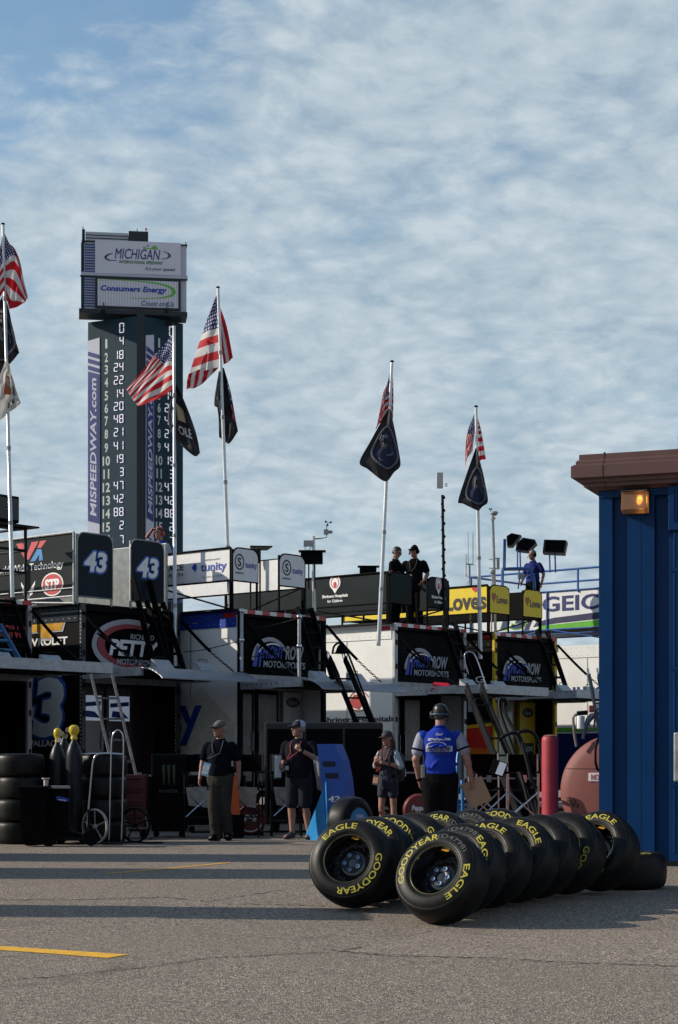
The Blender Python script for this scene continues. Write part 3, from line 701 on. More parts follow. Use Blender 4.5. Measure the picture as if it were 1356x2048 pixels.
# back row
tyre('nearest leaning racing tyre of the back row at far left, yellow word on top', (.117, 14.62, gz(14.62)+lean_h(20)), 20, 22, 30, grp, goodyear=136, eagle=-22)
row_tyre('second tyre of the back row with yellow letters on its top edge', 757, 14.98, 22, 33, goodyear=-2, eagle=None, roll=80)
row_tyre('third tyre of the back row with yellow round letters down its right shoulder', 792, 15.30, 22, 33, goodyear=42, eagle=None, roll=140)
row_tyre('fourth tyre of the back row, dull black with one yellow letter low', 838, 15.62, 22, 33, goodyear=100, eagle=None, roll=10)
row_tyre('fifth tyre of the back row with two yellow letters on top', 890, 15.98, 22, 33, goodyear=-30, eagle=None, code=58, roll=230)
row_tyre('sixth tyre of the back row with a grey code ring on top', 950, 16.42, 22, 33, goodyear=-160, eagle=None, code=14, roll=300)
row_tyre('last tyre of the back row below the chairs, yellow letters over its top', 1006, 16.95, 22, 33, goodyear=28, eagle=None, roll=15)
# tyre lying flat beside the wall
def flat_tyre():
    c = V((2.66, 16.70, gz(16.7)))
    M = Matrix.Translation(c) @ Matrix.Rotation(R(-90), 4, 'X')
    root = thing('racing_slick', 'black tyre lying flat on the asphalt at the foot of the blue wall', 'tyre', M=Matrix.Translation(c))
    X = Matrix.Translation((0, 0, TW/2 + .02)) @ Matrix.Rotation(R(-90), 4, 'X') @ Matrix.Scale(1.06, 4)
    for nm, me, m, a in (('tyre', TM[0], tyre_rub, 0), ('rim', TM[2], rim_blk, 0), ('lettering', TM[5], tyre_yel, 195)):
        o = bpy.data.objects.new(nm, me); COL.objects.link(o); o.parent = root; o.matrix_local = X @ Matrix.Rotation(R(a), 4, 'Y')
flat_tyre()
# tyre used as a display stand with a round blue sign
def sign_tyre():
    Y = 24.0; x = (701-CX)*Y/F; zc = gz(Y) + TR + .0
    Rm = Matrix.Rotation(R(52), 4, 'Z'); M = Matrix.Translation((x, Y, zc)) @ Rm
    base = Matrix.Translation((x, Y, gz(Y))) @ Rm
    root = thing('display_slick', 'worn upright tyre with a round blue sign in its middle', 'tyre', M=base); L = base.inverted() @ M
    def part(nm, me, m):
        o = bpy.data.objects.new(nm, me); COL.objects.link(o); o.parent = root; o.matrix_local = L
        if not me.materials: me.materials.append(m)
        return o
    part('tyre', TM[0], tyre_rub)
    g = G(); g.lathe([(0, -.150), (.195, -.150), (.212, -.146), (.212, -.13), (0, -.13)], 40); o = part('sign_disc', g.mesh(True), mat('sky_blue_sign', (.05, .27, .50), .45, var=.08))
    fr = (L @ V((0, -.151, 0)), (1, 0, 0), (0, 0, 1))
    txt('lettering', 'ZONE 2', wlet, root, fr, (0, .095), .16, .045, bold=.02)
    txt('lettering', 'PICKUP', yellow, root, fr, (0, .025), .25, .05, bold=.03)
    txt('lettering', 'IN A LINE UP', wlet, root, fr, (0, -.045), .24, .036, bold=.01)
sign_tyre()
# dark stacks of tyres behind the gas bottles
def tyre_stack(px, Y, n, what):
    for k in range(n):
        c = G_at(px, Y) + V((random.uniform(-.015, .015), random.uniform(-.01, .01), k*.322))
        root = thing('racing_slick', f'{["bottom", "second lowest", "second highest", "topmost"][k]} black tyre in the shaded stack {what}', 'tyre', M=Matrix.Translation(c), group='stacked spare tyres')
        X = Matrix.Translation((0, 0, .161)) @ Matrix.Rotation(R(-90), 4, 'X') @ Matrix.Rotation(R(random.uniform(0, 360)), 4, 'Y') @ Matrix.Diagonal((1, 1.05, 1, 1))
        for nm, me in (('tyre', TM[0]), ('rim', TM[2])):
            o = bpy.data.objects.new(nm, me); COL.objects.link(o); o.parent = root; o.matrix_local = X
tyre_stack(41, 25.9, 4, 'at the left picture edge')
tyre_stack(205, 26.3, 4, 'behind the spoked hand cart')

# ------------------------------------------------------------------ flags and poles
def flag_mat(kind):
    if ('flag', kind) in MT: return MT[('flag', kind)]
    m = bpy.data.materials.new(kind + '_flag_cloth'); m.use_nodes = True; t = m.node_tree; b = t.nodes['Principled BSDF']
    b.inputs['Roughness'].default_value = .75
    uv = nn(t, 'ShaderNodeUVMap'); sx = nn(t, 'ShaderNodeSeparateXYZ'); lk(t, uv.outputs[0], sx.inputs[0]); u, v = sx.outputs[0], sx.outputs[1]
    if kind == 'us':
        st = mth(t, 'MODULO', mth(t, 'FLOOR', mth(t, 'MULTIPLY', v, 12.9999)), 2.0)
        c = mixc(t, st, (.52, .012, .02), (.66, .64, .62))
        can = mth(t, 'MULTIPLY', mth(t, 'LESS_THAN', u, .4), mth(t, 'GREATER_THAN', v, 6/13))
        # rows of stars, every second row set half a step over
        a = mth(t, 'MULTIPLY', u, 1/.4*6.0); bb = mth(t, 'MULTIPLY', mth(t, 'SUBTRACT', v, 6/13), 13/7*9.0)
        row = mth(t, 'MODULO', mth(t, 'FLOOR', bb), 2.0)
        fa = mth(t, 'SUBTRACT', mth(t, 'FRACT', mth(t, 'ADD', a, mth(t, 'MULTIPLY', row, .5))), .5); fb = mth(t, 'SUBTRACT', mth(t, 'FRACT', bb), .5)
        dd = mth(t, 'ADD', mth(t, 'POWER', mth(t, 'MULTIPLY', fa, .95), 2.0), mth(t, 'POWER', mth(t, 'MULTIPLY', fb, .72), 2.0))
        star = mth(t, 'LESS_THAN', dd, .045)
        c = mixc(t, can, c, mixc(t, star, (.012, .022, .13), (.66, .66, .68)))
    elif kind == 'white':
        n = nn(t, 'ShaderNodeTexNoise', i_Scale=4.0); lk(t, uv.outputs[0], n.inputs['Vector'])
        c = mixc(t, ramp(t, n.outputs[0], [(.3, 0), (.7, 1)]), (.55, .52, .48), (.66, .64, .60))
    else:
        n = nn(t, 'ShaderNodeTexNoise', i_Scale=5.0, i_Detail=4.0); lk(t, uv.outputs[0], n.inputs['Vector'])
        c = mixc(t, ramp(t, n.outputs[0], [(.3, 0), (.7, 1)]), (.010, .010, .014), (.022, .021, .024))
    lk(t, c, b.inputs['Base Color'])
    tr = nn(t, 'ShaderNodeBsdfTranslucent'); lk(t, c, tr.inputs[0]); ms = nn(t, 'ShaderNodeMixShader'); ms.inputs[0].default_value = .32 if kind != 'black' else .1
    lk(t, b.outputs[0], ms.inputs[1]); lk(t, tr.outputs[0], ms.inputs[2]); lk(t, ms.outputs[0], t.nodes['Material Output'].inputs[0])
    MT[('flag', kind)] = m; return m
def catmull(ps, ks, t):
    n = len(ps)
    if n == 1: return ps[0]
    i = 0
    up = ks[-1] > ks[0]
    while i < n-2 and ((t > ks[i+1]) if up else (t < ks[i+1])): i += 1
    f = (t-ks[i])/(ks[i+1]-ks[i])
    p1, p2 = ps[i], ps[i+1]
    m1 = (p2 - ps[i-1])/(ks[i+1]-ks[i-1])*(ks[i+1]-ks[i]) if i > 0 else p2-p1
    m2 = (ps[i+2] - p1)/(ks[i+2]-ks[i])*(ks[i+1]-ks[i]) if i < n-2 else p2-p1
    f2, f3 = f*f, f*f*f
    return p1*(2*f3-3*f2+1) + m1*(f3-2*f2+f) + p2*(-2*f3+3*f2) + m2*(f3-f2)
class Patch:
    """cloth through control points seen at the given pixels; du = depth of every point relative to the pole"""
    def __init__(s, Y, us, vs, rows, dep=None, fold=.05, nf=2.2, ph=0.0):
        s.Y, s.us, s.vs, s.fold, s.nf, s.ph = Y, us, vs, fold, nf, ph
        dep = dep or [[.0]*len(us) for _ in vs]
        s.rows = [[P(x, y, Y + d) for (x, y), d in zip(r, dr)] for r, dr in zip(rows, dep)]
    def at(s, u, v):
        p = catmull([catmull(r, s.us, u) for r in s.rows], s.vs, v)
        k = abs((u-s.us[0])/(s.us[-1]-s.us[0])); w = abs((v-s.vs[0])/(s.vs[-1]-s.vs[0]))
        wave = math.sin(s.nf*2*math.pi*(k*.75 + w*.35) + s.ph) + .5*math.sin(s.nf*3.7*math.pi*(k*.5 - w*.8) + 1.3*s.ph + 1)
        return p + V((0, s.fold*wave*min(1, k*3), 0))
    def add(s, g, nu=22, nv=26):
        uvl = g.b.loops.layers.uv.verify(); grid = []
        for j in range(nv+1):
            v = s.vs[0] + (s.vs[-1]-s.vs[0])*j/nv
            grid.append([(g.b.verts.new(s.at(s.us[0] + (s.us[-1]-s.us[0])*i/nu, v)), (s.us[0] + (s.us[-1]-s.us[0])*i/nu, v)) for i in range(nu+1)])
        for j in range(nv):
            for i in range(nu):
                q = (grid[j][i], grid[j][i+1], grid[j+1][i+1], grid[j+1][i])
                f = g.b.faces.new([a for a, _ in q])
                for l, (_, w) in zip(f.loops, q): l[uvl].uv = w
        return g
    def text(s, txts, m, parent, u0, v0, u1, v1, bold=.02, shear=0, flipu=False, rot=False, name='lettering'):
        me = text_mesh(txts, bold, shear, 0.02); bm = G(); bm.b.from_mesh(me)
        bmesh.ops.subdivide_edges(bm.b, edges=bm.b.edges[:], cuts=1)
        xs = [v.co.x for v in bm.b.verts]; ys = [v.co.y for v in bm.b.verts]; x0, x1, y0, y1 = min(xs), max(xs), min(ys), max(ys)
        for v in bm.b.verts:
            a, b = (v.co.x-x0)/(x1-x0), (v.co.y-y0)/(y1-y0)
            if rot: a, b = b, a
            v.co = s.at(u0 + (u1-u0)*a, v0 + (v1-v0)*b) + V((0, -.024 if v.co.z > 0 else -.016, 0))
        return bm.build(name, m, parent, True)
    def line(s, g, uvs, w):
        pts = [s.at(u, v) + V((0, -.02, 0)) for u, v in uvs]
        g.tube(pts, w, 5)
    def fill(s, g, uvs, d=-.016):
        g.b.faces.new([g.b.verts.new(s.at(u, v) + V((0, d, 0))) for u, v in uvs])
def build_flag(pole, kind, patches, label=None, nm='flag'):
    g = G()
    for p in patches: p.add(g)
    o = g.build(nm, flag_mat(kind), pole, True, 'all')
    if label: o['label'] = label
    return o
def flagpole(label, pts, r=.036):
    base = V(pts[-1]); root = thing('flagpole', label, 'flagpole', base, group='flagpoles clamped to the trailers')
    a, b = V(pts[0]), V(pts[-1])
    g = G(); L = (b-a).length
    pp = []; rr = []
    for k in range(5):
        q = r*(.78 + .07*k)
        pp += [a.lerp(b, k/5), a.lerp(b, (k+1)/5 - .0005)]; rr += [q, q]
    g.tube(pp, rr, 14); g.build('pole', polew, root, True, True)
    g = G(); g.ell(a, (r*1.1, r*1.1, r*.7), u=10, v=6); g.build('cap', steel, root, True, True)
    for k in range(1, 5): g = G(); p = a.lerp(b, k/5); d = (b-a).normalized(); g.tube([p - d*.035, p + d*.035], r*1.18, 12); g.build('coupling', galv, root, True, True)
    return root, (lambda py: a.lerp(b, (P(0, py, a.y).z - a.z)/(b.z - a.z)))
flag_blue = mat('flag_oval_blue', (.010, .016, .055), .8, var=.1)
flag_grey = mat('flag_oval_grey', (.13, .135, .16), .8, var=.1)
flag_gold = mat('flag_gold', (.40, .34, .20), .8, var=.1)
flag_white = mat('flag_white_lettering', (.55, .55, .55), .8, var=.05)
flag_red = mat('flag_red_lettering', (.40, .02, .03), .8, var=.05)
def flags():
    # A: far left
    Y = 31.0
    po, _ = flagpole('pale flagpole at the left picture edge carrying three flags', [P(6, 448, Y), P(25, 1195, Y)], .033)
    build_flag(po, 'us', [Patch(Y, [0, .4, 1], [1, .46, 0], [[(7, 461), (20, 490), (33, 516)], [(9, 522), (33, 514), (54, 588)], [(12, 590), (20, 618), (46, 606)]], fold=.05),
                          Patch(Y-.1, [0, .5, 1], [1, .5, 0], [[(5, 470), (-8, 520), (-30, 560)], [(6, 520), (-14, 560), (-36, 610)], [(10, 580), (-12, 610), (-30, 660)]])], 'stars and stripes at the top of the pole')
    p = Patch(Y+.1, [0, .5, 1], [1, .5, 0], [[(8, 585), (14, 605), (19, 622)], [(-20, 650), (16, 665), (34, 690)], [(-14, 765), (8, 742), (38, 705)]])
    o = build_flag(po, 'black', [p], 'black flag with a blue oval below the stars and stripes')
    g = G(); p.line(g, [(.42+.46*math.cos(t*.3), .46+.3*math.sin(t*.3)) for t in range(22)], .018); g.build('oval', flag_grey, o, True)
    p.text('Ford', flag_grey, o, .15, .36, .72, .62, shear=.3)
    p = Patch(Y-.12, [0, .5, 1], [1, .5, 0], [[(13, 716), (16, 724), (20, 732)], [(-8, 775), (20, 780), (34, 785)], [(-20, 852), (16, 828), (41, 806)]])
    o = build_flag(po, 'white', [p], 'off white flag with dark letters, lowest of the three')
    p.text('GA', dlet, o, .66, .36, .88, .62); p.text('el, Mi', dlet, o, .45, .10, .78, .30)
    g = G(); p.fill(g, [(.3, .4), (.55, .42), (.5, .75), (.34, .72)]); g.build('orange_patch', mat('flag_orange', (.50, .13, .05), .8), o, True)
    # B: in front of the scoring tower
    Y = 34.4
    po, _ = flagpole('pale flagpole in front of the scoring tower with a slanting stars and stripes', [P(348, 650, Y), P(350.5, 1352, Y)], .036)
    build_flag(po, 'us', [Patch(Y+.05, [0, .4, 1], [1, .46, 0], [[(345.5, 667), (309, 712), (253, 779)], [(347, 721), (325, 731), (262, 794)], [(347, 777), (316, 798), (276, 812)]], [[0, .2, .5], [0, .15, .4], [0, .1, .3]], fold=.045)])
    p = Patch(Y+.06, [0, .33, .66, 1], [1, .66, .33, 0], [[(343, 775), (348, 770), (352, 768), (353, 769)], [(339, 810), (352, 812), (366, 812), (373, 812)], [(336, 842), (355, 850), (378, 858), (392, 866)], [(345, 868), (362, 890), (388, 912), (400, 906)]], fold=.05)
    o = build_flag(po, 'black', [p], 'black flag with a gold emblem and white letters')
    g = G(); p.fill(g, [(.34, .70), (.62, .60), (.60, .40), (.36, .42)], -.03); g.build('gold_emblem', flag_gold, o, True)
    p.text('OLE', flag_white, o, .34, .20, .72, .33, bold=.03)
    g = G(); Patch(Y+.02, [0, 1], [1, .5, 0], [[(343, 790), (345, 785)], [(336, 830), (346, 825)], [(341, 866), (347, 860)]], fold=.03).add(g, 6, 16); q = g.build('lit_edge_strip', mat('flag_lit_edge', (.16, .16, .17), .8), o, True, 'all')  # black cloth coloured grey here, as if lit along this edge
    # C
    Y = 34.2
    po, _ = flagpole('pale flagpole right of the scoring tower, slightly leaning', [P(436, 575, Y), P(460, 1224, Y)], .036)
    build_flag(po, 'us', [Patch(Y+.03, [0, .38], [1, .46, .08], [[(434, 589), (430, 597)], [(438, 655), (404, 667)], [(441, 733), (377, 752)]], [[0, 0], [0, .25], [0, .45]], fold=.03, nf=1.2),
                          Patch(Y+.25, [.5, .75, 1], [.0, .27, .54], [[(377, 748), (374, 764), (373, 779)], [(405, 736), (402, 752), (398, 772)], [(440, 722), (438, 730), (436, 736)]], fold=.03),
                          Patch(Y+.12, [.45, .75, 1], [1.0, .9, .78], [[(441, 615), (454, 655), (466, 716)], [(441.5, 640), (449, 680), (457, 724)], [(442, 668), (444, 700), (447, 728)]], fold=.03)])
    p = Patch(Y+.1, [0, .33, .66, 1], [1, .66, .33, 0], [[(442, 738), (444, 736), (446, 735), (448, 736)], [(433, 790), (446, 785), (456, 782), (462, 786)], [(437, 835), (450, 832), (464, 832), (471, 838)], [(438, 874), (451, 884), (459, 887), (476, 862)]], fold=.05)
    o = build_flag(po, 'black', [p], 'dark flag with a blue oval patch')
    g = G(); p.fill(g, [(.62, .74), (.95, .80), (.97, .50), (.60, .55)], -.03); g.build('blue_patch', mat('flag_patch_blue', (.015, .03, .14), .8), o, True)
    p.text('Ford', flag_white, o, .66, .54, .93, .72, shear=.2, rot=True)
    p.text('RING', flag_red, o, .72, .28, .93, .46, rot=True)
    g = G(); Patch(Y-.02, [0, 1], [1, .5, 0], [[(437, 745), (441, 740)], [(428, 805), (437, 785)], [(436, 816), (438, 818)]], fold=.03).add(g, 6, 14); g.build('lit_edge_strip', mat('flag_lit_edge', (.16, .16, .17), .8), o, True, 'all')  # same grey, light put into the colour of the dark cloth
    # D
    Y = 36.6
    po, _ = flagpole('tall pale flagpole leaning right behind the two men on the roof', [P(784, 723, Y), P(757, 1292, Y)], .040)
    build_flag(po, 'us', [Patch(Y+.06, [0, .4, 1], [1, .46, 0], [[(782, 734), (775, 765), (766, 786)], [(780, 790), (770, 795), (757, 835)], [(777, 826), (768, 838), (751, 858)]], fold=.06, nf=3),
                          Patch(Y+.08, [0, 1], [1, .46, 0], [[(784, 750), (786, 757)], [(783, 790), (787, 795)], [(780, 824), (786, 838)]], fold=.02)])
    p = Patch(Y-.08, [0, .5, 1], [1, .6, .25, 0], [[(776, 819), (779, 818), (782, 820)], [(741, 882), (772, 868), (795, 886)], [(719, 925), (770, 915), (801, 930)], [(735, 938), (769, 963), (788, 945)]], fold=.05, nf=1.4)
    o = build_flag(po, 'black', [p], 'large black flag with a dark blue oval and a script letter')
    g = G(); ov = [(.56+.36*math.cos(2*math.pi*t/28), .42+.29*math.sin(2*math.pi*t/28)) for t in range(29)]
    p.line(g, ov, .022); g.build('oval', flag_grey, o, True)
    for i in range(1):
        g = G()
        for t in range(28): p.fill(g, [(.56, .42), ov[t], ov[t+1]], -.004)
        g.build('oval_fill', flag_blue, o, True)
    p.text('F', flag_grey, o, .38, .22, .56, .58, bold=.01, shear=.2)
    g = G(); p.line(g, [(.34, .52), (.37, .58), (.43, .57), (.41, .5), (.36, .5)], .02); p.line(g, [(.45, .22), (.40, .20), (.37, .25)], .02); p.line(g, [(.52, .28), (.66, .30), (.74, .36)], .02); g.build('script', flag_grey, o, True)
    # E
    Y = 39.2
    po, _ = flagpole('pale flagpole left of the blue building with a limp stars and stripes', [P(952, 813, Y), P(961, 1318, Y)], .042)
    build_flag(po, 'us', [Patch(Y+.04, [0, .4, 1], [1, .7, .36], [[(949.5, 826), (934, 868), (930, 937)], [(950, 840), (941, 868), (934, 918)], [(951, 855), (949, 868), (945, 902)]], fold=.04),
                          Patch(Y+.1, [0, 1], [1, .46, 0], [[(953, 830), (956, 838)], [(953, 868), (964, 868)], [(955, 922), (972, 918)]], fold=.03)])
    p = Patch(Y-.08, [0, .5, 1], [1, .6, .25, 0], [[(951, 897), (953, 896), (955, 899)], [(929, 960), (953, 950), (969, 958)], [(916, 1003), (954, 995), (976, 1002)], [(924, 1006), (954, 1021), (964, 1014)]], fold=.05, nf=1.4)
    o = build_flag(po, 'black', [p], 'black flag with a dark blue oval, smaller in view')
    g = G(); ov = [(.54+.36*math.cos(2*math.pi*t/28), .42+.29*math.sin(2*math.pi*t/28)) for t in range(29)]
    p.line(g, ov, .02); g.build('oval', flag_grey, o, True)
    g = G()
    for t in range(28): p.fill(g, [(.54, .42), ov[t], ov[t+1]], -.004)
    g.build('oval_fill', flag_blue, o, True)
    p.text('F', flag_grey, o, .36, .24, .54, .58, shear=.2); p.text('d', flag_grey, o, .72, .45, .86, .75)
flags()
# ------------------------------------------------------------------ race haulers
ALPHA = 50.0; TWD = 2.5; TH = 4.03
tape_r = red_tape; tape_w = mat('white_reflector', (.66, .66, .66), .3, var=.05)
diamond = bpy.data.materials.new('diamond_plate'); diamond.use_nodes = True
def _dp():
    t = diamond.node_tree; b = t.nodes['Principled BSDF']; tcn = nn(t, 'ShaderNodeTexCoord')
    b.inputs['Metallic'].default_value = .85; b.inputs['Roughness'].default_value = .38
    w1 = nn(t, 'ShaderNodeTexWave', i_Scale=13.0, bands_direction='DIAGONAL'); lk(t, tcn.outputs['Object'], w1.inputs['Vector'])
    mp = nn(t, 'ShaderNodeMapping'); mp.inputs['Rotation'].default_value = (0, 0, R(90)); lk(t, tcn.outputs['Object'], mp.inputs[0])
    w2 = nn(t, 'ShaderNodeTexWave', i_Scale=13.0, bands_direction='DIAGONAL'); lk(t, mp.outputs[0], w2.inputs['Vector'])
    h = mth(t, 'MULTIPLY', w1.outputs['Fac'], w2.outputs['Fac'])
    lk(t, mixc(t, h, (.30, .32, .35), (.62, .64, .66)), b.inputs['Base Color'])
    bp = nn(t, 'ShaderNodeBump', i_Strength=.6, i_Distance=.01); lk(t, h, bp.inputs['Height']); lk(t, bp.outputs[0], b.inputs['Normal'])
_dp()
LEFT = lambda y=0.0, z=0.0: ((-.0, y, z), (0, -1, 0), (0, 0, 1))        # frame of a left side wall: a = distance towards the rear corner
REAR = lambda y, z=0.0: ((0, y, z), (1, 0, 0), (0, 0, 1))
def chain(root, a, b, half=True, r=.030, name='support_chain'):
    """a padded stay that ends in a bare chain"""
    a, b = V(a), V(b); k = .56 if half else 1.0
    g = G(); sag = V((0, 0, -.05))
    pts = [a.lerp(b, t) + sag*math.sin(math.pi*t) for t in [i/8*k for i in range(9)]]
    g.tube(pts, r, 8); o = g.build('support_stay', cloth_blk, root, smooth=True)
    if half:
        g = G(); n = int((b-a).length*(1-k)/.062); d = (b-a).normalized(); x = d.cross(V((0, 0, 1))).normalized(); z = x.cross(d)
        for i in range(n):
            t = k + (1-k)*(i+.5)/n; c = a.lerp(b, t) + sag*math.sin(math.pi*t); s_ = x if i % 2 else z
            ring = [c + d*.036*math.cos(q) + s_*.020*math.sin(q) for q in [2*math.pi*j/8 for j in range(9)]]
            g.tube(ring, .0075, 4, False)
        g.build('support_chain', steel, root, smooth=True)
def stile_ladder(root, top, bot, w, name='roof_ladder', m=None, st=(.10, .035), rungs=5, xdir=(1, 0, 0), wd=None):
    m = m or black; top, bot, x = V(top), V(bot), V(xdir).normalized(); d = (bot-top).normalized(); f = x.cross(d).normalized()
    g = G(); 
    for s_ in (0, 1): g.beam(top + x*w*s_, bot + x*w*s_, st[1], st[0], up=f)
    o = g.build(name, m, root)
    for k in range(rungs):
        g = G(); c = top.lerp(bot, (k+.7)/rungs); g.beam(c, c + x*w, .035, .05, up=f); g.build('rung', m, o)
    return o
def trailer(C, label, side, post, curtain, opt):
    root = thing('race_hauler', label, 'hauler trailer', V((C[0], C[1], gz(99))), (0, 0, R(ALPHA)), group='race haulers parked side by side')
    W = TWD; L = opt.get('len', 13.0)
    g = G(); g.box((0, .0, .48), (.06, L, TH-.05)); lw = g.build('side_wall', side, root)
    g = G(); g.box((W-.06, 0, .48), (W, L, TH-.05)); g.build('side_wall', side, root)
    g = G(); g.box((.0, 0.01, TH-.048), (W, L, TH)); g.build('roof', opt.get('roof', galv), root)
    g = G(); g.box((.062, L-.06, .48), (W-.062, L-.001, TH-.05)); g.box((.062, .06, .50), (W-.062, L-.062, .62)); g.box((.062, .09, 2.66), (W-.062, L-.062, 2.78)); g.build('floor', black, root)
    # rivet rail along the top of the side
    g = G(); g.box((-.018, .02, TH-.30), (-.001, L, TH-.0)); rl = g.build('top_rail', opt.get('rail', side), root)
    g = G()
    for k in range(40): g.ell((-.020, .1+.16*k, TH-.06), .009, u=6, v=4); g.ell((-.020, .1+.16*k, TH-.24), .009, u=6, v=4)
    g.build('rivets', alu, rl)
    # wall seams
    g = G()
    for y in (1.22, 2.44, 3.66, 4.88, 6.1): g.box((-.006, y, .5), (-.001, y+.02, TH-.302))
    g.build('panel_seam', opt.get('seam', galv), root)
    # rear frame
    for x0 in (-.012, W-.088):
        g = G(); g.box((x0, -.07, .40), (x0+.10, -.001, TH+.015), bev=.008); o = g.build('corner_post', post, root)
        g = G()
        for z in (.7, 1.3, 2.0, 2.5, 3.1, 3.6): g.box((x0+.03, -.085, z), (x0+.07, -.071, z+.11))
        g.build('hinge', steel, o)
        if opt.get('dots'):
            g = G()
            for k in range(44): g.ell((x0+.002, -.035, .9+.07*k), .011, u=6, v=4)
            g.build('rivets', wlet, o)
    g = G(); g.box((.09, -.065, TH-.10), (W-.09, .02, TH+.01)); h = g.build('header', black, root)
    if opt.get('tape'):
        gr, gw = G(), G(); n = 12
        for k in range(n): (gr if k % 2 else gw).box((-.0 + W*k/n, -.078, TH-.045), (W*(k+1)/n-.01, -.072, TH+.03))
        gr.build('reflector_tape', tape_r, h); gw.build('reflector_tape', tape_w, h)
        g = G(); g.box((-.024, .05, TH-.12), (-.019, .35, TH-.03)); g.build('marker_light', tape_r, h)
    g = G(); g.box((.09, -.06, 2.62), (W-.09, .02, 2.84)); g.build('mid_beam', galv, root)
    # upper curtain, slightly slack
    g = G(); rows = []
    for j in range(9):
        z = 2.86 + (TH-.12-2.86)*j/8
        rows.append([g.b.verts.new((.10 + (W-.2)*i/24, .03 + .018*math.sin(i*.9)*math.sin(j*.7+.5) + .012*math.sin(i*2.3+j), z)) for i in range(25)])
    for a, b in zip(rows, rows[1:]):
        for i in range(24): g.b.faces.new((a[i], a[i+1], b[i+1], b[i]))
    cu = g.build('curtain', curtain, root, smooth='all')
    # lower doorway: recessed bulkhead with doors
    dm = opt.get('door', glassd); yb = opt.get('recess', .55)
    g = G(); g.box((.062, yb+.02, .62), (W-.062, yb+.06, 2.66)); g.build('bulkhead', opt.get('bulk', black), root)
    for k in range(2):
        x0 = opt.get('dx', .42) + k*.72
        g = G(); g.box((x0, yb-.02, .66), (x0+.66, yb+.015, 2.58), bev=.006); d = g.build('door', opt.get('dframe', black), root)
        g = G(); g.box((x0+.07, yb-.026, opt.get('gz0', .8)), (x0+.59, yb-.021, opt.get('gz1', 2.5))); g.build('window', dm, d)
        g = G(); g.tube([(x0+(.6 if k == 0 else .06), yb-.05, 1.4), (x0+(.6 if k == 0 else .06), yb-.05, 1.75)], .014, 6); g.build('handle', chrome, d)
    g = G(); g.box((.10, -.9, .30), (W-.10, -.005, .36)); g.box((.1, -.5, .05), (W-.1, -.005, .10)); g.build('step', steel, root)
    # wheels under the side
    for y in (6.4, 7.7):
        g = G(); g.lathe([(.2, .02), (.45, .0), (.5, .05), (.5, .24), (.45, .29), (.2, .27)], 26, Matrix.Translation((.05, y, .5)) @ Matrix.Rotation(R(-90), 4, 'Z')); w = g.build('wheel', rub, root, smooth=True)
    # raised lift gate used as an awning
    z1 = opt.get('gate', 2.70); gl = 1.6
    g = G(); g.box((.09, -gl, z1-.03), (W-.09, -.09, z1)); lg = g.build('lift_gate', diamond, root)
    for x0 in (0.0, W-.075):
        g = G(); g.box((x0, -gl*.55, z1-.16), (x0+.07, -.075, z1+.02)); g.box((x0+.012, -gl, z1-.14), (x0+.062, -gl*.55-.002, z1+.012)); r = g.build('gate_rail', alu, lg)
        g = G()
        for k in range(7): g.ell((x0-.001 if x0 == 0 else x0+.071, -.25-.2*k*.62, z1-.07), .013, u=6, v=4)
        g.build('bolt', steel, r)
    g = G(); g.box((.075, -gl, z1-.15), (W-.078, -gl+.06, z1-.032))
    for y in (-.5, -1.0): g.box((.075, y, z1-.13), (W-.078, y+.07, z1-.032))
    g.build('gate_beam', steel, lg)
    g = G(); rows = []
    for j in range(7):
        t = j/6; y = -gl - .02 - .52*t; z = z1 + .01 - opt.get('droop', .20)*t*t
        rows.append(([g.b.verts.new((x, y, z)) for x in (0.0, W)], [g.b.verts.new((x, y+.004, z-.02)) for x in (0.0, W)]))
    for (a, c), (b, d) in zip(rows, rows[1:]):
        for q in ((a[0], a[1], b[1], b[0]), (c[1], c[0], d[0], d[1]), (a[0], b[0], d[0], c[0]), (a[1], c[1], d[1], b[1])): g.b.faces.new(q)
    g.b.faces.new((rows[-1][0][0], rows[-1][0][1], rows[-1][1][1], rows[-1][1][0]))
    g.build('gate_flap', diamond, lg, smooth=False)
    if opt.get('droop', .2) < .05:
        g = G(); g.box((0, -gl-.60, z1-.15), (W, -gl-.555, z1+.035), bev=.005); g.box((0, -gl-.554, z1-.15), (.05, -gl-.001, z1+.012)); g.box((W-.05, -gl-.554, z1-.15), (W, -gl-.001, z1+.012)); g.build('end_beam', alu, lg)
    for x0 in (.45, 1.55):
        g = G(); g.loft([[V(p) for p in ((x0, -gl+.02, z1+.004), (x0+.42, -gl+.02, z1+.004), (x0+.42, -gl+.22, z1+.004), (x0, -gl+.22, z1+.004))],
                         [V(p) for p in ((x0, -gl+.19, z1+.17), (x0+.42, -gl+.19, z1+.17), (x0+.42, -gl+.22, z1+.17), (x0, -gl+.22, z1+.17))]]); q = g.build('wheel_stop', alu, lg)
        g = G(); g.tube([(x0+.1, -gl+.2, z1+.168), (x0+.1, -gl+.2, z1+.215), (x0+.32, -gl+.2, z1+.215), (x0+.32, -gl+.2, z1+.168)], .008, 5); g.build('grip', steel, q)
    for x0 in (.0, W): chain(root, (x0, -.09, TH-.14), (x0 + (.03 if x0 == 0 else -.03), -gl+.1, z1+.03))
    if opt.get('stay2', True): chain(root, (.35, -.09, TH-.5), (.55, -gl+.25, z1+.03), True, .02)
    if opt.get('ladder', True): stile_ladder(root, (1.52, -.16, TH+.16), (1.55, -.72, z1+.02), .42, rungs=5, st=(.10, .04))
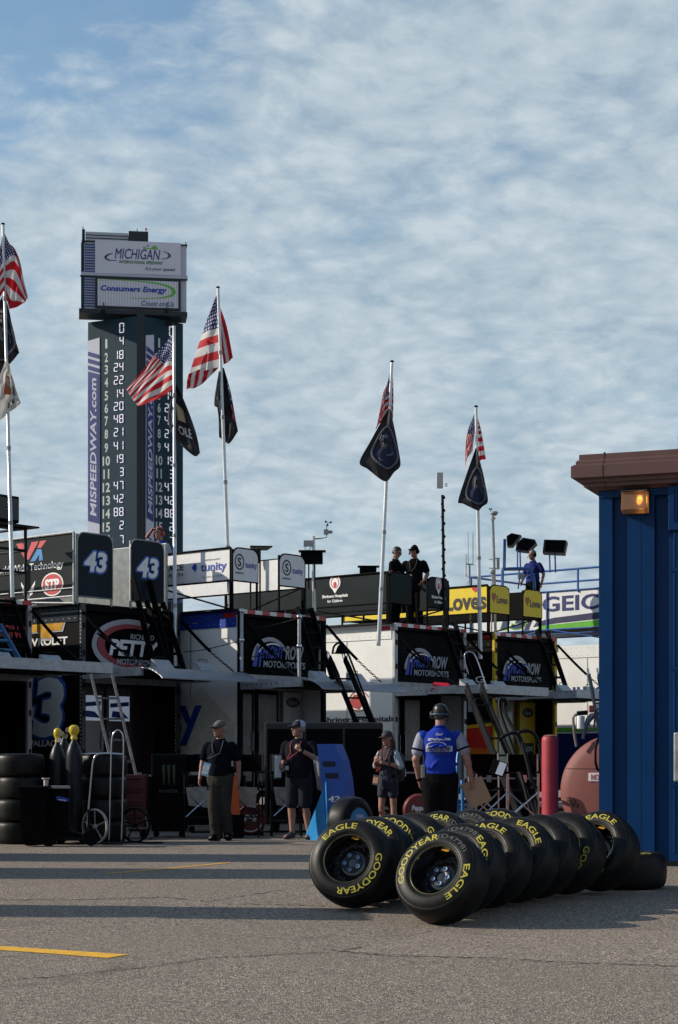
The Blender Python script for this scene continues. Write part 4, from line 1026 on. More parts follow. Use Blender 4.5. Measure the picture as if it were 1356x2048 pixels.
    # corner posts that carry hand cables over the gate
    for x0, yy in opt.get('stanchions', ()):
        g = G(); g.tube([(x0, yy, z1+.02), (x0, yy, z1+.62), (x0, yy, z1+1.18)], .032, 10); s_ = g.build('stanchion', alu, lg, smooth=True)
        g = G()
        for z in (.60, 1.14): g.ell((x0, yy, z1+z), .055, u=10, v=7)
        g.build('fitting', chrome, s_, smooth='all')
        for z in (.60, 1.12):
            g = G(); g.tube([(x0-.0, yy + (1.5*t), z1+z-.16*math.sin(math.pi*t*.5)) for t in (0, .25, .5, .75, 1)], .009, 5); g.build('hand_cable', steel, s_)
    return root
def platform(root, m, z0, z1, xs, xl, xr, ylen, rear, frame=black, legs=True, deck=True, inner=None, side_art=None, round_=0.03):
    """viewing deck rails on a trailer roof: printed panels on the left, right and rear"""
    inner = inner or m
    pl = []
    g = G(); g.box((xl+.015, .0, z0), (xl+.03, ylen, z1)); a = g.build('side_banner', m, root); pl.append(a)
    g = G(); g.box((xr-.03, .0, z0), (xr-.015, ylen, z1)); g.build('side_banner', inner, root)
    g = G(); g.box((xl+.04, ylen, z0), (xr-.04, ylen+.02, z1)); g.build('end_banner', inner, root)
    for x0, x1 in rear:
        fr = ((0, -.045, 0), (1, 0, 0), (0, 0, 1))
        g = G(); g.poly(fr, rrect(x0, z0, x1, z1, .16, (0, 0, 1, 1)), 0, .02); o = g.build('rear_panel', m, root); pl.append(o)
        out = rrect(x0-.012, z0-.012, x1+.012, z1+.012, .17, (0, 0, 1, 1)); g = G()
        g.tube([V((p[0], -.055, p[1])) for p in out] + [V((out[0][0], -.055, out[0][1]))], .017, 6); g.build('rim_tube', frame, o, smooth=True)
    g = G()
    for x in (xl, xr):
        for z in (z0-.01, z1+.01): g.tube([(x, 0, z), (x, ylen, z)], .02, 6)
        for y in [ylen*k/2 for k in range(3)]: g.tube([(x, y, TH if legs else z0), (x, y, z1)], .026, 6)
    if legs:
        for x0, x1 in rear:
            for x in (x0, x1): g.tube([(x, -.04, TH), (x, -.04, z1-.02)], .024, 6)
        g.tube([(xl, 0, TH+.02), (xl, ylen*.5, z0)], .018, 6); g.tube([(xl, ylen, TH+.02), (xl, ylen*.5, z0)], .018, 6)
        g.tube([(xr, 0, z0), (xr, ylen*.5, TH+.02)], .018, 6); g.tube([(xl, ylen*.98, TH+.3), (xr, ylen*.98, TH+.3)], .018, 6)
        g.tube([(xl, .02, TH+.3), (xl, ylen, TH+.3)], .014, 6)
    g.build('rail_frame', frame, root, smooth=True)
    if deck:
        g = G(); g.box((xl, 0.0, TH+.006), (xr, ylen, TH+.04)); g.build('deck', steel, root)
    return pl
def frl(root):                                             # the wordmark on the upper curtain
    fr = REAR(-.012)
    txt('lettering', 'FRONT', bluep, root, fr, (1.00, 3.29), .62, .25, bold=.03, shear=.28)
    txt('lettering', 'ROW', glet, root, fr, (1.62, 3.30), .55, .27, bold=.03, shear=.28)
    txt('lettering', 'MOTORSPORTS', glet, root, fr, (1.32, 3.06), 1.22, .13, bold=.01, shear=.1)
    g = G(); i_ = arc(.92, 3.10, .46, .40, 178, 40, 16); o_ = arc(.92, 3.10, .54, .48, 178, 36, 16); g.strip(fr, i_, o_, 0, .004); g.build('emblem_arc', glet, root)
    g = G(); i_ = arc(1.0, 3.10, .46, .34, 150, 40, 14); o_ = arc(1.0, 3.10, .49, .37, 150, 40, 14); g.strip(fr, i_, o_, 0, .004); g.build('emblem_arc', wlet, root)
    g = G(); g.poly(fr, [(.40, 3.0), (.52, 3.0), (.60, 3.36), (.52, 3.40)], 0, .004); g.poly(fr, [(.57, 3.0), (.63, 3.0), (.68, 3.36), (.64, 3.37)], 0, .004); g.build('emblem_bar', bluep, root)

cur_b = mat('black_curtain', (.005, .005, .006), .8, spec=.05, var=.35, vs_=2.2, bump=.4, bs=4)
cur_g = mat('faded_black_curtain', (.010, .010, .011), .8, spec=.05, var=.4, vs_=1.8, bump=.5, bs=4)
sidegrey = mat('silver_white_side', (.80, .80, .78), .42, var=.05, vs_=1.5, dirt=(.70, .69, .66), dscale=1.1, bump=.08, bs=1.8)
C0, C1, C2, C3, C4, C5 = (-7.18, 30.45), (-4.71, 32.7), (-1.92, 34.0), (1.11, 37.3), (3.41, 40.0), (7.0, 43.1)

# -- one unseen hauler added left of the frame to throw long shade
tm1 = trailer((-10.0, 27.9), 'unseen dark hauler added beyond the left edge to cast shade', blackw, galv, cur_b, dict(ladder=False, stay2=False))
# -- leftmost hauler in view
t0 = trailer(C0, 'black hauler cut by the left picture edge with a chained lift gate', blackw, mat('bare_post', (.30, .29, .29), .45, metal=.5, var=.2), cur_b, dict(gate=2.84, tape=True, stay2=False, droop=.0))
txt('lettering', 'RACING', redp, t0, REAR(-.012), (2.0, 3.5), .8, .22, bold=.02, shear=.2)
g = G()
for z in (.55, .95, 1.35): g.tube([(1.3, .1, TH+z), (2.5, .1, TH+z), (2.5, 3.6, TH+z)], .026, 6)
for y in (.1, 1.8, 3.6): g.tube([(2.5, y, TH), (2.5, y, TH+1.4)], .03, 6)
g.tube([(1.3, .1, TH), (1.3, .1, TH+1.7)], .03, 6)
g.build('rail_frame', steel, t0, smooth=True)
g = G(); g.box((1.62, .05, TH+1.42), (2.32, .38, TH+1.90), bev=.02); s = g.build('monitor', black, t0)
g = G(); g.box((1.66, .03, TH+1.47), (2.28, .048, TH+1.85)); g.build('screen', glassd, s)
g = G(); g.box((1.4, -.05, TH+1.36), (2.7, .5, TH+1.39)); g.build('monitor_shelf', steel, t0)
bl = mat('ladder_blue', (.05, .14, .28), .4)
stile_ladder(t0, (1.02, -.5, 3.55), (1.16, -.9, 2.88), .4, m=bl, rungs=4)

# -- hauler with the 43 panels
t1 = trailer(C1, 'black hauler with big white numeral on its side and two numbered charcoal panels on top', blackw, mat('post_black_steel', (.05, .052, .058), .4, metal=.5, var=.2), cur_b,  # bulkhead and doors have their own dark maroon tones
             dict(gate=2.84, dots=True, stanchions=((2.46, -1.72),), door=mat('painted_reflection_window', (.55, .65, .80), .1, var=.5, vs_=2.6, emit=(.62, .75, 1.0), es=.22), gz0=1.95, gz1=2.42, bulk=mat('maroon_bulkhead', (.030, .012, .022), .3, coat=.4, var=.4, vs_=1.5), dframe=mat('dark_plum_door', (.035, .016, .028), .25, coat=.5, var=.3, vs_=2), seam=black, rail=charb))  # pale glowing windows stand in for a reflected white hauler, no lamp inside
pl = platform(t1, char, TH+.16, TH+1.30, None, -.14, 2.2, 4.4, ((-.10, .74), (1.22, 2.06)), frame=galv, legs=True, inner=mat('pale_grey_panel', (.20, .22, .22), .4, var=.2))
for o, xc in zip(pl[1:], (.32, 1.64)):
    o.data.materials[0] = charb
    fr = REAR(-.066)
    txt('lettering', '43', lblue, t1, fr, (xc, TH+.80), .62, .44, bold=.07, shear=.14, off=.0, thick=.004)
    txt('lettering', '43', wlet, t1, fr, (xc, TH+.80), .55, .375, bold=.035, shear=.14, off=.005, thick=.004)
side = ((-.126, 0, 0), (0, -1, 0), (0, 0, 1)); zc = TH
txt('lettering', 'World Wide Technology', wlet, t1, side, (-1.32, zc+.74), 2.05, .17, bold=.012)
g = G()
g.poly(side, [(-1.62, zc+1.22), (-1.42, zc+1.22), (-1.30, zc+1.02), (-1.18, zc+1.22), (-.98, zc+1.22), (-1.26, zc+.90), (-1.36, zc+.90)]); g.poly(side, [(-.94, zc+1.22), (-.76, zc+1.22), (-.92, zc+1.09), (-1.02, zc+1.10)]); g.build('emblem_red', mat('coral_red', (.55, .045, .06), .45), t1)
g = G(); g.poly(side, [(-1.22, zc+.86), (-1.08, zc+.86), (-.96, zc+.98), (-.98, zc+.86), (-.86, zc+.86), (-.90, zc+1.06), (-1.02, zc+1.08)]); g.build('emblem_blue', mat('emblem_sky_blue', (.02, .20, .50), .45), t1)
g = G(); g.poly(side, arc(-.60, zc+.40, .30, .215, 0, 354, 40), 0, .004); g.build('oval_emblem', wlet, t1)
g = G(); g.poly(side, arc(-.60, zc+.40, .27, .19, 0, 354, 40), .0045, .007); g.build('oval_emblem', redp, t1)
txt('lettering', 'STP', wlet, t1, side, (-.60, zc+.40), .40, .20, bold=.05, shear=.05, off=.008)
g = G()
for sgn in (-1, 1):
    for k in range(3): g.poly(side, [(-1.28+sgn*.02, zc+.30-.03*k), (-1.28+sgn*(.20-.03*k), zc+.50-.08*k), (-1.28+sgn*(.19-.03*k), zc+.42-.08*k), (-1.28+sgn*.02, zc+.26-.03*k)])
g.poly(side, [(-1.28, zc+.26), (-1.22, zc+.20), (-1.28, zc+.14), (-1.34, zc+.20)]); g.build('winged_emblem', wlet, t1)
txt('lettering', 'AIR FORCE', wlet, t1, side, (-1.28, zc+.06), .5, .055, bold=.01)
# side art of the black hauler
side = ((-.0075, 0, 0), (0, -1, 0), (0, 0, 1))
bow = [(-.44, -.10), (-.52, -.10), (-.42, .10), (-.16, .10), (-.16, .22), (.16, .22), (.20, .10), (.52, .10), (.42, -.10), (.16, -.10), (.16, -.22), (-.16, -.22), (-.20, -.10)]
g = G(); g.poly(side, [(a*1.08-.90, b*1.25+3.69) for a, b in bow], 0, .004); g.build('emblem_rim', glet, t1)
g = G(); g.poly(side, [(a*.96-.90, b*1.02+3.69) for a, b in bow], .0045, .009); g.build('emblem', gold, t1)
txt('lettering', 'CHEVROLET', wlet, t1, side, (-1.08, 3.40), 1.52, .145, bold=.03, off=0)
txt('lettering', '43', mat('numeral_deep_blue', (.02, .06, .34), .4), t1, side, (-1.32, 2.18), 1.95, 1.24, bold=.07, shear=.12, off=0, thick=.002)
txt('lettering', '43', lblue, t1, side, (-1.32, 2.18), 1.93, 1.22, bold=.075, shear=.12, off=.0025, thick=.002)
txt('lettering', '43', mat('numeral_deep_blue', (.02, .06, .34), .4), t1, side, (-1.32, 2.18), 1.86, 1.15, bold=.065, shear=.12, off=.005, thick=.002)
txt('lettering', '43', wlet, t1, side, (-1.32, 2.18), 1.82, 1.11, bold=.045, shear=.12, off=.0075, thick=.002)
txt('lettering', 'WALLACE', wlet, t1, side, (-1.02, 1.52), .95, .12, bold=.03)
fr = REAR(.522)
for k in range(2):
    x0 = .49 + .72*k; g = G(); g.poly(fr, [(x0+.02, 2.28), (x0+.5, 2.32), (x0+.5, 2.24), (x0+.02, 2.20)]); g.poly(fr, [(x0+.05, 2.02), (x0+.5, 2.0), (x0+.34, 2.12), (x0+.08, 2.14)])
    g.build('reflection_print', bluep, t1)  # blue bars painted as the reflected lettering in the glass
# oval wordmark on the upper curtain
fr = REAR(-.012)
g = G(); g.strip(fr, arc(1.26, 3.34, .86, .40, 60, 290, 40), arc(1.26, 3.34, .98, .50, 60, 290, 40)); g.build('oval_band', glet, t1)
g = G(); g.strip(fr, arc(1.30, 3.34, .70, .33, 64, 296, 40), arc(1.26, 3.34, .84, .41, 60, 290, 40)); g.build('oval_band', mat('dull_red_band', (.30, .035, .05), .5), t1)
txt('lettering', 'RICHARD', glet, t1, fr, (1.55, 3.52), .62, .10, bold=.03, shear=.2)
txt('lettering', 'PETTY', wlet, t1, fr, (1.36, 3.30), 1.30, .30, bold=.04, shear=.2)
txt('lettering', 'MOTORSPORTS', glet, t1, fr, (1.42, 3.04), 1.05, .11, bold=.03, shear=.2)
for x in (1.18, 1.6): stile_ladder(t1, (x, -.14, TH+.55), (x+.1, -.62, 2.88), .02, name='ladder_stile', rungs=1, st=(.12, .02))

# -- white hauler with blue top stripe
t2 = trailer(C2, 'white sided hauler with a blue top stripe behind the man in the dark polo', sidegrey, black, cur_b,
             dict(tape=True, rail=mat('royal_blue_stripe', (.012, .045, .34), .35, var=.1), stanchions=((.04, -1.52),), door=glassg, bulk=mat('pale_bulkhead', (.36, .36, .36), .4, var=.2), dx=.32, recess=.5))
pl = platform(t2, whiteb, TH+.57, TH+1.17, None, -.18, 1.86, 4.1, ((-.18, .50), (1.13, 1.86)))
side = ((-.166, 0, 0), (0, -1, 0), (0, 0, 1))
def surf(xc, zc_, fr, w, h):
    g = G(); g.strip(fr, arc(xc, zc_, .105*w, .125, 0, 360, 24), arc(xc, zc_, .13*w, .155, 0, 360, 24), 0, .003); g.build('ring_emblem', dlet, t2)
txt('lettering', 'SURFACE', dlet, t2, side, (-1.72, TH+.90), .92, .12, bold=.01)
txt('lettering', 'SUNSCREEN', dlet, t2, side, (-1.72, TH+.76), .88, .065)
txt('lettering', 'tunity', bluep, t2, side, (-.46, TH+.83), .68, .20, bold=.02)
g = G(); g.strip(side, arc(-2.42, TH+.84, .12, .13, 0, 360, 24), arc(-2.42, TH+.84, .15, .16, 0, 360, 24), 0, .003); g.build('ring_emblem', dlet, t2)
g = G(); g.poly(side, [(-1.05, TH+.87), (-.95, TH+.96), (-.91, TH+.90), (-.91, TH+.84), (-.95, TH+.78)]); g.build('emblem', bluep, t2)
txt('lettering', 'OPPORTUNITY', glet, t2, side, (-.5, TH+.99), .42, .03); txt('lettering', 'AUDIO & MORE', glet, t2, side, (-.5, TH+.67), .55, .03)
fr = REAR(-.066)
for xc in (.16, 1.50):
    surf(xc-.17, TH+.92, fr, 1.0, 1)
    txt('lettering', 'S', dlet, t2, fr, (xc-.17, TH+.92), .10, .17, bold=.02)
    txt('lettering', 'SURFACE', dlet, t2, fr, (xc-.17, TH+.71), .24, .035)
    txt('lettering', 'tunity', mat('violet_blue_lettering', (.10, .12, .40), .5), t2, fr, (xc+.15, TH+.86), .32, .14, bold=.02)
frl(t2)
side = ((-.0075, 0, 0), (0, -1, 0), (0, 0, 1))
txt('lettering', 'tunity', bluep, t2, side, (-2.40, 1.98), 2.95, .97, bold=.02)
g = G(); g.poly(side, [(-1.9, 1.75), (-.95, 2.62), (-.05, 1.9), (-.05, 1.25), (-.6, 1.0)], -.0006, -.0001)
g.build('pale_green_wedge', mat('pale_grey_green', (.62, .63, .565), .45), t2)
txt('lettering', 'TV', bluep, t2, side, (-1.0, 1.28), .3, .10)
fr = REAR(.46)
g = G(); g.box((1.80, .44, .7), (2.36, .475, 2.56)); g.build('wall_panel', mat('pale_interior_panel', (.40, .40, .40), .4, var=.1), t2)
fr = REAR(.436); g = G(); g.poly(fr, arc(2.08, 2.36, .20, .10, 0, 350, 28)); g.build('oval_emblem', dlet, t2)
txt('lettering', 'Ford', glet, t2, fr, (2.08, 2.36), .26, .10, shear=.3, off=.005)
txt('lettering', 'tunity', bluep, t2, fr, (2.08, 1.90), .36, .12, bold=.02)

# -- hauler with the dark banner
t3 = trailer(C3, 'white sided hauler under a dark banner where two men stand on the roof', sidegrey, mat('galvanised_post', (.36, .38, .40), .45, metal=.5, var=.2), cur_g,
             dict(tape=True, door=glassg, dx=.30, stanchions=(), droop=.0))
pl = platform(t3, char, TH+.44, TH+1.06, None, -.18, 1.87, 4.6, ((-.18, .56), (1.13, 1.87)))
side = ((-.166, 0, 0), (0, -1, 0), (0, 0, 1))
def shrine(root, fr, c, k):
    g = G(); g.poly(fr, arc(c[0], c[1]+.14, .13*k, .15, -60, 240, 26) + [(c[0], c[1]-.09)], 0, .003); g.build('drop_emblem', wlet, root)
    g = G(); g.strip(fr, arc(c[0], c[1]+.14, .085*k, .10, 0, 360, 22), arc(c[0], c[1]+.14, .10*k, .118, 0, 360, 22), .0035, .006); g.poly(fr, arc(c[0], c[1]+.10, .04*k, .06, 0, 340, 12), .0035, .006); g.build('red_mark', redp, root)
    txt('lettering', 'Shriners Hospitals', wlet, root, fr, (c[0], c[1]-.15), .62*k, .085, bold=.03)
    txt('lettering', 'for Children', wlet, root, fr, (c[0], c[1]-.245), .36*k, .06, bold=.02)
shrine(t3, side, (-1.42, TH+.80), 1.15)
shrine(t3, REAR(-.066), (1.50, TH+.80), .80)
frl(t3)
side = ((-.0075, 0, 0), (0, -1, 0), (0, 0, 1))
txt('lettering', 'Shriners Hospitals', dlet, t3, side, (-.92, 2.06), 1.95, .15, bold=.02)
g = G(); g.poly(side, [(-1.12, 2.34), (-.9, 2.28), (-.80, 2.40), (-.86, 2.58), (-1.02, 2.60), (-1.15, 2.46)], 0, .003); g.build('red_mark', mat('side_red_mark', (.36, .02, .03), .45), t3)
g = G(); g.strip(side, arc(-.9, 2.46, .26, .20, 20, 330, 30), arc(-.9, 2.46, .28, .22, 20, 330, 30), 0, .003); g.build('ring_mark', mat('side_ring_mark', (.42, .10, .10), .45), t3)
g = G(); g.box((.5, -1.3, 2.71), (1.0, -.9, 2.72)); g.build('gate_mat', steel, t3)

# -- hauler with the yellow banner
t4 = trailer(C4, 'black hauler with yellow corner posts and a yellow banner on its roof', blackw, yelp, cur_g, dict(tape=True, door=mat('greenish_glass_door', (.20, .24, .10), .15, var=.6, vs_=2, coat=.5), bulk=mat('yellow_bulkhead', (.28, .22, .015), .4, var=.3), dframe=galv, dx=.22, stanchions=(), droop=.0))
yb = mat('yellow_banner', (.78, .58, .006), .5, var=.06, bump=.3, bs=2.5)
pl = platform(t4, yb, TH+.46, TH+1.06, None, -.18, 1.87, 4.2, ((-.18, .56), (1.13, 1.87)), inner=black)
side = ((-.166, 0, 0), (0, -1, 0), (0, 0, 1))
txt('lettering', "Loves", dlet, t4, side, (-.62, TH+.74), 1.14, .40, bold=.03)
HEART = [(0, -.5), (.48, .02), (.5, .26), (.36, .46), (.16, .46), (0, .28), (-.16, .46), (-.36, .46), (-.5, .26), (-.48, .02)]
g = G(); g.poly(side, [(a*.20-.34, b*.14+TH+.99) for a, b in HEART]); g.poly(side, [(a*.34-1.86, b*.30+TH+.80) for a, b in HEART]); g.build('heart', redp, t4)
for xc in (.20, 1.52):
    fr = REAR(-.066)
    txt('lettering', 'Loves', mat('faded_brown_lettering', (.16, .11, .05), .5), t4, fr, (xc+.08, TH+.76), .42, .17, bold=.05)
    g = G(); g.poly(fr, [(a*.16-.24+xc, b*.22+TH+.80) for a, b in HEART]); g.build('heart', mat('faded_red', (.40, .09, .05), .5), t4)
frl(t4)
side = ((-.0075, 0, 0), (0, -1, 0), (0, 0, 1))
fl_r = mat('flame_red', (.80, .030, .015), .35, coat=.2); fl_o = mat('flame_orange', (.90, .20, .01), .35, coat=.2); fl_y = mat('flame_yellow', (.95, .60, .02), .35, coat=.2)
g = G(); g.poly(side, [(-2.2, .62), (-.02, .62), (-.02, 1.98), (-2.2, 1.80)], 0, .002); g.build('flame_red', fl_r, t4)
g = G(); g.poly(side, [(-2.2, 1.80), (-.02, 1.98), (-.02, 2.05), (-2.2, 1.88)], .0025, .004); g.poly(side, [(-2.2, 1.28), (-1.0, 1.22), (-.02, .98), (-.02, 1.16), (-.6, 1.38), (-2.2, 1.42)], .0025, .004); g.build('flame_yellow', fl_y, t4)
g = G(); g.poly(side, [(-2.2, 1.425), (-.6, 1.385), (-.02, 1.165), (-.02, 1.46), (-2.2, 1.60)], .0025, .004); g.build('flame_orange', fl_o, t4)
txt('lettering', 'RACING', wlet, t4, side, (-.95, 3.02), 1.5, .15, bold=.02)
g = G(); g.poly(side, [(-.66, 2.3), (-.46, 2.3), (-.46, 2.85), (-.66, 2.85)], 0, .003); g.build('side_plate', glet, t4)
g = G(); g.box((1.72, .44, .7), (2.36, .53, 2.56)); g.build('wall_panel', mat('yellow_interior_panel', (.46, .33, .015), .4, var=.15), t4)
fr = REAR(.436); g = G(); g.poly(fr, arc(2.04, 2.32, .22, .11, 0, 350, 28)); g.poly(fr, arc(2.04, 1.02, .22, .11, 0, 350, 28)); g.poly(fr, [(1.80, 1.34), (2.28, 1.34), (2.28, 1.62), (1.80, 1.62)]); g.build('emblem', dlet, t4)
txt('lettering', 'Ford', glet, t4, fr, (2.04, 2.32), .28, .11, shear=.3, off=.005); txt('lettering', 'Loves', redp, t4, fr, (2.04, 1.90), .32, .12, bold=.03)
txt('lettering', 'K-LOVE', glet, t4, fr, (2.04, 1.48), .40, .12, bold=.03, off=.005)

# -- rightmost hauler, mostly behind the blue building
t5 = trailer(C5, 'white sided hauler with green stripe partly hidden by the blue building', sidegrey, galv, cur_g, dict(rail=sidegrey, ladder=False))
pl = platform(t5, whiteb, TH+.42, TH+1.34, None, -.16, 2.4, 4.6, ((-.1, .7), (1.4, 2.3)), frame=mat('blue_rail', (.02, .09, .30), .4), deck=False)
side = ((-.146, 0, 0), (0, -1, 0), (0, 0, 1)); 
txt('lettering', 'GEICO', mat('deep_navy', (.008, .016, .12), .45), t5, side, (-1.32, TH+1.04), 2.25, .38, bold=.025)
g = G(); g.poly(side, [(-2.62, TH+.62), (-2.1, TH+.70), (-.0, TH+.82), (-.0, TH+.64), (-2.0, TH+.56), (-2.72, TH+.50)]); g.poly(side, [(-3.0, TH+.43), (-2.82, TH+.72), (-2.72, TH+.72), (-2.85, TH+.43)]); g.build('navy_band', mat('band_navy', (.012, .010, .07), .45), t5)
g = G(); g.poly(side, [(-2.66, TH+.43), (-2.44, TH+.52), (-.0, TH+.62), (-.0, TH+.44)]); g.build('green_band', green, t5)
txt('lettering', '13', green, t5, side, (-3.30, TH+.66), .86, .42, bold=.09, shear=.2, off=0)
txt('lettering', '13', mat('deep_navy', (.008, .016, .12), .45), t5, side, (-3.30, TH+.66), .78, .36, bold=.05, shear=.2, off=.005)
side = ((-.0075, 0, 0), (0, -1, 0), (0, 0, 1))
txt('lettering', 'DILLON', navy, t5, side, (-1.15, 2.86), 1.75, .32, bold=.01)
g = G(); g.poly(side, [(-6, 1.92), (-.02, 1.92), (-.02, 2.02), (-6, 2.02)], 0, .003); g.build('green_stripe', green, t5)
g = G(); g.poly(side, [(-6, .5), (-.02, .5), (-.02, 1.88), (-6, 1.88)], 0, .003); g.build('blue_skirt', mat('skirt_navy', (.008, .014, .10), .35, coat=.3), t5)
g = G(); brl = MT['blue_rail']
for z in (1.84, 2.3): pass
g.tube([(-.16, .0, TH+1.86), (-.16, 4.6, TH+1.86), (2.4, 4.6, TH+1.86), (2.4, .0, TH+1.86)], .03, 6)
for x, y in ((-.16, .3), (-.16, 1.4), (-.16, 2.9), (-.16, 4.6), (2.4, 2.3), (2.4, 4.6)): g.tube([(x, y, TH+1.3), (x, y, TH+1.86)], .03, 6)
g.build('top_rail_tube', brl, t5, smooth=True)
g = G(); g.box((-.1, 0.02, TH+.50), (2.35, 4.5, TH+.54)); g.build('deck', steel, t5)
# ------------------------------------------------------------------ people
def ring(c, rx, ry, n=16, M=None, sq=1.0):
    out = []
    for k in range(n):
        t = 2*math.pi*k/n; cx, cy = math.cos(t), math.sin(t)
        v = V((rx*math.copysign(abs(cx)**sq, cx), ry*math.copysign(abs(cy)**sq, cy), 0)); out.append(V(c) + (M @ v if M is not None else v))
    return out
def limb(g, pts, rad, n=12):
    pts = [V(p) for p in pts]
    P2, R2 = [], []
    for i in range(len(pts)-1):
        k = 5
        for j in range(k):
            t = j/k; P2.append(pts[i].lerp(pts[i+1], t)); R2.append(rad[i] + (rad[i+1]-rad[i])*t)
    P2.append(pts[-1]); R2.append(rad[-1])
    g.tube(P2, R2, n)
    for p, r in zip(pts, rad): g.ell(p, r*.99, u=12, v=8)
def person(label, loc, rz, pose, look, scale=1.0):
    """figure facing -Y before turning by rz; L is the side at smaller x, R at larger x (as seen from its front)"""
    root = thing('person', label, 'person', V(loc), (0, 0, R(rz)))
    S = Matrix.Scale(scale, 4); W = pose.get
    bw = look.get('build', 1.0); fem = look.get('fem', False)
    lean = W('lean', 0.0)
    hipz, shz = .93, 1.415
    sw = (.165 if fem else .195)*bw
    hp = {'L': V((-.095, 0, hipz)), 'R': V((.095, 0, hipz))}
    kn = {'L': V(W('kneeL', (-.10, -.02, .50))), 'R': V(W('kneeR', (.10, -.02, .50)))}
    an = {'L': V(W('ankL', (-.11, .02, .085))), 'R': V(W('ankR', (.11, .02, .085)))}
    toe = {s: an[s] + V(W('toe'+s, ((-.03 if s == 'L' else .03), -.17, -.045))) for s in 'LR'}
    sh = {'L': V((-sw, lean, shz)), 'R': V((sw, lean, shz))}
    el = {'L': V(W('elL', (-.25, .02, 1.14))), 'R': V(W('elR', (.25, .02, 1.14)))}
    wr = {'L': V(W('wrL', (-.27, -.06, .90))), 'R': V(W('wrR', (.27, -.06, .90)))}
    hc = V(W('head', (0, -.03+lean, 1.665))); yaw, pit = W('yaw', 0), W('pitch', 0)
    HM = Matrix.Translation(hc) @ Matrix.Rotation(R(yaw), 4, 'Z') @ Matrix.Rotation(R(pit), 4, 'X')
    H3 = HM.to_3x3().to_4x4()
    # --- bare body as one surface
    g = G()
    for s in 'LR':
        limb(g, [hp[s], kn[s], an[s]], [.088*bw, .056*bw, .040])
        mid = kn[s].lerp(an[s], .32) + V((0, .018, 0)); g.ell(mid, (.052*bw, .055*bw, .10), u=12, v=8)
        limb(g, [an[s] + V((0, .03, -.03)), toe[s]], [.040, .034], 10)
        limb(g, [sh[s] + V((-.03 if s == 'R' else .03, 0, -.03)), el[s], wr[s]], [.044*bw, .042*bw, .029], 12)
        fm = el[s].lerp(wr[s], .28); g.ell(fm, .043*bw, u=10, v=7)
    tors = [(.86, .15, .115, 0), (.95, .165*(1.03 if fem else 1), .12, 0), (1.05, .15*(.9 if fem else 1), .112*bw, lean*.2), (1.18, .155*(.92 if fem else 1), .115*bw, lean*.45), (1.32, .175*(.92 if fem else 1), .118*bw, lean*.75), (1.41, .160*(.92 if fem else 1), .10, lean*.95), (1.47, .09, .075, lean), (1.52, .058, .058, lean)]
    g.loft([ring((0, y, z), rx*bw, ry) for z, rx, ry, y in tors])
    g.tube([V((0, lean+.01, 1.46)), V((0, lean+.0, 1.53)), hc + H3 @ V((0, .02, -.07))], [.066, .056, .056], 12)
    hd = [(-.122, -.040, .026, .028), (-.112, -.034, .040, .046), (-.085, -.022, .055, .066), (-.045, -.010, .065, .082), (0, .0, .072, .092), (.04, .005, .075, .097), (.075, .008, .068, .088), (.102, .010, .050, .066), (.118, .010, .025, .035)]
    g.loft([[HM @ v for v in ring((0, y, z), rx, ry)] for z, y, rx, ry in hd])
    g.loft([[HM @ V(p) for p in q] for q in ([(-.008, -.088, .022), (.008, -.088, .022), (.006, -.10, .024), (-.006, -.10, .024)], [(-.015, -.083, -.030), (.015, -.083, -.030), (.010, -.118, -.026), (-.010, -.118, -.026)], [(-.012, -.08, -.040), (.012, -.08, -.040), (.008, -.100, -.040), (-.008, -.100, -.040)])])
    for sx in (-1, 1): g.ell(HM @ V((sx*.076, .012, -.005)), (.012, .022, .032), H3, u=10, v=7)
    # hands
    for s in 'LR':
        d = V(W('hand'+s, tuple((wr[s]-el[s]).normalized()))).normalized(); pn = V(W('palm'+s, ((1 if s == 'L' else -1), 0, 0))); pn = (pn - d*pn.dot(d))
        pn = pn.normalized() if pn.length > .1 else d.orthogonal().normalized()
        x = d.cross(pn).normalized(); curl = W('curl'+s, .5)
        if x.y > 0: x = -x                                   # thumb side towards the front
        Mh = Matrix(((*x, 0), (*pn, 0), (*d, 0), (0, 0, 0, 1))).transposed()
        w0 = wr[s]; rows = [(0, .024, .018), (.03, .034, .017), (.065, .041, .016), (.085, .040, .013)]
        g.loft([ring(w0 + d*z, rx, ry, 12, Mh) for z, rx, ry in rows])
        for i, (off, ln) in enumerate(((.030, .070), (.010, .080), (-.010, .074), (-.029, .058))):
            b0 = w0 + d*.080 + x*off; a1 = curl*.7; a2 = curl*1.5
            p1 = b0 + (d*math.cos(a1) + pn*math.sin(a1))*ln*.5; p2 = p1 + (d*math.cos(a2) + pn*math.sin(a2))*ln*.5
            g.tube([b0 - d*.01, b0.lerp(p1, .5), p1, p1.lerp(p2, .6), p2], [.0098, .0096, .009, .0085, .007], 8)
        t0_ = w0 + d*.025 + x*.028; t1_ = t0_ + (d*.7 + x*.6 + pn*.25).normalized()*.04; t2_ = t1_ + (d*.9 + x*.15 + pn*.4).normalized()*.03
        g.tube([t0_, t1_, t2_], [.013, .011, .008], 8)
    me = g.mesh(); me.transform(S); me = remesh(me, .0085*scale, 3)
    body = link_mesh('body', me, look.get('skin', skin), root, False)
    def part(nm, g, m, rm=None, it=4, smooth='all'):
        me = g.mesh(smooth); me.transform(S)
        if rm: me = remesh(me, rm, it)
        return link_mesh(nm, me, m, root, False)
    for sx in (-1, 1):
        g = G(); g.ell(HM @ V((sx*.030, -.083, .014)), (.012, .008, .007), H3, u=8, v=6); part('eye', g, eyem)
    g = G(); g.ell(HM @ V((0, -.094, -.066)), (.024, .008, .006), H3, u=10, v=6); part('mouth', g, lipm)
    # --- trousers or shorts
    tm = look['legs']; hem = look.get('hem', .12)            # fraction of the shin left bare (1 = to the ankle)
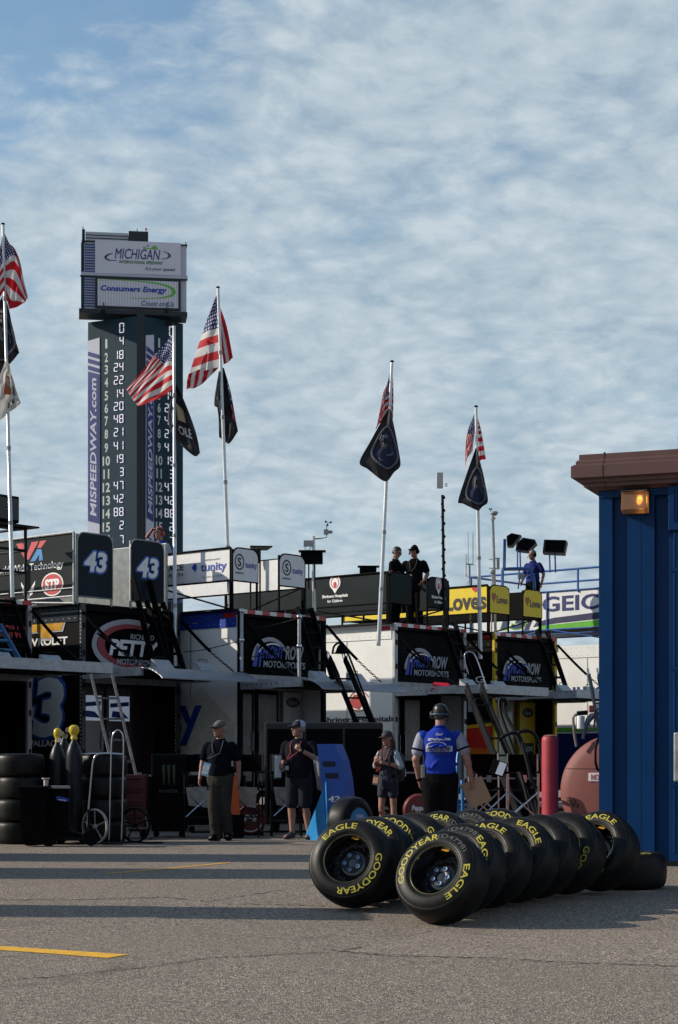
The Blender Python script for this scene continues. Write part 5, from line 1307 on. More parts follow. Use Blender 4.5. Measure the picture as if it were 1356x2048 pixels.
    g = G()
    for s in 'LR':
        k = look.get('short')
        if k:
            e = hp[s].lerp(kn[s], k); limb(g, [hp[s], e], [.104*bw, .094*bw])
        else:
            e = an[s] + V((0, .005, -.03)); limb(g, [hp[s], kn[s], e], [.112*bw, .085*bw, .082])
            for q in range(3):                              # cloth breaks over the shoe and at the knee
                c = kn[s].lerp(e, .25 + .3*q); g.ell(c + V((.012*(-1)**q, -.02, 0)), (.078, .075, .03), Matrix.Rotation(R(18*(-1)**q), 4, 'Y'), u=10, v=6)
    g.loft([ring((0, lean*.15, z), rx*bw, ry*bw) for z, rx, ry in ((.80, .13, .11), (.88, .175, .135), (.96, .178, .138), (1.02, .168, .130))])
    part('shorts' if look.get('short') else 'trousers', g, tm, .012*scale, 5)
    g = G(); g.loft([ring((0, lean*.18, z), .170*bw, .133*bw, 20) for z in (1.0, 1.035)]); part('belt', g, look.get('belt', black))
    # --- shirt
    g = G(); ex = look.get('shirt_len', .97)
    ts = [(ex, .172, .142, 0), (1.06, .170*(.95 if fem else 1), .140, lean*.2), (1.18, .168*(.93 if fem else 1), .136, lean*.45), (1.32, .190*(.92 if fem else 1), .136, lean*.75), (1.39, .186*(.92 if fem else 1), .122, lean*.95), (1.44, .158*(.92 if fem else 1), .104, lean), (1.48, .108*(.92 if fem else 1), .084, lean), (1.515, .070, .072, lean)]
    b2 = look.get('belly', 0)
    g.loft([ring((0, y - b2*(1 if z < 1.25 else .4), z), (rx)*bw, ry*bw + b2) for z, rx, ry, y in ts])
    for s in 'LR': g.ell(sh[s] + V((-.02 if sh[s].x > 0 else .02, 0, -.006)), .068*bw, u=12, v=8)
    fold = random.Random(sum(map(ord, label)) % 99)
    for q in range(14):
        a = fold.uniform(0, 6.28); z = fold.uniform(ex+.05, 1.3); g.ell(V((.158*bw*math.cos(a), .130*bw*math.sin(a), z)), (.06, .05, .014), Matrix.Rotation(fold.uniform(-.9, .9), 4, 'Y') @ Matrix.Rotation(fold.uniform(-.6, .6), 4, 'X'), u=8, v=6)
    def sleeve(gg, s):
        k = look.get('sleeve', .62)
        if k <= 1: e = sh[s].lerp(el[s], k); limb(gg, [sh[s] + V((0, 0, -.012)), sh[s].lerp(e, .5), e], [.063*bw, .067*bw, .068*bw])
        else: e = el[s].lerp(wr[s], k-1); limb(gg, [sh[s] + V((0, 0, -.01)), el[s], e], [.063*bw, .060*bw, .050])
    if not look.get('sleeve_m'):
        for s in 'LR': sleeve(g, s)
    part('shirt', g, look['shirt'], .011*scale, 5)
    if look.get('sleeve_m'):
        for s in 'LR':
            g = G(); sleeve(g, s); part('sleeve', g, look['sleeve_m'], .010*scale, 4)
            if look.get('cuff'):
                k = look.get('sleeve', .62); a = sh[s].lerp(el[s], k-.10); b = sh[s].lerp(el[s], k-.02); g = G(); g.tube([a, b], [.0715*bw, .0710*bw], 16); part('sleeve_band', g, look['cuff'])
    g = G(); g.tube([V((.062*math.cos(t), lean+.004+.064*math.sin(t), 1.515+.014*math.sin(t))) for t in [2*math.pi*k/16 for k in range(17)]], .014, 6, False); part('collar', g, look.get('collar', look['shirt']))
    # --- shoes
    for s in 'LR':
        g = G(); hl = an[s] + V((0, .055, -.045)); td = (toe[s]-an[s]); td.z = 0; tl = an[s] + td*1.22 + V((0, 0, -.05)); dd = (tl-hl).normalized(); q = V((0, 0, 1)).cross(dd).normalized()
        Mq = Matrix(((*q, 0), (*V((0, 0, 1)), 0), (*dd, 0), (0, 0, 0, 1))).transposed(); L = (tl-hl).length
        g.loft([ring(hl + dd*L*t + V((0, 0, zc_)), rx, rz_, 14, Mq, .8) for t, rx, rz_, zc_ in ((0, .026, .035, .012), (.06, .038, .046, .016), (.3, .043, .058, .026), (.55, .048, .045, .012), (.8, .050, .034, 0), (.95, .038, .025, -.006), (1, .018, .014, -.01))])
        g.ell(an[s] + V((0, .01, -.005)), (.048, .055, .04), u=10, v=7)
        part('shoe', g, look.get('shoe', black), .008*scale, 3)
    # --- hair, headwear
    hm = look.get('hair')
    if hm:
        g = G(); g.loft([[HM @ v for v in ring((0, y, z), rx, ry, 18)] for z, y, rx, ry in ((-.055, .040, .060, .060), (-.03, .034, .073, .074), (.0, .026, .080, .082), (.045, .018, .082, .094), (.085, .014, .072, .092), (.112, .012, .050, .066), (.128, .012, .022, .030))]); part('hair', g, hm, .009*scale, 3)
        if look.get('long_hair'):
            g = G(); limb(g, [HM @ V((.0, .055, .02)), HM @ V((.015, .09, -.10)), HM @ V((.02, .085, -.26)), HM @ V((.02, .06, -.36))], [.075, .068, .055, .02]); limb(g, [HM @ V((-.062, -.0, -.02)), HM @ V((-.075, -.02, -.16)), HM @ V((-.07, -.04, -.30))], [.03, .03, .012]); part('long_hair', g, hm, .011*scale, 4)
    if look.get('cap'):
        g = G(); g.loft([[HM @ v for v in ring((0, y, z), rx, ry, 20)] for z, y, rx, ry in ((.028, .006, .083, .104), (.055, .008, .084, .103), (.085, .012, .077, .093), (.112, .016, .056, .068), (.128, .018, .020, .026))]); c = part('cap', g, look['cap'])
        g = G(); br = [(math.sin(t)*.078, -.085 - .085*math.cos(t)*1.0, .034 - .018*abs(math.sin(t))**2) for t in [R(-80 + 160*k/14) for k in range(15)]]; inn = [(math.sin(t)*.074, -.070 - .022*math.cos(t), .040 - .012*abs(math.sin(t))) for t in [R(-80 + 160*k/14) for k in range(15)]]
        a = [HM @ V(p) for p in inn]; b = [HM @ V(p) for p in br]; up = H3 @ V((0, 0, .007))
        g.loft([[a[i], b[i], b[i]+up, a[i]+up] for i in range(15)]); part('cap_brim', g, look.get('brim', look['cap']))
        if look.get('cap_back'):
            g = G(); g.loft([[HM @ V((rx*math.sin(t), .008+ry*math.cos(t), z)) for t in [R(-95 + 190*k/16) for k in range(17)]] for z, rx, ry in ((.026, .0865, .1075), (.06, .087, .106), (.095, .0765, .0925), (.122, .052, .064))], cap=False, close=False); part('cap_back', g, look['cap_back'])
        g = G(); g.ell(HM @ V((0, .018, .129)), .007, u=8, v=6); part('cap_button', g, look.get('brim', look['cap']))
    if look.get('shades'):
        g = G()
        for sx in (-1, 1): g.ell(HM @ V((sx*.034, -.091, .014)), (.030, .010, .020), H3, u=12, v=7); g.tube([HM @ V((sx*.062, -.078, .018)), HM @ V((sx*.080, .01, .014))], .004, 5)
        g.tube([HM @ V((-.012, -.099, .020)), HM @ V((.012, -.099, .020))], .004, 5); part('sunglasses', g, glassd)
    if look.get('headset'):
        cm = look['headset']
        for sx in (-1, 1):
            g = G(); g.loft([[HM @ Matrix.Translation((sx*x_, .006, -.004)) @ Matrix.Rotation(R(90), 4, 'Y') @ v for v in ring((0, 0, 0), rx, ry, 16)] for x_, rx, ry in ((.074, .040, .034), (.084, .046, .040), (.108, .046, .040), (.118, .034, .030))]); part('ear_cup', g, cm)
        g = G(); 
        if look.get('band') == 'back': g.tube([HM @ V((.102*math.cos(t), .006+.125*math.sin(t), .002)) for t in [R(180*k/14) for k in range(15)]], .008, 6)
        else: g.tube([HM @ V((.102*math.cos(t), .010, -.0+.141*math.sin(t))) for t in [R(180*k/14) for k in range(15)]], .010, 6)
        part('head_band', g, look.get('band_m', cm))
        g = G(); g.tube([HM @ V((-.105, -.01, -.02)), HM @ V((-.085, -.09, -.06)), HM @ V((-.03, -.125, -.065))], .006, 6); g.ell(HM @ V((-.025, -.125, -.065)), (.016, .012, .012), H3, u=8, v=6); part('microphone', g, black)
    if look.get('watch'):
        s = look['watch']; d = (wr[s]-el[s]).normalized(); c = wr[s] - d*.02; g = G(); g.tube([c - d*.014, c + d*.014], [.035, .035], 14); part('watch', g, black)
    if look.get('lanyard'):
        b0 = V(look['lanyard_to']); g = G(); ln = -.145*bw - b2
        for sx in (-1, 1): g.tube([V((sx*.066, lean, 1.515)), V((sx*.078, lean-.088*bw, 1.475)), V((sx*.078, lean-.130*bw - b2*.4, 1.41)), V((sx*.05, ln - .012 + lean*.6, 1.30)), V((b0.x + sx*.012, b0.y, b0.z+.06))], .0075, 5)
        part('lanyard', g, look['lanyard'])
        bw_, bh = look.get('badge', (.10, .15)); rt = look.get('badge_rot', 0); g = G(); Mb = Matrix.Translation(b0) @ Matrix.Rotation(R(rt), 4, 'Y'); g.box((-bw_/2, -.006, -bh), (bw_/2, .0, 0), Mb); bd = part('badge', g, look.get('badge_m', lblue), smooth=False)
        g = G(); g.box((-bw_/2+.012, -.0085, -bh+.03), (bw_/2-.012, -.0065, -.035), Mb); part('badge_print', g, look.get('print_m', glet), smooth=False)
    return root, S, part, dict(sh=sh, el=el, wr=wr, HM=HM)

polo = mat('navy_polo', (.006, .007, .012), .9, spec=.03, bump=.3, bs=30, var=.3)
khaki = mat('grey_khaki', (.040, .037, .034), .9, spec=.1, bump=.4, bs=18, var=.2)
tee = mat('dark_heather_tee', (.012, .013, .018), .9, spec=.03, bump=.4, bs=18, var=.25)
gshort = mat('slate_shorts', (.016, .020, .028), .9, spec=.1, bump=.4, bs=18, var=.2)
crew = mat('royal_blue_crew_shirt', (.004, .030, .32), .75, spec=.2, bump=.4, bs=14, var=.15)
crew_s = mat('silver_grey_sleeve', (.27, .28, .36), .8, bump=.4, bs=14, var=.1)
blk_tr = mat('black_trousers', (.007, .007, .008), .9, spec=.03, bump=.4, bs=14, var=.3)
blk_sh = mat('black_crew_shirt', (.007, .007, .008), .9, spec=.03, bump=.4, bs=14, var=.3)
badge_b = mat('pale_blue_badge', (.16, .33, .52), .3, var=.2, vs_=20)

def people():
    # dark polo, walking towards us, looking to the left
    Y = 26.8; s = G_at(440, Y)
    person('man in a dark polo, grey trousers and camouflage cap with a pale blue badge', s, -14,
           dict(yaw=-38, kneeL=(-.075, -.08, .50), kneeR=(.08, .0, .49), ankL=(-.05, -.03, .085), ankR=(.09, .12, .10), elL=(-.28, .03, 1.17), wrL=(-.29, -.07, .92), elR=(.27, .05, 1.16), wrR=(.30, -.03, .90), curlL=.8, curlR=.8),
           dict(shirt=polo, legs=khaki, belt=mat('brown_belt', (.09, .035, .02), .6), shoe=black, skin=skin2, cap=mat('camouflage_cap', (.085, .095, .088), .9, var=.45, vs_=26), hair=hairg, shades=True, lanyard=mat('grey_lanyard', (.05, .055, .08), .7), lanyard_to=(-.13, -.185, 1.16), badge=(.115, .20), badge_rot=16, badge_m=badge_b, print_m=mat('badge_white', (.45, .52, .58), .4, var=.5, vs_=40), build=1.04, belly=.01, sleeve=.68), 1.0)
    # black tee, shorts, folder, jacket over the arm
    Y = 27.3; s = G_at(598, Y)
    r, S, part, J = person('man in a dark tee and grey shorts holding a green folder and a jacket', s, -22,
           dict(yaw=-40, kneeL=(-.11, -.03, .50), kneeR=(.11, -.02, .50), ankL=(-.12, .03, .085), ankR=(.15, .05, .085), elR=(.33, -.04, 1.20), wrR=(.12, -.215, 1.335), handR=(-.75, -.25, .55), palmR=(.2, .9, .2), curlR=1.2,
                elL=(-.27, .05, 1.17), wrL=(-.20, -.19, 1.08), handL=(.1, -.9, .2), palmL=(1, .2, 0), curlL=.9),
           dict(shirt=tee, legs=gshort, short=.88, hair=hairg, cap=mat('navy_cap', (.012, .013, .030), .8, var=.2), brim=mat('navy_cap', (.012, .013, .030), .8), cap_back=mat('white_mesh', (.42, .46, .56), .8, var=.1, vs_=60), shades=True, shoe=mat('charcoal_sneaker', (.022, .024, .03), .7), watch='R', lanyard=mat('pink_red_lanyard', (.36, .025, .07), .6), lanyard_to=(-.10, -.215, 1.14), badge=(.08, .13), badge_m=black, build=1.13, belly=.02, sleeve=.72, shirt_len=.93), 1.01)
    w = J['wr']['L']
    fold = thing('folder', 'green folder held by the man in grey shorts', 'folder', WM[r] @ (S @ (w + V((-.02, -.08, 0)))), (0, 0, R(-22)))
    g = G(); g.box((-.012, -.13, -.17), (.003, .10, .15)); g.build('cover', mat('dark_green_cover', (.03, .12, .10), .5), fold)
    g = G(); g.box((.004, -.12, -.15), (.012, .09, .175)); g.build('papers', wlet, fold)
    e = J['el']['R']; jk = thing('jacket', 'grey jacket draped over the arm of the man in grey shorts', 'jacket', WM[r] @ (S @ e), (0, 0, R(-22)))
    g = G(); rnd = random.Random(5)
    for k in range(7):
        x = -.03 + .022*k; g.tube([V((x-.02, -.05+.02*math.sin(k*2), .05)), V((x+.01, -.03+.03*math.sin(k*1.7), -.12)), V((x+.035, .02*math.sin(k*2.3), -.30)), V((x+.03+.01*k, .03*math.sin(k), -.46-.02*(k % 3)))], [.028, .036, .040, .014], 8)
    me = remesh(g.mesh(), .013, 3); link_mesh('cloth', me, grey_cloth, jk, False)
    # woman with backpack
    Y = 28.4; s = G_at(776, Y)
    r, S, part, J = person('woman in a dark cap and vest with pale sleeves and dark shorts, carrying a backpack', s, -35,
           dict(yaw=-12, pitch=8, kneeL=(-.10, -.05, .50), kneeR=(.10, .02, .50), elL=(-.23, -.02, 1.19), wrL=(-.10, -.24, 1.26), handL=(.3, -.3, .8), palmL=(.3, .8, 0), curlL=1.3, elR=(.25, .0, 1.18), wrR=(.03, -.235, 1.25), handR=(-.5, -.2, .8), palmR=(-.2, .8, 0), curlR=1.3),
           dict(shirt=mat('dark_navy_vest', (.016, .018, .038), .8, bump=.4, bs=14, var=.25), sleeve_m=mat('pale_blue_grey_sleeve', (.34, .42, .45), .8, bump=.3, bs=14), sleeve=.95, legs=mat('navy_shorts', (.008, .014, .030), .8, var=.2), short=.52, hair=hairm, long_hair=True, fem=True, cap=mat('charcoal_cap', (.045, .035, .042), .8, var=.2), shoe=black, skin=skin, lanyard=mat('orange_red_lanyard', (.50, .07, .03), .6), lanyard_to=(-.10, -.20, 1.04), badge=(.12, .17), badge_rot=10, badge_m=mat('dark_badge', (.03, .03, .035), .4), print_m=mat('badge_tan', (.35, .16, .10), .5, var=.5, vs_=30), build=.95), .93)
    bp = thing('backpack', 'dark backpack worn by the woman in the cap', 'backpack', WM[r] @ (S @ V((0, .22, 1.22))), (0, 0, R(-35)))
    bpm = mat('dark_backpack', (.014, .015, .024), .7, var=.3, bump=.3, bs=20)
    g = G(); g.loft([ring((0, y, z), rx, ry, 18, None, .7) for z, rx, ry, y in ((-.27, .10, .06, 0), (-.24, .15, .10, 0), (-.05, .16, .115, .0), (.12, .15, .10, -.01), (.19, .11, .06, -.02), (.21, .05, .03, -.03))]); g.build('bag', bpm, bp, smooth='all')
    g = G(); g.loft([ring((0, y, z), rx, ry, 16, None, .7) for z, rx, ry, y in ((-.22, .09, .03, .1), (-.2, .12, .045, .1), (-.05, .12, .045, .105), (-.02, .09, .02, .1))]); g.build('pocket', bpm, bp, smooth='all')
    for sx in (-1, 1):
        g = G(); g.tube([(sx*.10, -.09, .16), (sx*.115, -.20, .235), (sx*.12, -.345, .12), (sx*.125, -.36, -.05), (sx*.15, -.20, -.18), (sx*.13, -.08, -.22)], .014, 6); g.build('strap', bpm, bp, smooth=True)
    # crew man seen from behind
    Y = 21.9; s = G_at(880, Y)
    r, S, part, J = person('crew man seen from behind in a royal blue shirt with grey sleeves and a headset', s, 172,
           dict(yaw=0, kneeL=(-.10, -.03, .50), kneeR=(.10, .0, .50), elL=(-.31, .02, 1.17), wrL=(-.36, -.10, .91), elR=(.28, .02, 1.15), wrR=(.25, -.10, .90), curlL=1.1, curlR=.8, handL=(-.15, -.15, -.95), palmL=(1, 0, 0)),
           dict(shirt=crew, sleeve_m=crew_s, cuff=black, collar=crew, legs=blk_tr, hair=hairm, cap=mat('black_helmet_cap', (.016, .015, .015), .35, var=.2), headset=mat('dark_ear_cup', (.03, .018, .022), .4), band='back', band_m=mat('blue_band', (.04, .12, .20), .4), watch='R', shoe=black, skin=skin, build=1.10, sleeve=.66), 1.05)
    fr = (S @ V((0, .0, 0)), (-1, 0, 0), (0, 0, 1))
    def back(s_, m, z, w, h, y, **k):
        me = text_fit(s_, w, h, k.get('bold', .02), k.get('shear', 0), .004)
        for v in me.vertices:
            x = -v.co.x + k.get('x', 0); zz_ = z + v.co.y; yy = y - 1.15*x*x
            v.co = S @ V((x, yy + v.co.z, zz_))
        me.flip_normals() if hasattr(me, 'flip_normals') else None
        link_mesh('lettering', me, m, r, False)
    back('Ford', wlet, 1.435, .08, .030, .128, shear=.3)
    back('@TheTeam_FRM', wlet, 1.375, .26, .035, .148, bold=.03)
    back('FRONTROW', navy, 1.265, .27, .055, .160, bold=.05, shear=.25)
    back('MOTORSPORTS', navy, 1.215, .23, .026, .160, bold=.03)
    g = G(); q = [V((x, .150 - 1.15*x*x, z)) for x, z in [(-.155, 1.19), (.155, 1.19), (.165, 1.24), (.15, 1.30), (.07, 1.335), (-.02, 1.32), (-.155, 1.29)]]
    back('O', wlet, 1.30, .24, .10, .150, x=.03, bold=-.03)
    g = G(); g.loft([[S @ V((x, .150+.004 - 1.15*x*x, z)) for x in [-.155 + .031*k for k in range(11)]] for z in (1.235, 1.30)], cap=False, close=False); g.build('pale_panel', mat('pale_grey_print', (.42, .43, .48), .7), r, smooth='all')
    g = G(); g.box((.165, .02, .93), (.215, .09, 1.08), S, .008); g.tube([S @ V((.19, .05, 1.08)), S @ V((.19, .05, 1.20))], .006, 6); rd = g.build('radio', mat('grey_radio', (.20, .20, .20), .5), r)
    w = J['wr']['L'] + V((-.02, -.02, -.10)); cb = thing('clipboard', 'wood grained clipboard held low by the crew man in blue', 'clipboard', WM[r] @ (S @ w), (R(0), R(24), R(172+2)))
    wd = bpy.data.materials.new('wood_grain'); wd.use_nodes = True; t = wd.node_tree; tcn = nn(t, 'ShaderNodeTexCoord'); wv_ = nn(t, 'ShaderNodeTexWave', i_Scale=14.0, i_Distortion=6.0, i_Detail=3.0); wv_.bands_direction = 'X'
    mp = nn(t, 'ShaderNodeMapping'); mp.inputs['Scale'].default_value = (1.6, 1, .18); lk(t, tcn.outputs['Object'], mp.inputs[0]); lk(t, mp.outputs[0], wv_.inputs['Vector']); lk(t, mixc(t, wv_.outputs['Fac'], (.24, .14, .08), (.44, .28, .17)), t.nodes['Principled BSDF'].inputs['Base Color'])
    g = G(); g.box((-.15, -.008, -.22), (.13, .004, .10), bev=.003); g.build('board', wd, cb)
    g = G(); g.box((-.05, -.022, .06), (.05, -.009, .10), bev=.004); g.build('clip', chrome, cb)
    g = G(); g.box((.131, -.008, -.22), (.14, .010, .10)); g.build('edge', lblue, cb)
    # --- people up on the haulers
    zt = gz(99) + TH + .04
    person('crew man on the hauler roof shading his eyes, red ear cups, blue shirt', P(320, 1525, 35.6) * 1 + V((0, 0, zt-CAMZ)), -40,
           dict(yaw=15, elL=(-.27, -.10, 1.62), wrL=(-.06, -.16, 1.74), handL=(.9, -.1, .1), palmL=(0, -.3, -1), curlL=.3, elR=(.25, .04, 1.17), wrR=(.18, -.18, 1.05)),
           dict(shirt=crew, sleeve_m=mat('pale_grey_blue_sleeve', (.24, .28, .42), .7), legs=blk_tr, hair=hairm, headset=mat('red_ear_cup', (.42, .02, .02), .4), shoe=black, skin=skin2, sleeve=.6), .97)
    zt2 = gz(99) + TH + .04
    a = P(788, 1525, 39.5); b = P(829, 1525, 39.3)
    person('man in black on the hauler roof looking down at his hands, bare headed', V((a.x, a.y, zt2)), 62,
           dict(yaw=8, pitch=24, lean=-.04, elR=(.22, -.02, 1.17), wrR=(.12, -.26, 1.17), elL=(-.23, -.06, 1.18), wrL=(-.08, -.30, 1.16), curlL=1, curlR=1),
           dict(shirt=blk_sh, legs=blk_tr, hair=hairm, shades=True, shoe=black, skin=skin, sleeve=.72), 1.02)
    person('man in black on the hauler roof with cap, headset and sunglasses, arm on the rail', V((b.x, b.y, zt2)), -16,
           dict(yaw=-22, elL=(-.30, -.02, 1.20), wrL=(-.42, -.20, 1.20), elR=(.29, .0, 1.17), wrR=(.23, -.17, 1.00), curlR=.8),
           dict(shirt=blk_sh, legs=blk_tr, cap=black, hair=hairm, shades=True, headset=black, shoe=black, skin=skin2, lanyard=mat('dark_lanyard', (.04, .03, .04), .6), lanyard_to=(-.06, -.17, 1.16), badge=(.08, .12), badge_m=mat('tan_badge', (.38, .30, .22), .5), sleeve=.66, build=1.08), 1.02)
    c = P(1066, 1525, 43.6)
    person('grey haired man in a blue crew shirt and headset standing on the far roof platform', V((c.x, c.y, gz(99)+TH+.56)), -38,
           dict(yaw=-18, elL=(-.26, .02, 1.17), wrL=(-.24, -.16, .98), elR=(.29, .04, 1.17), wrR=(.24, .02, .93)),
           dict(shirt=mat('deep_blue_crew_shirt', (.006, .016, .13), .8, spec=.2, var=.15), legs=blk_tr, hair=hairg, headset=black, shoe=black, skin=skin2, sleeve=.66), .96)
people()
# ------------------------------------------------------------------ bollard, tank and pump
def bollard():
    Y = 21.6; b = G_at(1100, Y)
    root = thing('bollard', 'faded red steel bollard standing between the ladder and the fuel tank', 'bollard', b)
    m = mat('faded_red_paint', (.36, .026, .045), .55, var=.18, vs_=4, dirt=(.24, .045, .045), dscale=6, bump=.1, bs=14)
    g = G(); g.lathe([(.099, 0), (.1, .01), (.1, 1.42), (.098, 1.455), (.090, 1.47), (0, 1.474)], 36, axis='z', cap=False); g.build('post', m, root, smooth=True)
    g = G(); g.lathe([(0, 1.473), (.084, 1.474), (.080, 1.486), (.045, 1.497), (0, 1.50)], 24, axis='z'); g.build('cap', mat('concrete_cap', (.22, .08, .07), .9, bump=.4, bs=30), root, smooth=True)
bollard()
def tank():
    c = P(1229, 1590, 26.0); c.z = .84; ax = V((.358, .934, 0)); Rr = .80
    tm = mat('faded_salmon_tank', (.21, .064, .055), .65, var=.12, vs_=2.5, dirt=(.15, .042, .036), dscale=2.6, bump=.08, bs=5)
    root = thing('fuel_tank', 'faded salmon fuel tank with a no smoking sign and rust stains', 'fuel tank', V((c.x, c.y, gz(c.y))))
    x = V((ax.y, -ax.x, 0)); M = Matrix(((*x, 0), (*ax, 0), (0, 0, 1, 0), (0, 0, 0, 1))).transposed(); M.translation = c
    g = G(); g.lathe([(0, -.10), (.2, -.098), (.45, -.085), (.65, -.058), (.76, -.02), (Rr, .03), (Rr, 2.4), (.7, 2.47), (0, 2.5)], 64, M); g.build('shell', tm, root, True, smooth='all')
    g = G(); g.lathe([(Rr+.001, .05), (Rr+.012, .055), (Rr+.012, .075), (Rr+.001, .08)], 64, M); g.build('weld_seam', tm, root, True, True)
    rs = mat('rust_stain', (.07, .035, .025), .9, var=.4, vs_=20)
    g = G(); rnd = random.Random(3)
    fr = (WM[root].inverted() @ (M @ V((0, -.006, 0))), x, V((0, 0, 1)))
    def yd(r): 
        tab = [(0, -.10), (.2, -.098), (.45, -.085), (.65, -.058), (.76, -.02), (Rr, .03)]
        for (r0, a0), (r1, a1) in zip(tab, tab[1:]):
            if r <= r1: return a0 + (a1-a0)*(r-r0)/(r1-r0)
        return .03
    for k in range(46):
        cx, cz = (rnd.uniform(-.18, .12), rnd.uniform(-.30, -.02)) if k < 26 else (rnd.uniform(-.76, -.50), rnd.uniform(-.24, -.10))
        r = math.hypot(cx, cz); w = rnd.uniform(.006, .022)
        if r > .77: continue
        y = yd(r) - .003
        pts = [(cx+w*rnd.uniform(.6, 1.3)*math.cos(t), cz+w*rnd.uniform(.6, 1.9)*math.sin(t)) for t in [2*math.pi*i/7 for i in range(7)]]
        g.b.faces.new([g.b.verts.new(WM[root].inverted() @ (M @ V((a, yd(min(.79, math.hypot(a, b)))-.004, b)))) for a, b in pts])
    # horizontal seam
    for a0 in [(-.72 + .04*k) for k in range(32)]:
        p = [(a0, .315), (a0+.04, .315), (a0+.04, .325), (a0, .325)]; g.b.faces.new([g.b.verts.new(WM[root].inverted() @ (M @ V((a, yd(min(.79, math.hypot(a, b)))-.004, b)))) for a, b in p])
    g.build('rust_patch', rs, root)
    g = G(); y = -.092; g.box((-.36, y-.012, .14), (.20, y+.03, .26), M); g.build('sign_plate', wlet, root, True)
    fr = (WM[root].inverted() @ (M @ V((0, y-.013, 0))), x, V((0, 0, 1))); txt('lettering', 'NO SMOKING', mat('sign_pink_red', (.50, .08, .12), .5), root, fr, (-.08, .20), .48, .085, bold=.01)
    g = G()
    for yy in (.4, 1.9): g.box((-.5, yy, -.84), (.5, yy+.12, -.62), M)
    g.build('saddle', steel, root, True)
    # pump on the top
    t = M @ V((-.18, .25, Rr)); pm = mat('pump_grey', (.13, .14, .17), .45, metal=.3, var=.2)
    pump = thing('fuel_pump', 'grey hand pump with nozzle and white filter on the salmon tank', 'fuel pump', t)
    def q(px, py, Y=26.1): return P(px, py, Y)
    g = G(); g.tube([q(1153, 1493), q(1149, 1470), q(1146, 1436), q(1150, 1430), q(1164, 1427)], .020, 8); g.build('pipe', mat('weathered_pipe', (.22, .19, .18), .5, metal=.4, var=.3), pump, True, True)
    g = G(); g.tube([q(1154, 1427), q(1175, 1425)], .035, 10); g.build('filter_head', steel, pump, True, True)
    g = G(); a, b = q(1161, 1432), q(1161, 1457); g.tube([a, a.lerp(b, .1), b, b + V((0, 0, -.01))], [.058, .062, .060, .04], 18); g.build('filter', wlet, pump, True, True)
    g = G(); pts = [q(1166, 1478), q(1168, 1466), q(1172, 1452), q(1177, 1440), q(1184, 1432), q(1191, 1431), q(1196, 1424)]; g.tube(pts, [.024, .026, .03, .045, .05, .045, .03], 10)
    g.tube([q(1172, 1458), q(1176, 1462), q(1186, 1460), q(1189, 1448), q(1190, 1436)], .016, 8); nz = g.build('nozzle', pm, pump, True, True)
    g = G(); g.tube([q(1180, 1455), q(1179, 1447), q(1183, 1441)], .007, 6); g.build('trigger', steel, nz, True)
    g = G(); a = q(1178, 1418); g.box((a.x, a.y-.05, a.z-.05), (a.x+.08, a.y+.05, a.z+.05)); g.build('junction_box', mat('salmon_box', (.34, .11, .09), .6), pump, True)
    g = G(); g.tube([q(1190, 1420), q(1206, 1412), q(1214, 1440), q(1210, 1478)], .03, 8); g.build('pump_body', galv, pump, True, True)
    hs = thing('fuel_hose', 'black fuel hose looped in front of the salmon tank', 'hose', q(1196, 1541, 25.6))
    g = G(); g.tube([q(1204, 1470, 25.6), q(1196, 1478, 25.6), q(1191, 1500, 25.5), q(1191, 1525, 25.5), q(1195, 1539, 25.6), q(1205, 1545, 25.7)], .018, 8); g.build('hose', rub, hs, True, True)
tank()

# ------------------------------------------------------------------ ladders up to the gates
def bent_rail(root, pts, r=.017, m=None, nm='hand_rail'):
    g = G(); ps = [V(p) for p in pts]; out = []
    for i in range(len(ps)-1):
        for k in range(4):
            t = k/4; out.append(catmull(ps, list(range(len(ps))), i + t))
    out.append(ps[-1]); g.tube(out, r, 8); return g.build(nm, m or steel, root, True, 'all')
def gate_ladder(label, tl, bl, w, dx, Yt, Yb, m, rungs=8, hooks=True, st=(.16, .035)):
    T, B = P(*tl, Yt), P(bl[0], bl[1], Yb); B.z = gz(Yb)
    root = thing('access_ladder', label, 'ladder', B, group='ladders up to the lift gates')
    x = V((1, dx, 0)).normalized(); d = (B-T).normalized(); f = x.cross(d).normalized()
    for k in (0, 1):
        g = G(); g.beam(T + x*w*k, B + x*w*k, st[1], st[0], up=f, bev=.004); g.build('stile', m, root, True)
        if hooks:
            g = G(); t = T + x*w*k; g.tube([t + f*.05, t - d*.10 + f*.05, t - d*.15, t - d*.10 - f*.05, t - f*.05], .012, 6); g.build('top_loop', chrome, root, True, True)
            g = G(); a = T + x*w*k + d*.32; g.loft([[a - d*.2 - f*.07 + x*.021, a - d*.2 + f*.07 + x*.021, a + d*.15 + f*.16 + x*.021, a + d*.15 - f*.08 + x*.021], [a - d*.2 - f*.07 + x*.028, a - d*.2 + f*.07 + x*.028, a + d*.15 + f*.16 + x*.028, a + d*.15 - f*.08 + x*.028]]); g.build('bracket', m, root, True)
    for k in range(rungs):
        g = G(); c = T.lerp(B, (k+1.1)/(rungs+.6)); g.beam(c, c + x*w, .14, .03, up=(0, 0, 1)); g.build('tread', m, root, True)
    return root
r = gate_ladder('black ladder leaning on the gate behind the woman in the cap', (659, 1316), (800, 1655), .29, .25, 33.5, 31.6, black)
bent_rail(r, [P(665, 1308, 33.4), P(668, 1293, 33.4), P(678, 1286, 33.4), P(690, 1294, 33.4), P(702, 1322, 33.2), P(735, 1408, 32.8), P(762, 1478, 32.4)], .020, black)
hood = thing('bell_hood', 'black bell shaped hood hanging at the top of the leaning ladder', 'hood', P(682, 1306, 33.45))
g = G(); c = P(682, 1306, 33.45); g.lathe([(.125, 0), (.10, .03), (.075, .10), (.045, .15), (.02, .165), (0, .166)], 20, Matrix.Translation(c), 'z'); g.build('bell', black, hood, True, True)
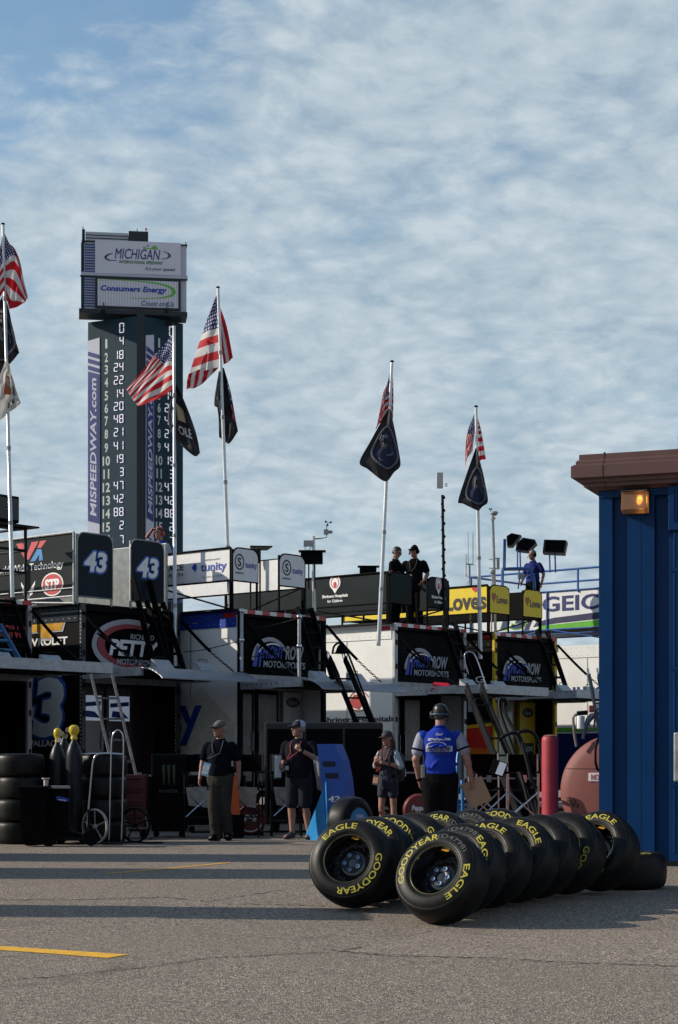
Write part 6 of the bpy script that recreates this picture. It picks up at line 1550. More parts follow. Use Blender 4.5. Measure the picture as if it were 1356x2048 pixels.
g = G(); g.lathe([(.0, -.012), (.135, -.012), (.135, .0), (.12, .004)], 20, Matrix.Translation(c), 'z'); g.build('flange', black, hood, True, True)
r = gate_ladder('black ladder with wide steel stiles beside the yellow posted hauler', (932, 1374), (1054, 1672), .255, .1, 30.6, 28.6, mat('dark_grey_ladder', (.012, .012, .013), .5, var=.3, spec=.25), hooks=False, st=(.20, .04))
bent_rail(r, [P(937, 1350, 30.5), P(930, 1325, 30.5), P(930, 1308, 30.5), P(940, 1304, 30.5), P(952, 1315, 30.5), P(972, 1372, 30.4), P(974, 1382, 30.4)], .012, chrome)
g = G(); g.box((0, 0, 0), (.001, .001, .001))
g.b.free()
# second ladder pair: curved black hand rails
hr = thing('ladder_rails', 'pair of curved black hand rails rising between the ladder and the bollard', 'hand rails', G_at(1062, 28.2))
for dx in (0, 17):
    bent_rail(hr, [P(1066+dx, 1645, 28), P(1045+dx, 1560, 28.3), P(1020+dx, 1480, 28.6), P(1002+dx*.6, 1430, 28.8), P(999+dx*.5, 1404, 28.9), P(1004+dx*.3, 1398, 28.9), P(1012+dx*.1, 1412, 28.9)], .028, steel)
bent_rail(hr, [P(1001, 1476, 27.8), P(1016, 1468, 27.8), P(1030, 1466, 27.8), P(1040, 1474, 27.8), P(1052, 1515, 27.7), P(1066, 1575, 27.6), P(1080, 1645, 27.5)], .028, steel)
bent_rail(hr, [P(1034, 1466, 28.3), P(1052, 1461, 28.3), P(1068, 1468, 28.3), P(1078, 1490, 28.3), P(1084, 1530, 28.3), P(1090, 1640, 28.3)], .026, steel)
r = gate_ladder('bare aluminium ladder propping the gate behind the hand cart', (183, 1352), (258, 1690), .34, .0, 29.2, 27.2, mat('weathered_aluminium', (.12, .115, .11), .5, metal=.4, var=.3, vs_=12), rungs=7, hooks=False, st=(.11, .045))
r2 = gate_ladder('dark ladder tops standing beside the blue wall above the last gate', (1178, 1350), (1232, 1500), .19, .0, 36.6, 35.6, mat('dark_slate_ladder', (.02, .035, .05), .4), rungs=5, st=(.17, .04))

# ------------------------------------------------------------------ gas bottles, bins, hand cart
def bottles():
    bm_ = mat('dark_gas_bottle', (.006, .008, .014), .4, var=.25, spec=.3); ym = mat('yellow_valve_cover', (.60, .42, .02), .35, var=.2)
    for px, Y, h, cap, lab in ((115, 26.0, 1.36, 'y', 'left dark gas bottle with a yellow valve cover and round gauge'), (128, 26.3, 1.42, 'g', 'middle gas bottle with a bare valve, squeezed behind its neighbours'), (148, 25.8, 1.40, 'y2', 'right dark gas bottle, widest, with a big yellow valve cover')):
        b = G_at(px, Y) + V((0, 0, .10)); r = .118 if cap != 'g' else .105
        root = thing('gas_bottle', lab, 'gas bottle', b, group='gas bottles on the cart')
        g = G(); g.lathe([(0, 0), (r-.01, 0), (r, .02), (r, h-.25), (r*.93, h-.18), (r*.65, h-.09), (.04, h-.03), (.032, h), (0, h)], 28, axis='z'); g.build('cylinder', bm_, root, smooth=True)
        z = h
        g = G(); g.tube([(0, 0, z), (0, 0, z+.07)], .022, 10); g.tube([(0, 0, z+.045), (0, -.055, z+.045)], .012, 8); g.build('valve', chrome, root, smooth=True)
        if cap != 'g':
            k = 1.25 if cap == 'y2' else .95
            g = G(); g.lathe([(.032*k, z-.01), (.040*k, z+.0), (.034*k, z+.05), (.055*k, z+.09), (.062*k, z+.13), (.055*k, z+.175), (.03*k, z+.20), (0, z+.205)], 20, axis='z'); g.build('valve_cover', ym, root, smooth=True)
        if cap != 'y2':
            for gx, gz_ in ((.035, .12), (.0, .03)):
                g = G(); g.lathe([(0, -.075), (.036, -.075), (.038, -.06), (.038, -.04), (0, -.04)], 18, Matrix.Translation((gx+.03, 0, z+gz_))); o = g.build('gauge', mat('pale_gauge', (.36, .34, .26), .4) if gz_ > .1 else chrome, root, smooth=True)
bottles()
def bins():
    b = G_at(118, 25.2)
    root = thing('bottle_cart', 'black wheeled cart holding the gas bottles, blue sticker on its front', 'cart', b)
    g = G(); g.box((-.16, -.05, .14), (.14, .04, .80), bev=.02); g.build('tub', black, root)
    g = G(); g.box((-.18, -.07, .80), (.16, .02, .84), bev=.008); g.build('lid_rim', galv, root)
    g = G(); fr = ((0, -.052, 0), (1, 0, 0), (0, 0, 1)); g.poly(fr, [(-.02, .70), (.12, .67), (.16, .64), (.12, .615), (.0, .63), (-.04, .66)]); g.build('sticker', bluep, root)
    g = G(); g.poly(fr, [(.0, .652), (.11, .640), (.11, .630), (.0, .642)], .005, .007); g.build('sticker_stripe', wlet, root)
    g = G(); g.box((-.10, .35, .06), (.36, .95, .10)); g.box((.35, .35, .10), (.37, .95, .5)); g.build('deck', steel, root)
    for x, y, rr in ((-.12, -.12, .115), (.44, .05, .115), (-.1, .8, .1), (.3, .85, .1)):
        g = G(); g.lathe([(0, -.03), (.05, -.03), (.07, -.04), (rr-.01, -.042), (rr, -.03), (rr, .03), (rr-.01, .042), (.07, .04), (0, .03)], 22, Matrix.Translation((x, y, rr)) @ Matrix.Rotation(R(25), 4, 'Z')); w = g.build('caster', rub, root, smooth=True)
    g = G(); g.tube([(.44, .05, .115), (.2, .1, .2), (.1, .1, .3)], .016, 6); g.build('axle', steel, root)
    c = G_at(70, 25.0)
    bin_ = thing('waste_bin', 'black bin with a gold emblem at the left edge', 'bin', c)
    g = G(); g.loft([[V(p) for p in ((-.15, -.15, .05), (.15, -.15, .05), (.15, .15, .05), (-.15, .15, .05))], [V(p) for p in ((-.18, -.18, .78), (.18, -.18, .78), (.18, .18, .78), (-.18, .18, .78))]]); g.build('tub', black, bin_)
    g = G(); g.box((-.21, -.22, .78), (.21, .20, .84), bev=.015); g.build('lid', black, bin_)
    fr = ((0, -.171, 0), (1, 0, 0), (0, .041, 1)); g = G(); g.poly(fr, [(a*.22, b*.22+.62) for a, b in bow], .0, .004); g.build('emblem', mat('dull_gold', (.22, .15, .04), .4), bin_)
    txt('lettering', 'CHEVROLET', glet, bin_, fr, (.0, .49), .24, .035, bold=.02)
    for x in (-.13, .13):
        g = G(); g.lathe([(0, -.02), (.05, -.02), (.055, 0), (.05, .02), (0, .02)], 16, Matrix.Translation((x, .15, .055))); g.build('caster', rub, bin_, smooth=True)
    cup = thing('paper_cup', 'pale paper cup standing beside the gas bottles', 'cup', G_at(92, 25.4) + V((0, 0, .80)))
    g = G(); g.lathe([(0, .0), (.028, .0), (.038, .13), (.035, .13), (.026, .01), (0, .01)], 16, axis='z'); g.build('cup', mat('paper_white', (.55, .50, .47), .7), cup, smooth=True)
    g = G(); g.lathe([(.038, .128), (.062, .135), (.060, .145), (.036, .14)], 16, axis='z'); g.build('rim', mat('paper_white', (.55, .50, .47), .7), cup, smooth=True)
bins()
def spoke_wheel(nm, root, M, rr, m_rim, m_sp, n=5):
    g = G(); g.lathe([(rr-.022, -.020), (rr-.006, -.022), (rr, -.010), (rr, .010), (rr-.006, .022), (rr-.022, .020), (rr-.03, 0)], 44, M); w = g.build(nm, m_rim, root, smooth=True)
    g = G(); g.lathe([(0, -.03), (.030, -.03), (.036, -.02), (.036, .02), (.03, .03), (0, .03)], 18, M)
    for k in range(n):
        a = 2*math.pi*k/n + .35
        for da in (-.12, .12): g.tube([M @ V((.03*math.cos(a), 0, .03*math.sin(a))), M @ V(((rr-.02)*math.cos(a+da*.25), 0, (rr-.02)*math.sin(a+da*.25)))], .006, 5)
    g.build('spokes', m_sp, w, smooth=True)
def hand_cart():
    Y = 25.7; b = G_at(225, Y); root = thing('hand_cart', 'tubular steel hand cart with one pale and one black spoked wheel', 'hand cart', b)
    q = lambda px, py, y=Y: WM[root].inverted() @ P(px, py, y)
    L1 = q(190, 1661, 25.6); Rw = .255
    pale = mat('pale_tyre_band', (.36, .34, .32), .5, var=.15)
    spoke_wheel('wheel', root, Matrix.Translation((L1.x, L1.y, Rw+.0)) @ Matrix.Rotation(R(-38), 4, 'Z'), Rw, pale, galv)
    L2 = q(270, 1661, 26.1); spoke_wheel('wheel', root, Matrix.Translation((L2.x, L2.y, Rw)) @ Matrix.Rotation(R(-24), 4, 'Z'), Rw, rub, black)
    g = G(); g.tube([(L1.x+.02, L1.y, Rw), (L2.x, L2.y, Rw)], .016, 8); g.build('axle', steel, root, smooth=True)
    def tb(pts, r=.013, nm='tube', m=chrome):
        ps = [V(p) for p in pts]; out = []
        for i in range(len(ps)-1):
            for k in range(4): out.append(catmull(ps, list(range(len(ps))), i+k/4))
        out.append(ps[-1]); g = G(); g.tube(out, r, 8); g.build(nm, m, root, smooth='all')
    tb([q(174, 1660), q(177, 1620), q(184, 1540), q(187, 1521), q(192, 1511), q(202, 1507), q(222, 1507), q(248, 1509)], .015, 'frame_tube')
    tb([q(217, 1690), q(219, 1640), q(221, 1560), q(223, 1490), q(226, 1470), q(233, 1461), q(240, 1462), q(246, 1474), q(247, 1510), q(246, 1560), q(244, 1640), q(242, 1690)], .012, 'handle')
    tb([q(160, 1509, 26.0), q(190, 1507, 26.0), q(248, 1508, 26.0)], .012, 'cross_tube')
    g = G(); a = q(215, 1688); g.box((a.x-.05, a.y-.3, .02), (a.x+.25, a.y+.02, .035)); g.build('toe_plate', steel, root)
hand_cart()
tc_ = thing('tool_chest', 'dull red tool chest in the shade behind the aluminium ladder', 'tool chest', G_at(270, 27.6))
dr = mat('dull_red_enamel', (.06, .004, .006), .5, var=.15)
g = G(); g.box((-.18, -.2, .12), (.18, .3, .98), bev=.01); g.build('body', dr, tc_)
for k in range(4):
    g = G(); g.box((-.165, -.214, .16+.2*k), (.165, -.201, .34+.2*k), bev=.004); d = g.build('drawer', dr, tc_)
    g = G(); g.box((-.12, -.228, .31+.2*k), (.12, -.215, .325+.2*k)); g.build('pull', steel, d)
for x in (-.14, .14):
    g = G(); g.lathe([(0, -.02), (.055, -.02), (.06, 0), (.055, .02), (0, .02)], 16, Matrix.Translation((x, -.1, .06))); g.build('caster', rub, tc_, smooth=True)
fr_ = thing('drinks_cooler', 'black cooler cabinet with a green claw mark in the shade under the gate', 'cooler', G_at(340, 28.2))
g = G(); g.box((-.27, -.25, .1), (.27, .25, 1.30), bev=.02); g.build('cabinet', blackw, fr_)
g = G(); g.box((-.24, -.268, .18), (.24, -.251, 1.24), bev=.006); d = g.build('door', black, fr_)
g = G(); frd = ((0, -.27, 0), (1, 0, 0), (0, 0, 1))
for k in range(3): g.poly(frd, [(-.10+.08*k, 1.12), (-.05+.08*k, 1.14), (-.06+.08*k, .84+.04*(k % 2)), (-.075+.08*k, .80)], 0, .002)
g.build('claw_mark', mat('dim_green', (.012, .03, .010), .5), fr_)
txt('lettering', 'MONSTER', mat('dim_lettering', (.05, .05, .055), .6), fr_, frd, (0, .72), .30, .05, bold=.02, off=.0)
for x in (-.2, .2):
    g = G(); g.lathe([(0, -.02), (.045, -.02), (.05, 0), (.045, .02), (0, .02)], 14, Matrix.Translation((x, -.15, .05))); g.build('caster', rub, fr_, smooth=True)

# ------------------------------------------------------------------ folding chairs
def chair(px, Y, rz, fab, lab, frame=steel, w=.46, cupm=None, bar=chrome):
    b = G_at(px, Y); root = thing('directors_chair', lab, 'chair', b, (0, 0, R(rz)), group='tall folding chairs in front of the haulers')
    hw = w/2
    for x in (-hw, hw):
        for y0, y1 in ((-.22, -.20), (.22, .20)):
            g = G(); g.tube([(x, y0, 0), (x, y1, .80 if y0 < 0 else .78)], .014, 6); g.build('leg', frame, root, smooth=True)
        g = G(); g.tube([(x, .20, .78), (x, .24, 1.30)], .014, 6); g.tube([(x, -.20, .80), (x, -.20, 1.0)], .014, 6); g.build('upright', frame, root, smooth=True)
        g = G(); g.box((x-.03, -.25, 1.0), (x+.03, .22, 1.03), bev=.008); g.build('armrest', black, root)
    for s_ in (-1, 1):
        for y in (-.21, .21):
            g = G(); g.tube([(-hw*s_, y, .30), (hw*s_, y, .72)], .011, 6); g.build('brace', bar if (y < 0 and s_ > 0) else frame, root, smooth=True)
    g = G(); g.tube([(-hw, -.26, .32), (hw, -.26, .32)], .013, 6); g.build('foot_bar', frame, root, smooth=True)
    g = G(); rows = [[V((x, -.22 + .44*j/6, .80 - .05*math.sin(math.pi*(x+hw)/w))) for x in [-hw + w*i/8 for i in range(9)]] for j in range(7)]
    g.loft(rows + [], cap=False, close=False); s_ = g.build('seat', fab, root, smooth='all')
    g = G(); rows = [[V((x, .235 + .03*math.sin(math.pi*(x+hw)/w), 1.02 + .27*j/5)) for x in [-hw + w*i/8 for i in range(9)]] for j in range(6)]
    g.loft(rows, cap=False, close=False); g.build('backrest', fab, root, smooth='all')
    if cupm:
        g = G(); g.loft([[V((-hw*.9, -.225, .78)), V((hw*.9, -.225, .78)), V((hw*.8, -.215, .46)), V((-hw*.7, -.215, .50))], [V((-hw*.9, -.20, .78)), V((hw*.9, -.20, .78)), V((hw*.8, -.195, .46)), V((-hw*.7, -.195, .50))]]); g.build('side_pouch', cupm, root)
    return root
pouch = mat('pale_pouch', (.30, .29, .27), .8, var=.35, vs_=9, bump=.4, bs=20)
chair(397, 28.0, 8, cloth_blk, 'tall black folding chair left of the man in the polo, clear pouch at its side', cupm=pouch)
chair(492, 28.2, -6, cloth_blk, 'tall black folding chair right of the man in the polo', cupm=pouch)
chair(572, 28.4, 5, mat('grey_tan_canvas', (.22, .20, .18), .85, var=.2, bump=.3, bs=30), 'tall folding chair with grey canvas behind the man in shorts', cupm=pouch)
chair(975, 26.4, 12, cloth_blk, 'silver framed tall chair with black seat right of the crew man', frame=chrome)
chair(1046, 27.6, -4, cloth_blk, 'silver framed tall chair half hidden behind the ladder and hand rails', frame=chrome)
tb = thing('tablet', 'small pale screen in a black case resting on the silver chair', 'tablet', P(996, 1537, 26.2), (R(-15), R(18), R(-20)))
g = G(); g.box((-.11, -.0, -.1), (.11, .04, .12), bev=.006); g.build('case', black, tb)
g = G(); g.box((-.01, -.006, -.085), (.10, -.001, .105)); g.build('screen', mat('pale_screen', (.42, .47, .55), .2, var=.05), tb)
og = thing('fuel_can', 'orange can standing on the ground behind the man in the polo', 'can', G_at(462, 27.9))
om = mat('orange_plastic', (.62, .10, .02), .5, var=.1)
g = G(); g.loft([[V(p) for p in ((-.16, -.10, .40), (.14, -.10, .34), (.14, .12, .34), (-.16, .12, .40))], [V(p) for p in ((-.08, -.09, .80), (.10, -.09, 1.0), (.10, .1, 1.0), (-.08, .1, .8))]]); g.build('body', om, og, smooth=False)
g = G(); g.tube([(.02, 0, .9), (.03, 0, 1.06), (.08, 0, 1.12)], .022, 8); g.build('spout', black, og)
g = G(); g.box((-.2, -.12, .0), (.2, .14, .36), bev=.02); g.build('base_crate', black, og)
gr = mat('dark_red_drum', (.15, .018, .016), .4, var=.2)
for px, Y, z, lab, tx in ((502, 28.9, .28, 'dark red round cooler with white lettering under the chairs', 'M'), (838, 27.6, .42, 'dark red round container with white script between the woman and the crew man', 'Pepper')):
    b = G_at(px, Y); d = thing('round_cooler', lab, 'cooler', b)
    g = G(); g.lathe([(0, -.18), (.22, -.18), (.245, -.16), (.245, .16), (.22, .18), (0, .18)], 36, Matrix.Translation((0, 0, z+.02 if z > .3 else .26))); g.build('drum', gr, d, smooth=True)
    zc_ = z+.02 if z > .3 else .26
    frd = ((0, -.181, zc_), (1, 0, 0), (0, 0, 1)); g = G(); g.strip(frd, arc(0, 0, .185, .185, 200, 340, 20), arc(0, 0, .205, .205, 200, 340, 20)); g.build('stripe', wlet, d)
    txt('lettering', tx, wlet, d, frd, (0, .02), .24, .11, bold=.04, shear=.2)
    g = G(); g.box((-.2, -.12, 0), (.2, .12, zc_-.20)); g.build('stand', steel, d)

# ------------------------------------------------------------------ pit cart and blue stand
pc = thing('pit_cart', 'tall black covered pit cart behind the man in shorts and the blue stand', 'pit cart', G_at(648, 30.2))
cv = mat('black_vinyl_cover', (.007, .007, .009), .45, var=.3, bump=.3, bs=5)
g = G(); g.box((-.98, -.5, .16), (.98, .6, 1.83), bev=.03); g.build('cover', cv, pc)
for k in range(3):
    g = G(); g.box((-.93+.64*k, -.508, .24), (-.33+.64*k, -.501, 1.72), bev=.003); g.build('panel', black, pc)
for x in (-.8, .8):
    for y in (-.35, .45):
        g = G(); g.lathe([(0, -.04), (.12, -.04), (.14, 0), (.12, .04), (0, .04)], 20, Matrix.Translation((x, y, .14)) @ Matrix.Rotation(R(90), 4, 'Z')); g.build('wheel', rub, pc, smooth=True)
bs = thing('car_stand', 'bright blue tapering stand with two slots beside the man in shorts', 'stand', G_at(664, 26.6))
bs1 = mat('bright_blue_paint', (.010, .085, .40), .4, var=.1, vs_=3)
q = lambda px, py, Y: WM[bs].inverted() @ P(px, py, Y)
Yf, Yk = 26.5, 27.1
fo = [(634, 1488), (669, 1488), (682, 1520), (690, 1560), (694, 1600), (700, 1688), (656, 1688), (645, 1580)]
g = G(); f = [q(px, py, Yf) for px, py in fo]; b = [v + V((.12, .16, 0)) for v in f]; g.loft([f, b]); fp = g.build('front_plate', bs1, bs)
g = G(); a = [q(652, 1562, Yf-.03), q(656.5, 1687, Yf-.03), q(606, 1687, Yk+.25), q(609, 1675, Yk+.25), q(636, 1604, Yf+.2)]; b = [v + V((.014, .012, 0)) for v in a]; g.loft([a, b]); g.build('side_plate', mat('sunlit_blue_paint', (.02, .22, .52), .4, var=.08, vs_=3), bs)  # lighter blue puts the sunlight on this side into its colour
for i, (x0, y0) in enumerate(((644, 1523), (650, 1546.5))):
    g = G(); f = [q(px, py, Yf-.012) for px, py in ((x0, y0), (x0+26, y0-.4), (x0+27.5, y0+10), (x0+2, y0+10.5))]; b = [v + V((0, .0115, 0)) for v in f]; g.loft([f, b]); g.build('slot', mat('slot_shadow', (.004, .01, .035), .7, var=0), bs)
o_ = q(668, 1598, Yf-.004); txt('lettering', '42', lblue, bs, (o_, (1, 0, 0), (0, 0, 1)), (0, 0), .2, .11, bold=.04, shear=.1); txt('lettering', '42', wlet, bs, (o_, (1, 0, 0), (0, 0, 1)), (0, 0), .17, .09, bold=.02, shear=.1, off=.006)
hc_ = thing('blue_hand_truck', 'bright blue tubular hand truck behind the crew man', 'hand truck', G_at(926, 23.4))
bm2 = mat('bright_blue_tube', (.02, .16, .42), .4)
bent_rail(hc_, [P(915, 1690, 23.4), P(914, 1560, 23.4), P(916, 1510, 23.5), P(924, 1493, 23.5), P(933, 1491, 23.5), P(934, 1499, 23.5), P(926, 1508, 23.5)], .022, bm2, 'handle')
bent_rail(hc_, [P(926, 1690, 23.6), P(925, 1600, 23.6), P(924, 1560, 23.6)], .022, bm2, 'frame_tube')
g = G(); g.box((-.1, -.15, .01), (.22, .1, .03)); g.build('toe_plate', bm2, hc_)

# ------------------------------------------------------------------ masts and boxes on the roofs
zr = gz(99) + TH
def mast(label, pts, r, cat='mast', nm='antenna_mast', m=None, base=None):
    root = thing(nm, label, cat, base or V(pts[-1])); g = G(); g.tube(pts, r, 8); g.build('pole', m or steel, root, True, True); return root
Y = 38.5; r = mast('black ribbed mast topped by a flat white panel antenna', [P(885, 990, Y), P(887, 1130, Y), P(889, 1262, Y)], .030)
g = G(); a = P(880, 961, Y); g.box((a.x-.075, a.y-.04, a.z-.17), (a.x+.065, a.y+.03, a.z+.17), bev=.01); g.build('panel_antenna', mat('panel_antenna_white', (.55, .54, .50), .5), r, True)
g = G()
for k in range(16): a = P(886+.12*k, 995+13*k, Y); g.ell(a + V((.02*(-1)**k, 0, 0)), (.03, .03, .035), u=8, v=6)
g.build('cable_loops', black, r, True, True)
g = G(); a = P(890, 968, Y); g.tube([a, a + V((.05, 0, 0))], .012, 6); g.tube([P(890, 972, Y), P(890, 972, Y) + V((.05, 0, 0))], .012, 6); g.build('connector', black, r, True)
Y = 36.2; r = mast('pale mast with weather instruments on a side arm above the tunity banner', [P(627, 1072, Y), P(627, 1150, Y), P(629, 1222, Y)], .035, m=polew)
g = G(); a = P(617, 1087, Y); g.box((a.x-.1, a.y-.05, a.z-.06), (a.x+.1, a.y+.05, a.z+.06), bev=.008); g.build('control_box', mat('pale_grey_box', (.36, .36, .35), .5), r, True)
g = G(); g.tube([P(627, 1078, Y), P(640, 1077, Y), P(653, 1075, Y), P(653, 1050, Y)], .014, 6); g.build('side_arm', galv, r, True, True)
g = G(); a = P(653, 1064, Y); g.box((a.x-.055, a.y-.04, a.z-.05), (a.x+.04, a.y+.04, a.z+.05)); g.ell(a + V((.08, 0, 0)), (.05, .04, .035), u=10, v=6); g.build('sensor', mat('pale_grey_box', (.36, .36, .35), .5), r, True)
g = G(); c = P(656, 1046, Y)
for k in range(3): t = R(120*k+20); e = c + V((.06*math.cos(t), .03*math.sin(t), .045*math.sin(t))); g.tube([c, e], .006, 5); g.ell(e, .022, u=8, v=6)
g.build('wind_cups', black, r, True)
g = G(); g.tube([P(612, 1082, Y), P(610, 1098, Y), P(617, 1101, Y), P(622, 1094, Y)], .007, 5); g.build('cable', black, r, True)
Y = 35.8
for px, py, w, h, nm, lab in ((623.5, 1116, .44, .24, 'hooded_monitor', 'dark hooded monitor seen from behind under the instrument mast'), (736, 1141, .36, .14, 'hooded_monitor', 'low black monitor box on the dark banner rail')):
    root = thing(nm, lab, 'monitor', P(px, py, Y if px < 700 else 38.4)); yy = Y if px < 700 else 38.4; c = P(px, py, yy)
    g = G(); g.box((c.x-w/2, c.y-.1, c.z-h/2), (c.x+w/2, c.y+.1, c.z+h/2), bev=.012); g.build('body', black, root, True)
    g = G(); g.box((c.x-w/2-.04, c.y-.16, c.z+h/2+.002), (c.x+w/2+.06, c.y+.14, c.z+h/2+.02)); g.build('hood', steel, root, True)
    g = G()
    for dx in (-.06, .06): g.tube([c + V((dx, 0, -h/2)), c + V((dx, 0, -h/2-.5))], .016, 6)
    g.build('bracket', steel, root, True)
root = thing('canopy_shelf', 'dark shelf canopy on two posts above the white tunity banner', 'shelf', P(513, 1120, 36.0)); Y = 36.0
g = G(); a, b = P(500, 1094, Y), P(545, 1094, Y); g.loft([[a, b, b + V((-.12, .3, -.035)), a + V((.0, .3, -.035))], [a + V((0, 0, .03)), b + V((0, 0, .025)), b + V((-.12, .3, -.0)), a + V((0, .3, 0))]]); g.build('canopy', steel, root, True)
g = G(); a = P(501, 1098, Y); g.box((a.x, a.y, a.z-.28), (a.x+.2, a.y+.06, a.z)); g.build('back_box', steel, root, True)
g = G(); g.tube([P(501, 1100, Y), P(501, 1225, Y)], .02, 6); g.tube([P(520, 1100, Y), P(520, 1225, Y)], .02, 6); g.build('post', steel, root, True)
Y = 41.0; r = mast('thin twin whip antenna behind the yellow banner', [P(939, 1128, Y), P(940, 1180, Y), P(941, 1268, Y)], .02, m=galv)
g = G(); g.tube([P(936, 1064, Y), P(936.5, 1130, Y)], .008, 5); g.tube([P(946, 1064, Y), P(946, 1130, Y)], .008, 5); g.tube([P(932, 1108, Y), P(932, 1154, Y)], .012, 5); g.tube([P(932, 1128, Y), P(947, 1129, Y)], .014, 5); g.build('whip', galv, r, True)
g = G(); g.tube([P(932, 1150, Y), P(941, 1158, Y), P(933, 1168, Y), P(940, 1176, Y)], .006, 5); g.build('cable', black, r, True)
Y = 41.5; r = mast('tall grey mast with a weather sensor on top left of the grey haired man', [P(985, 1028, Y), P(988, 1120, Y), P(991, 1270, Y)], .032, m=galv)
g = G(); a = P(988, 1026, Y); g.ell(a, (.10, .08, .05), u=12, v=8); g.tube([P(984, 1030, Y), P(993, 1030, Y)], .02, 6); g.tube([P(985, 1036, Y), P(987, 1040, Y)], .06, 8); g.build('sensor', mat('pale_grey_box', (.36, .36, .35), .5), r, True, True)
g = G(); g.tube([P(981, 1028, Y), P(981, 1018, Y)], .008, 5); g.ell(P(979, 1018, Y), .02, u=6, v=5); g.ell(P(983, 1018, Y), .02, u=6, v=5); g.build('wind_cups', black, r, True)
g = G(); a = P(996, 1127, Y); g.box((a.x-.03, a.y-.03, a.z-.13), (a.x+.035, a.y+.03, a.z+.13)); g.tube([P(978, 1119, Y), P(1000, 1116, Y)], .012, 5); g.tube([P(978, 1136, Y), P(998, 1138, Y)], .012, 5); g.ell(P(984, 1144, Y), .055, u=10, v=7); g.tube([P(984, 1150, Y), P(983, 1270, Y)], .018, 6); g.build('radio_panel', mat('pale_grey_box', (.36, .36, .35), .5), r, True)
# hooded screens on the far platform
def hood_box(lab, px, py, Y, pts, depth, posts):
    root = thing('hooded_screen', lab, 'screen', P(px, py, Y)); g = G()
    f = [P(a, b, Y) for a, b in pts]; k = [v + V((depth*.2, depth, -.02)) for v in f]; g.loft([f, k]); g.build('hood', mat('scuffed_black_plastic', (.018, .018, .02), .5, var=.4, vs_=18), root, True)
    g = G(); c = sum(f, V((0, 0, 0)))/len(f); f2 = [c + (v-c)*.86 + V((0, -.004, 0)) for v in f]; g.b.faces.new([g.b.verts.new(v) for v in f2]); g.build('back_plate', black, root, True)
    g = G()
    for a, b in posts: g.tube([P(*a, Y+.06), P(*b, Y+.06)], .02, 6)
    g.build('post', brl, root, True); return root
hood_box('large hooded screen on two posts right of the grey haired man', 1108, 1095, 42.8, [(1088, 1079), (1130, 1080), (1134, 1082), (1129, 1107), (1085, 1105)], .35, [((1099, 1106), (1100, 1145)), ((1110, 1106), (1111, 1145))])
hood_box('tilted hooded screen at the left end of the blue railing', 1024, 1079, 42.6, [(1013, 1072), (1023, 1066), (1042, 1070), (1024, 1092), (1014, 1092)], .25, [((1008, 1078), (1006, 1175)), ((1011, 1078), (1010, 1138))])
hood_box('dark hooded screen just behind the grey haired man', 1045, 1088, 44.6, [(1033, 1086), (1046, 1075), (1070, 1079), (1073, 1086), (1056, 1103), (1031, 1100)], .3, [((1035, 1102), (1035, 1138)), ((1040, 1102), (1041, 1138))])
bx = thing('blue_railing', 'bent blue tubular railing round the grey haired man', 'railing', P(1040, 1175, 43.0)); Y = 43.0
bent_rail(bx, [P(1005, 1180, Y), P(1005, 1142, Y), P(1010, 1138, Y), P(1050, 1137, Y), P(1062, 1143, Y), P(1068, 1160, Y), P(1069, 1180, Y)], .035, brl, 'tube')
g = G(); a, b = P(1008, 1135, Y), P(1049, 1134, Y); g.box((a.x, a.y-.02, a.z-.05), (b.x, a.y+.3, a.z-.02)); g.build('shelf', brl, bx, True)
g = G(); a = P(1042, 1152, Y); g.box((a.x-.07, a.y-.06, a.z-.07), (a.x+.07, a.y+.06, a.z+.07), bev=.008); g.build('junction_box', mat('pale_blue_box', (.20, .28, .38), .5), bx, True)
g = G(); g.tube([P(1038, 1140, Y), P(1039, 1160, Y), P(1036, 1178, Y)], .018, 6); g.build('post', brl, bx, True)
# red cover and stowed bits on a gate
rc = thing('red_cover', 'bright red folded cover lying on the silver gate', 'cover', P(878, 1376, 37.0))
g = G(); f = [P(861, 1378, 36.6), P(899, 1378, 36.6), P(899, 1366, 36.9), P(868, 1364, 36.9)]; b = [v + V((.05, .35, .0)) for v in f]; g.loft([f, b]); me = g.mesh(); link_mesh('cloth', me, mat('bright_red_cover', (.55, .012, .03), .5, var=.2, vs_=8, bump=.5, bs=14), rc, True)
# distant display seen below the banner
ds = thing('video_board', 'small far coloured board seen under the white banner beside the pole', 'display', P(344, 1186, 60)); Y = 60
for nm, y0, y1, m in (('pink_field', 1171, 1188, mat('board_mauve', (.26, .16, .28), .5)), ('green_field', 1188.3, 1197, mat('board_green', (.03, .20, .06), .5)), ('blue_field', 1197.3, 1204, mat('board_blue', (.03, .06, .20), .5))):
    a, b = P(326, y1, Y), P(363, y0, Y); g = G(); g.box((a.x, Y, a.z), (b.x, Y+.2, b.z)); g.build(nm, m, ds, True)
g = G(); a = P(336, 1204, Y); g.box((a.x-.1, Y+.02, .0), (a.x+.1, Y+.18, a.z)); g.build('post', steel, ds, True)

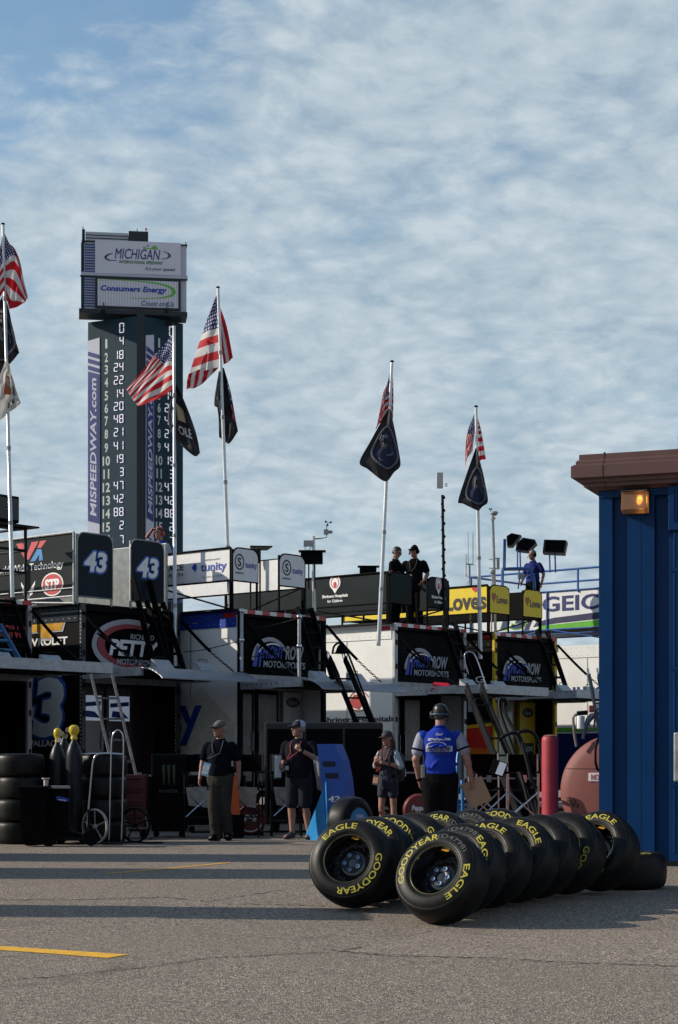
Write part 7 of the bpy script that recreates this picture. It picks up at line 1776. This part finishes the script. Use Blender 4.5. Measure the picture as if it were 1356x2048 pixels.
for px, Y, w, h, lab in ((318, 30.6, .5, 1.15, 'black equipment case in the dark doorway behind the aluminium ladder'), (838, 30.4, .45, 1.2, 'black equipment case in the dark doorway behind the crew man'), (1010, 31.0, .5, 1.1, 'black equipment case in the dark behind the silver framed chairs'), (425, 30.4, .55, .95, 'black equipment case behind the man in the polo')):
    e = thing('equipment_case', lab, 'case', G_at(px, Y), group='black equipment cases by the haulers')
    g = G(); g.box((-w, -.3, .12), (w, .3, h), bev=.02); g.build('body', black, e)
    g = G(); g.box((-w-.01, -.315, h-.22), (w+.01, .31, h-.19)); g.build('lid_edge', galv, e)
    for x in (-w*.6, w*.6):
        g = G(); g.box((x-.04, -.325, h-.27), (x+.04, -.31, h-.15)); g.build('latch', chrome, e)
        g = G(); g.lathe([(0, -.02), (.05, -.02), (.055, 0), (.05, .02), (0, .02)], 14, Matrix.Translation((x, -.2, .055))); g.build('caster', rub, e, smooth=True)
for i, (a, b, Y, lab) in enumerate((((380, 1680), (640, 1672), 29.5, 'thin black cable lying on the asphalt behind the two men'), ((60, 1700), (330, 1684), 25.3, 'black air hose lying by the hand cart'))):
    p0, p1 = G_at(a[0], Y), G_at(b[0], Y + .8); h = thing('cable', lab, 'cable', p0); rnd = random.Random(i)
    ps = [p0.lerp(p1, k/9) + V((0, rnd.uniform(-.25, .25), .014)) for k in range(10)]; bent_rail(h, ps, .012, rub, 'cable')
# ------------------------------------------------------------------ unseen things added outside the frame to cast shade into it
def off_frame():
    e = thing('shadow_cart', 'unseen cart with a raised board, added left of the picture to cast shade', 'cart', (-5.0, 14.75, gz(14.75)))  # unseen caster, its shape chosen for the long ground shadow
    g = G(); g.box((-.45, -.38, .16), (.4, .40, 1.62), bev=.03); g.build('cabinet', black, e)
    g = G(); g.tube([(.1, .25, 1.62), (.1, .25, 2.5)], .03, 8); g.build('post', steel, e)
    g = G(); g.box((.0, -.42, 1.80), (.10, .40, 2.62), bev=.02); g.build('board', black, e)
    for x in (-.3, .3):
        for y in (-.3, .3):
            g = G(); g.lathe([(0, -.03), (.075, -.03), (.08, 0), (.075, .03), (0, .03)], 16, Matrix.Translation((x, y, .08))); g.build('caster', rub, e, smooth=True)
    for (x, y, w, h, lab) in ((-6.7, 19.3, .80, 2.95, 'unseen grey trailer added left of the picture to cast shade, nearer one'), (-6.5, 22.4, .80, 3.2, 'unseen grey trailer added left of the picture to cast shade, farther one')):
        e = thing('shadow_trailer', lab, 'trailer', (x, y, gz(y)), group='unseen trailers added to cast shade')  # unseen casters added for the shade bands on the asphalt
        g = G(); g.box((-2.2, -w, .45), (.9, w, h), bev=.05); g.build('body', galv, e)
        g = G(); g.box((.9, -.05, .5), (1.7, .05, .58)); g.build('drawbar', steel, e)
        for yy in (-w-.02, w+.02):
            g = G(); g.lathe([(0, -.09), (.28, -.09), (.33, -.06), (.33, .06), (.28, .09), (0, .09)], 24, Matrix.Translation((-.7, yy, .34))); g.build('wheel', rub, e, smooth=True)
off_frame()
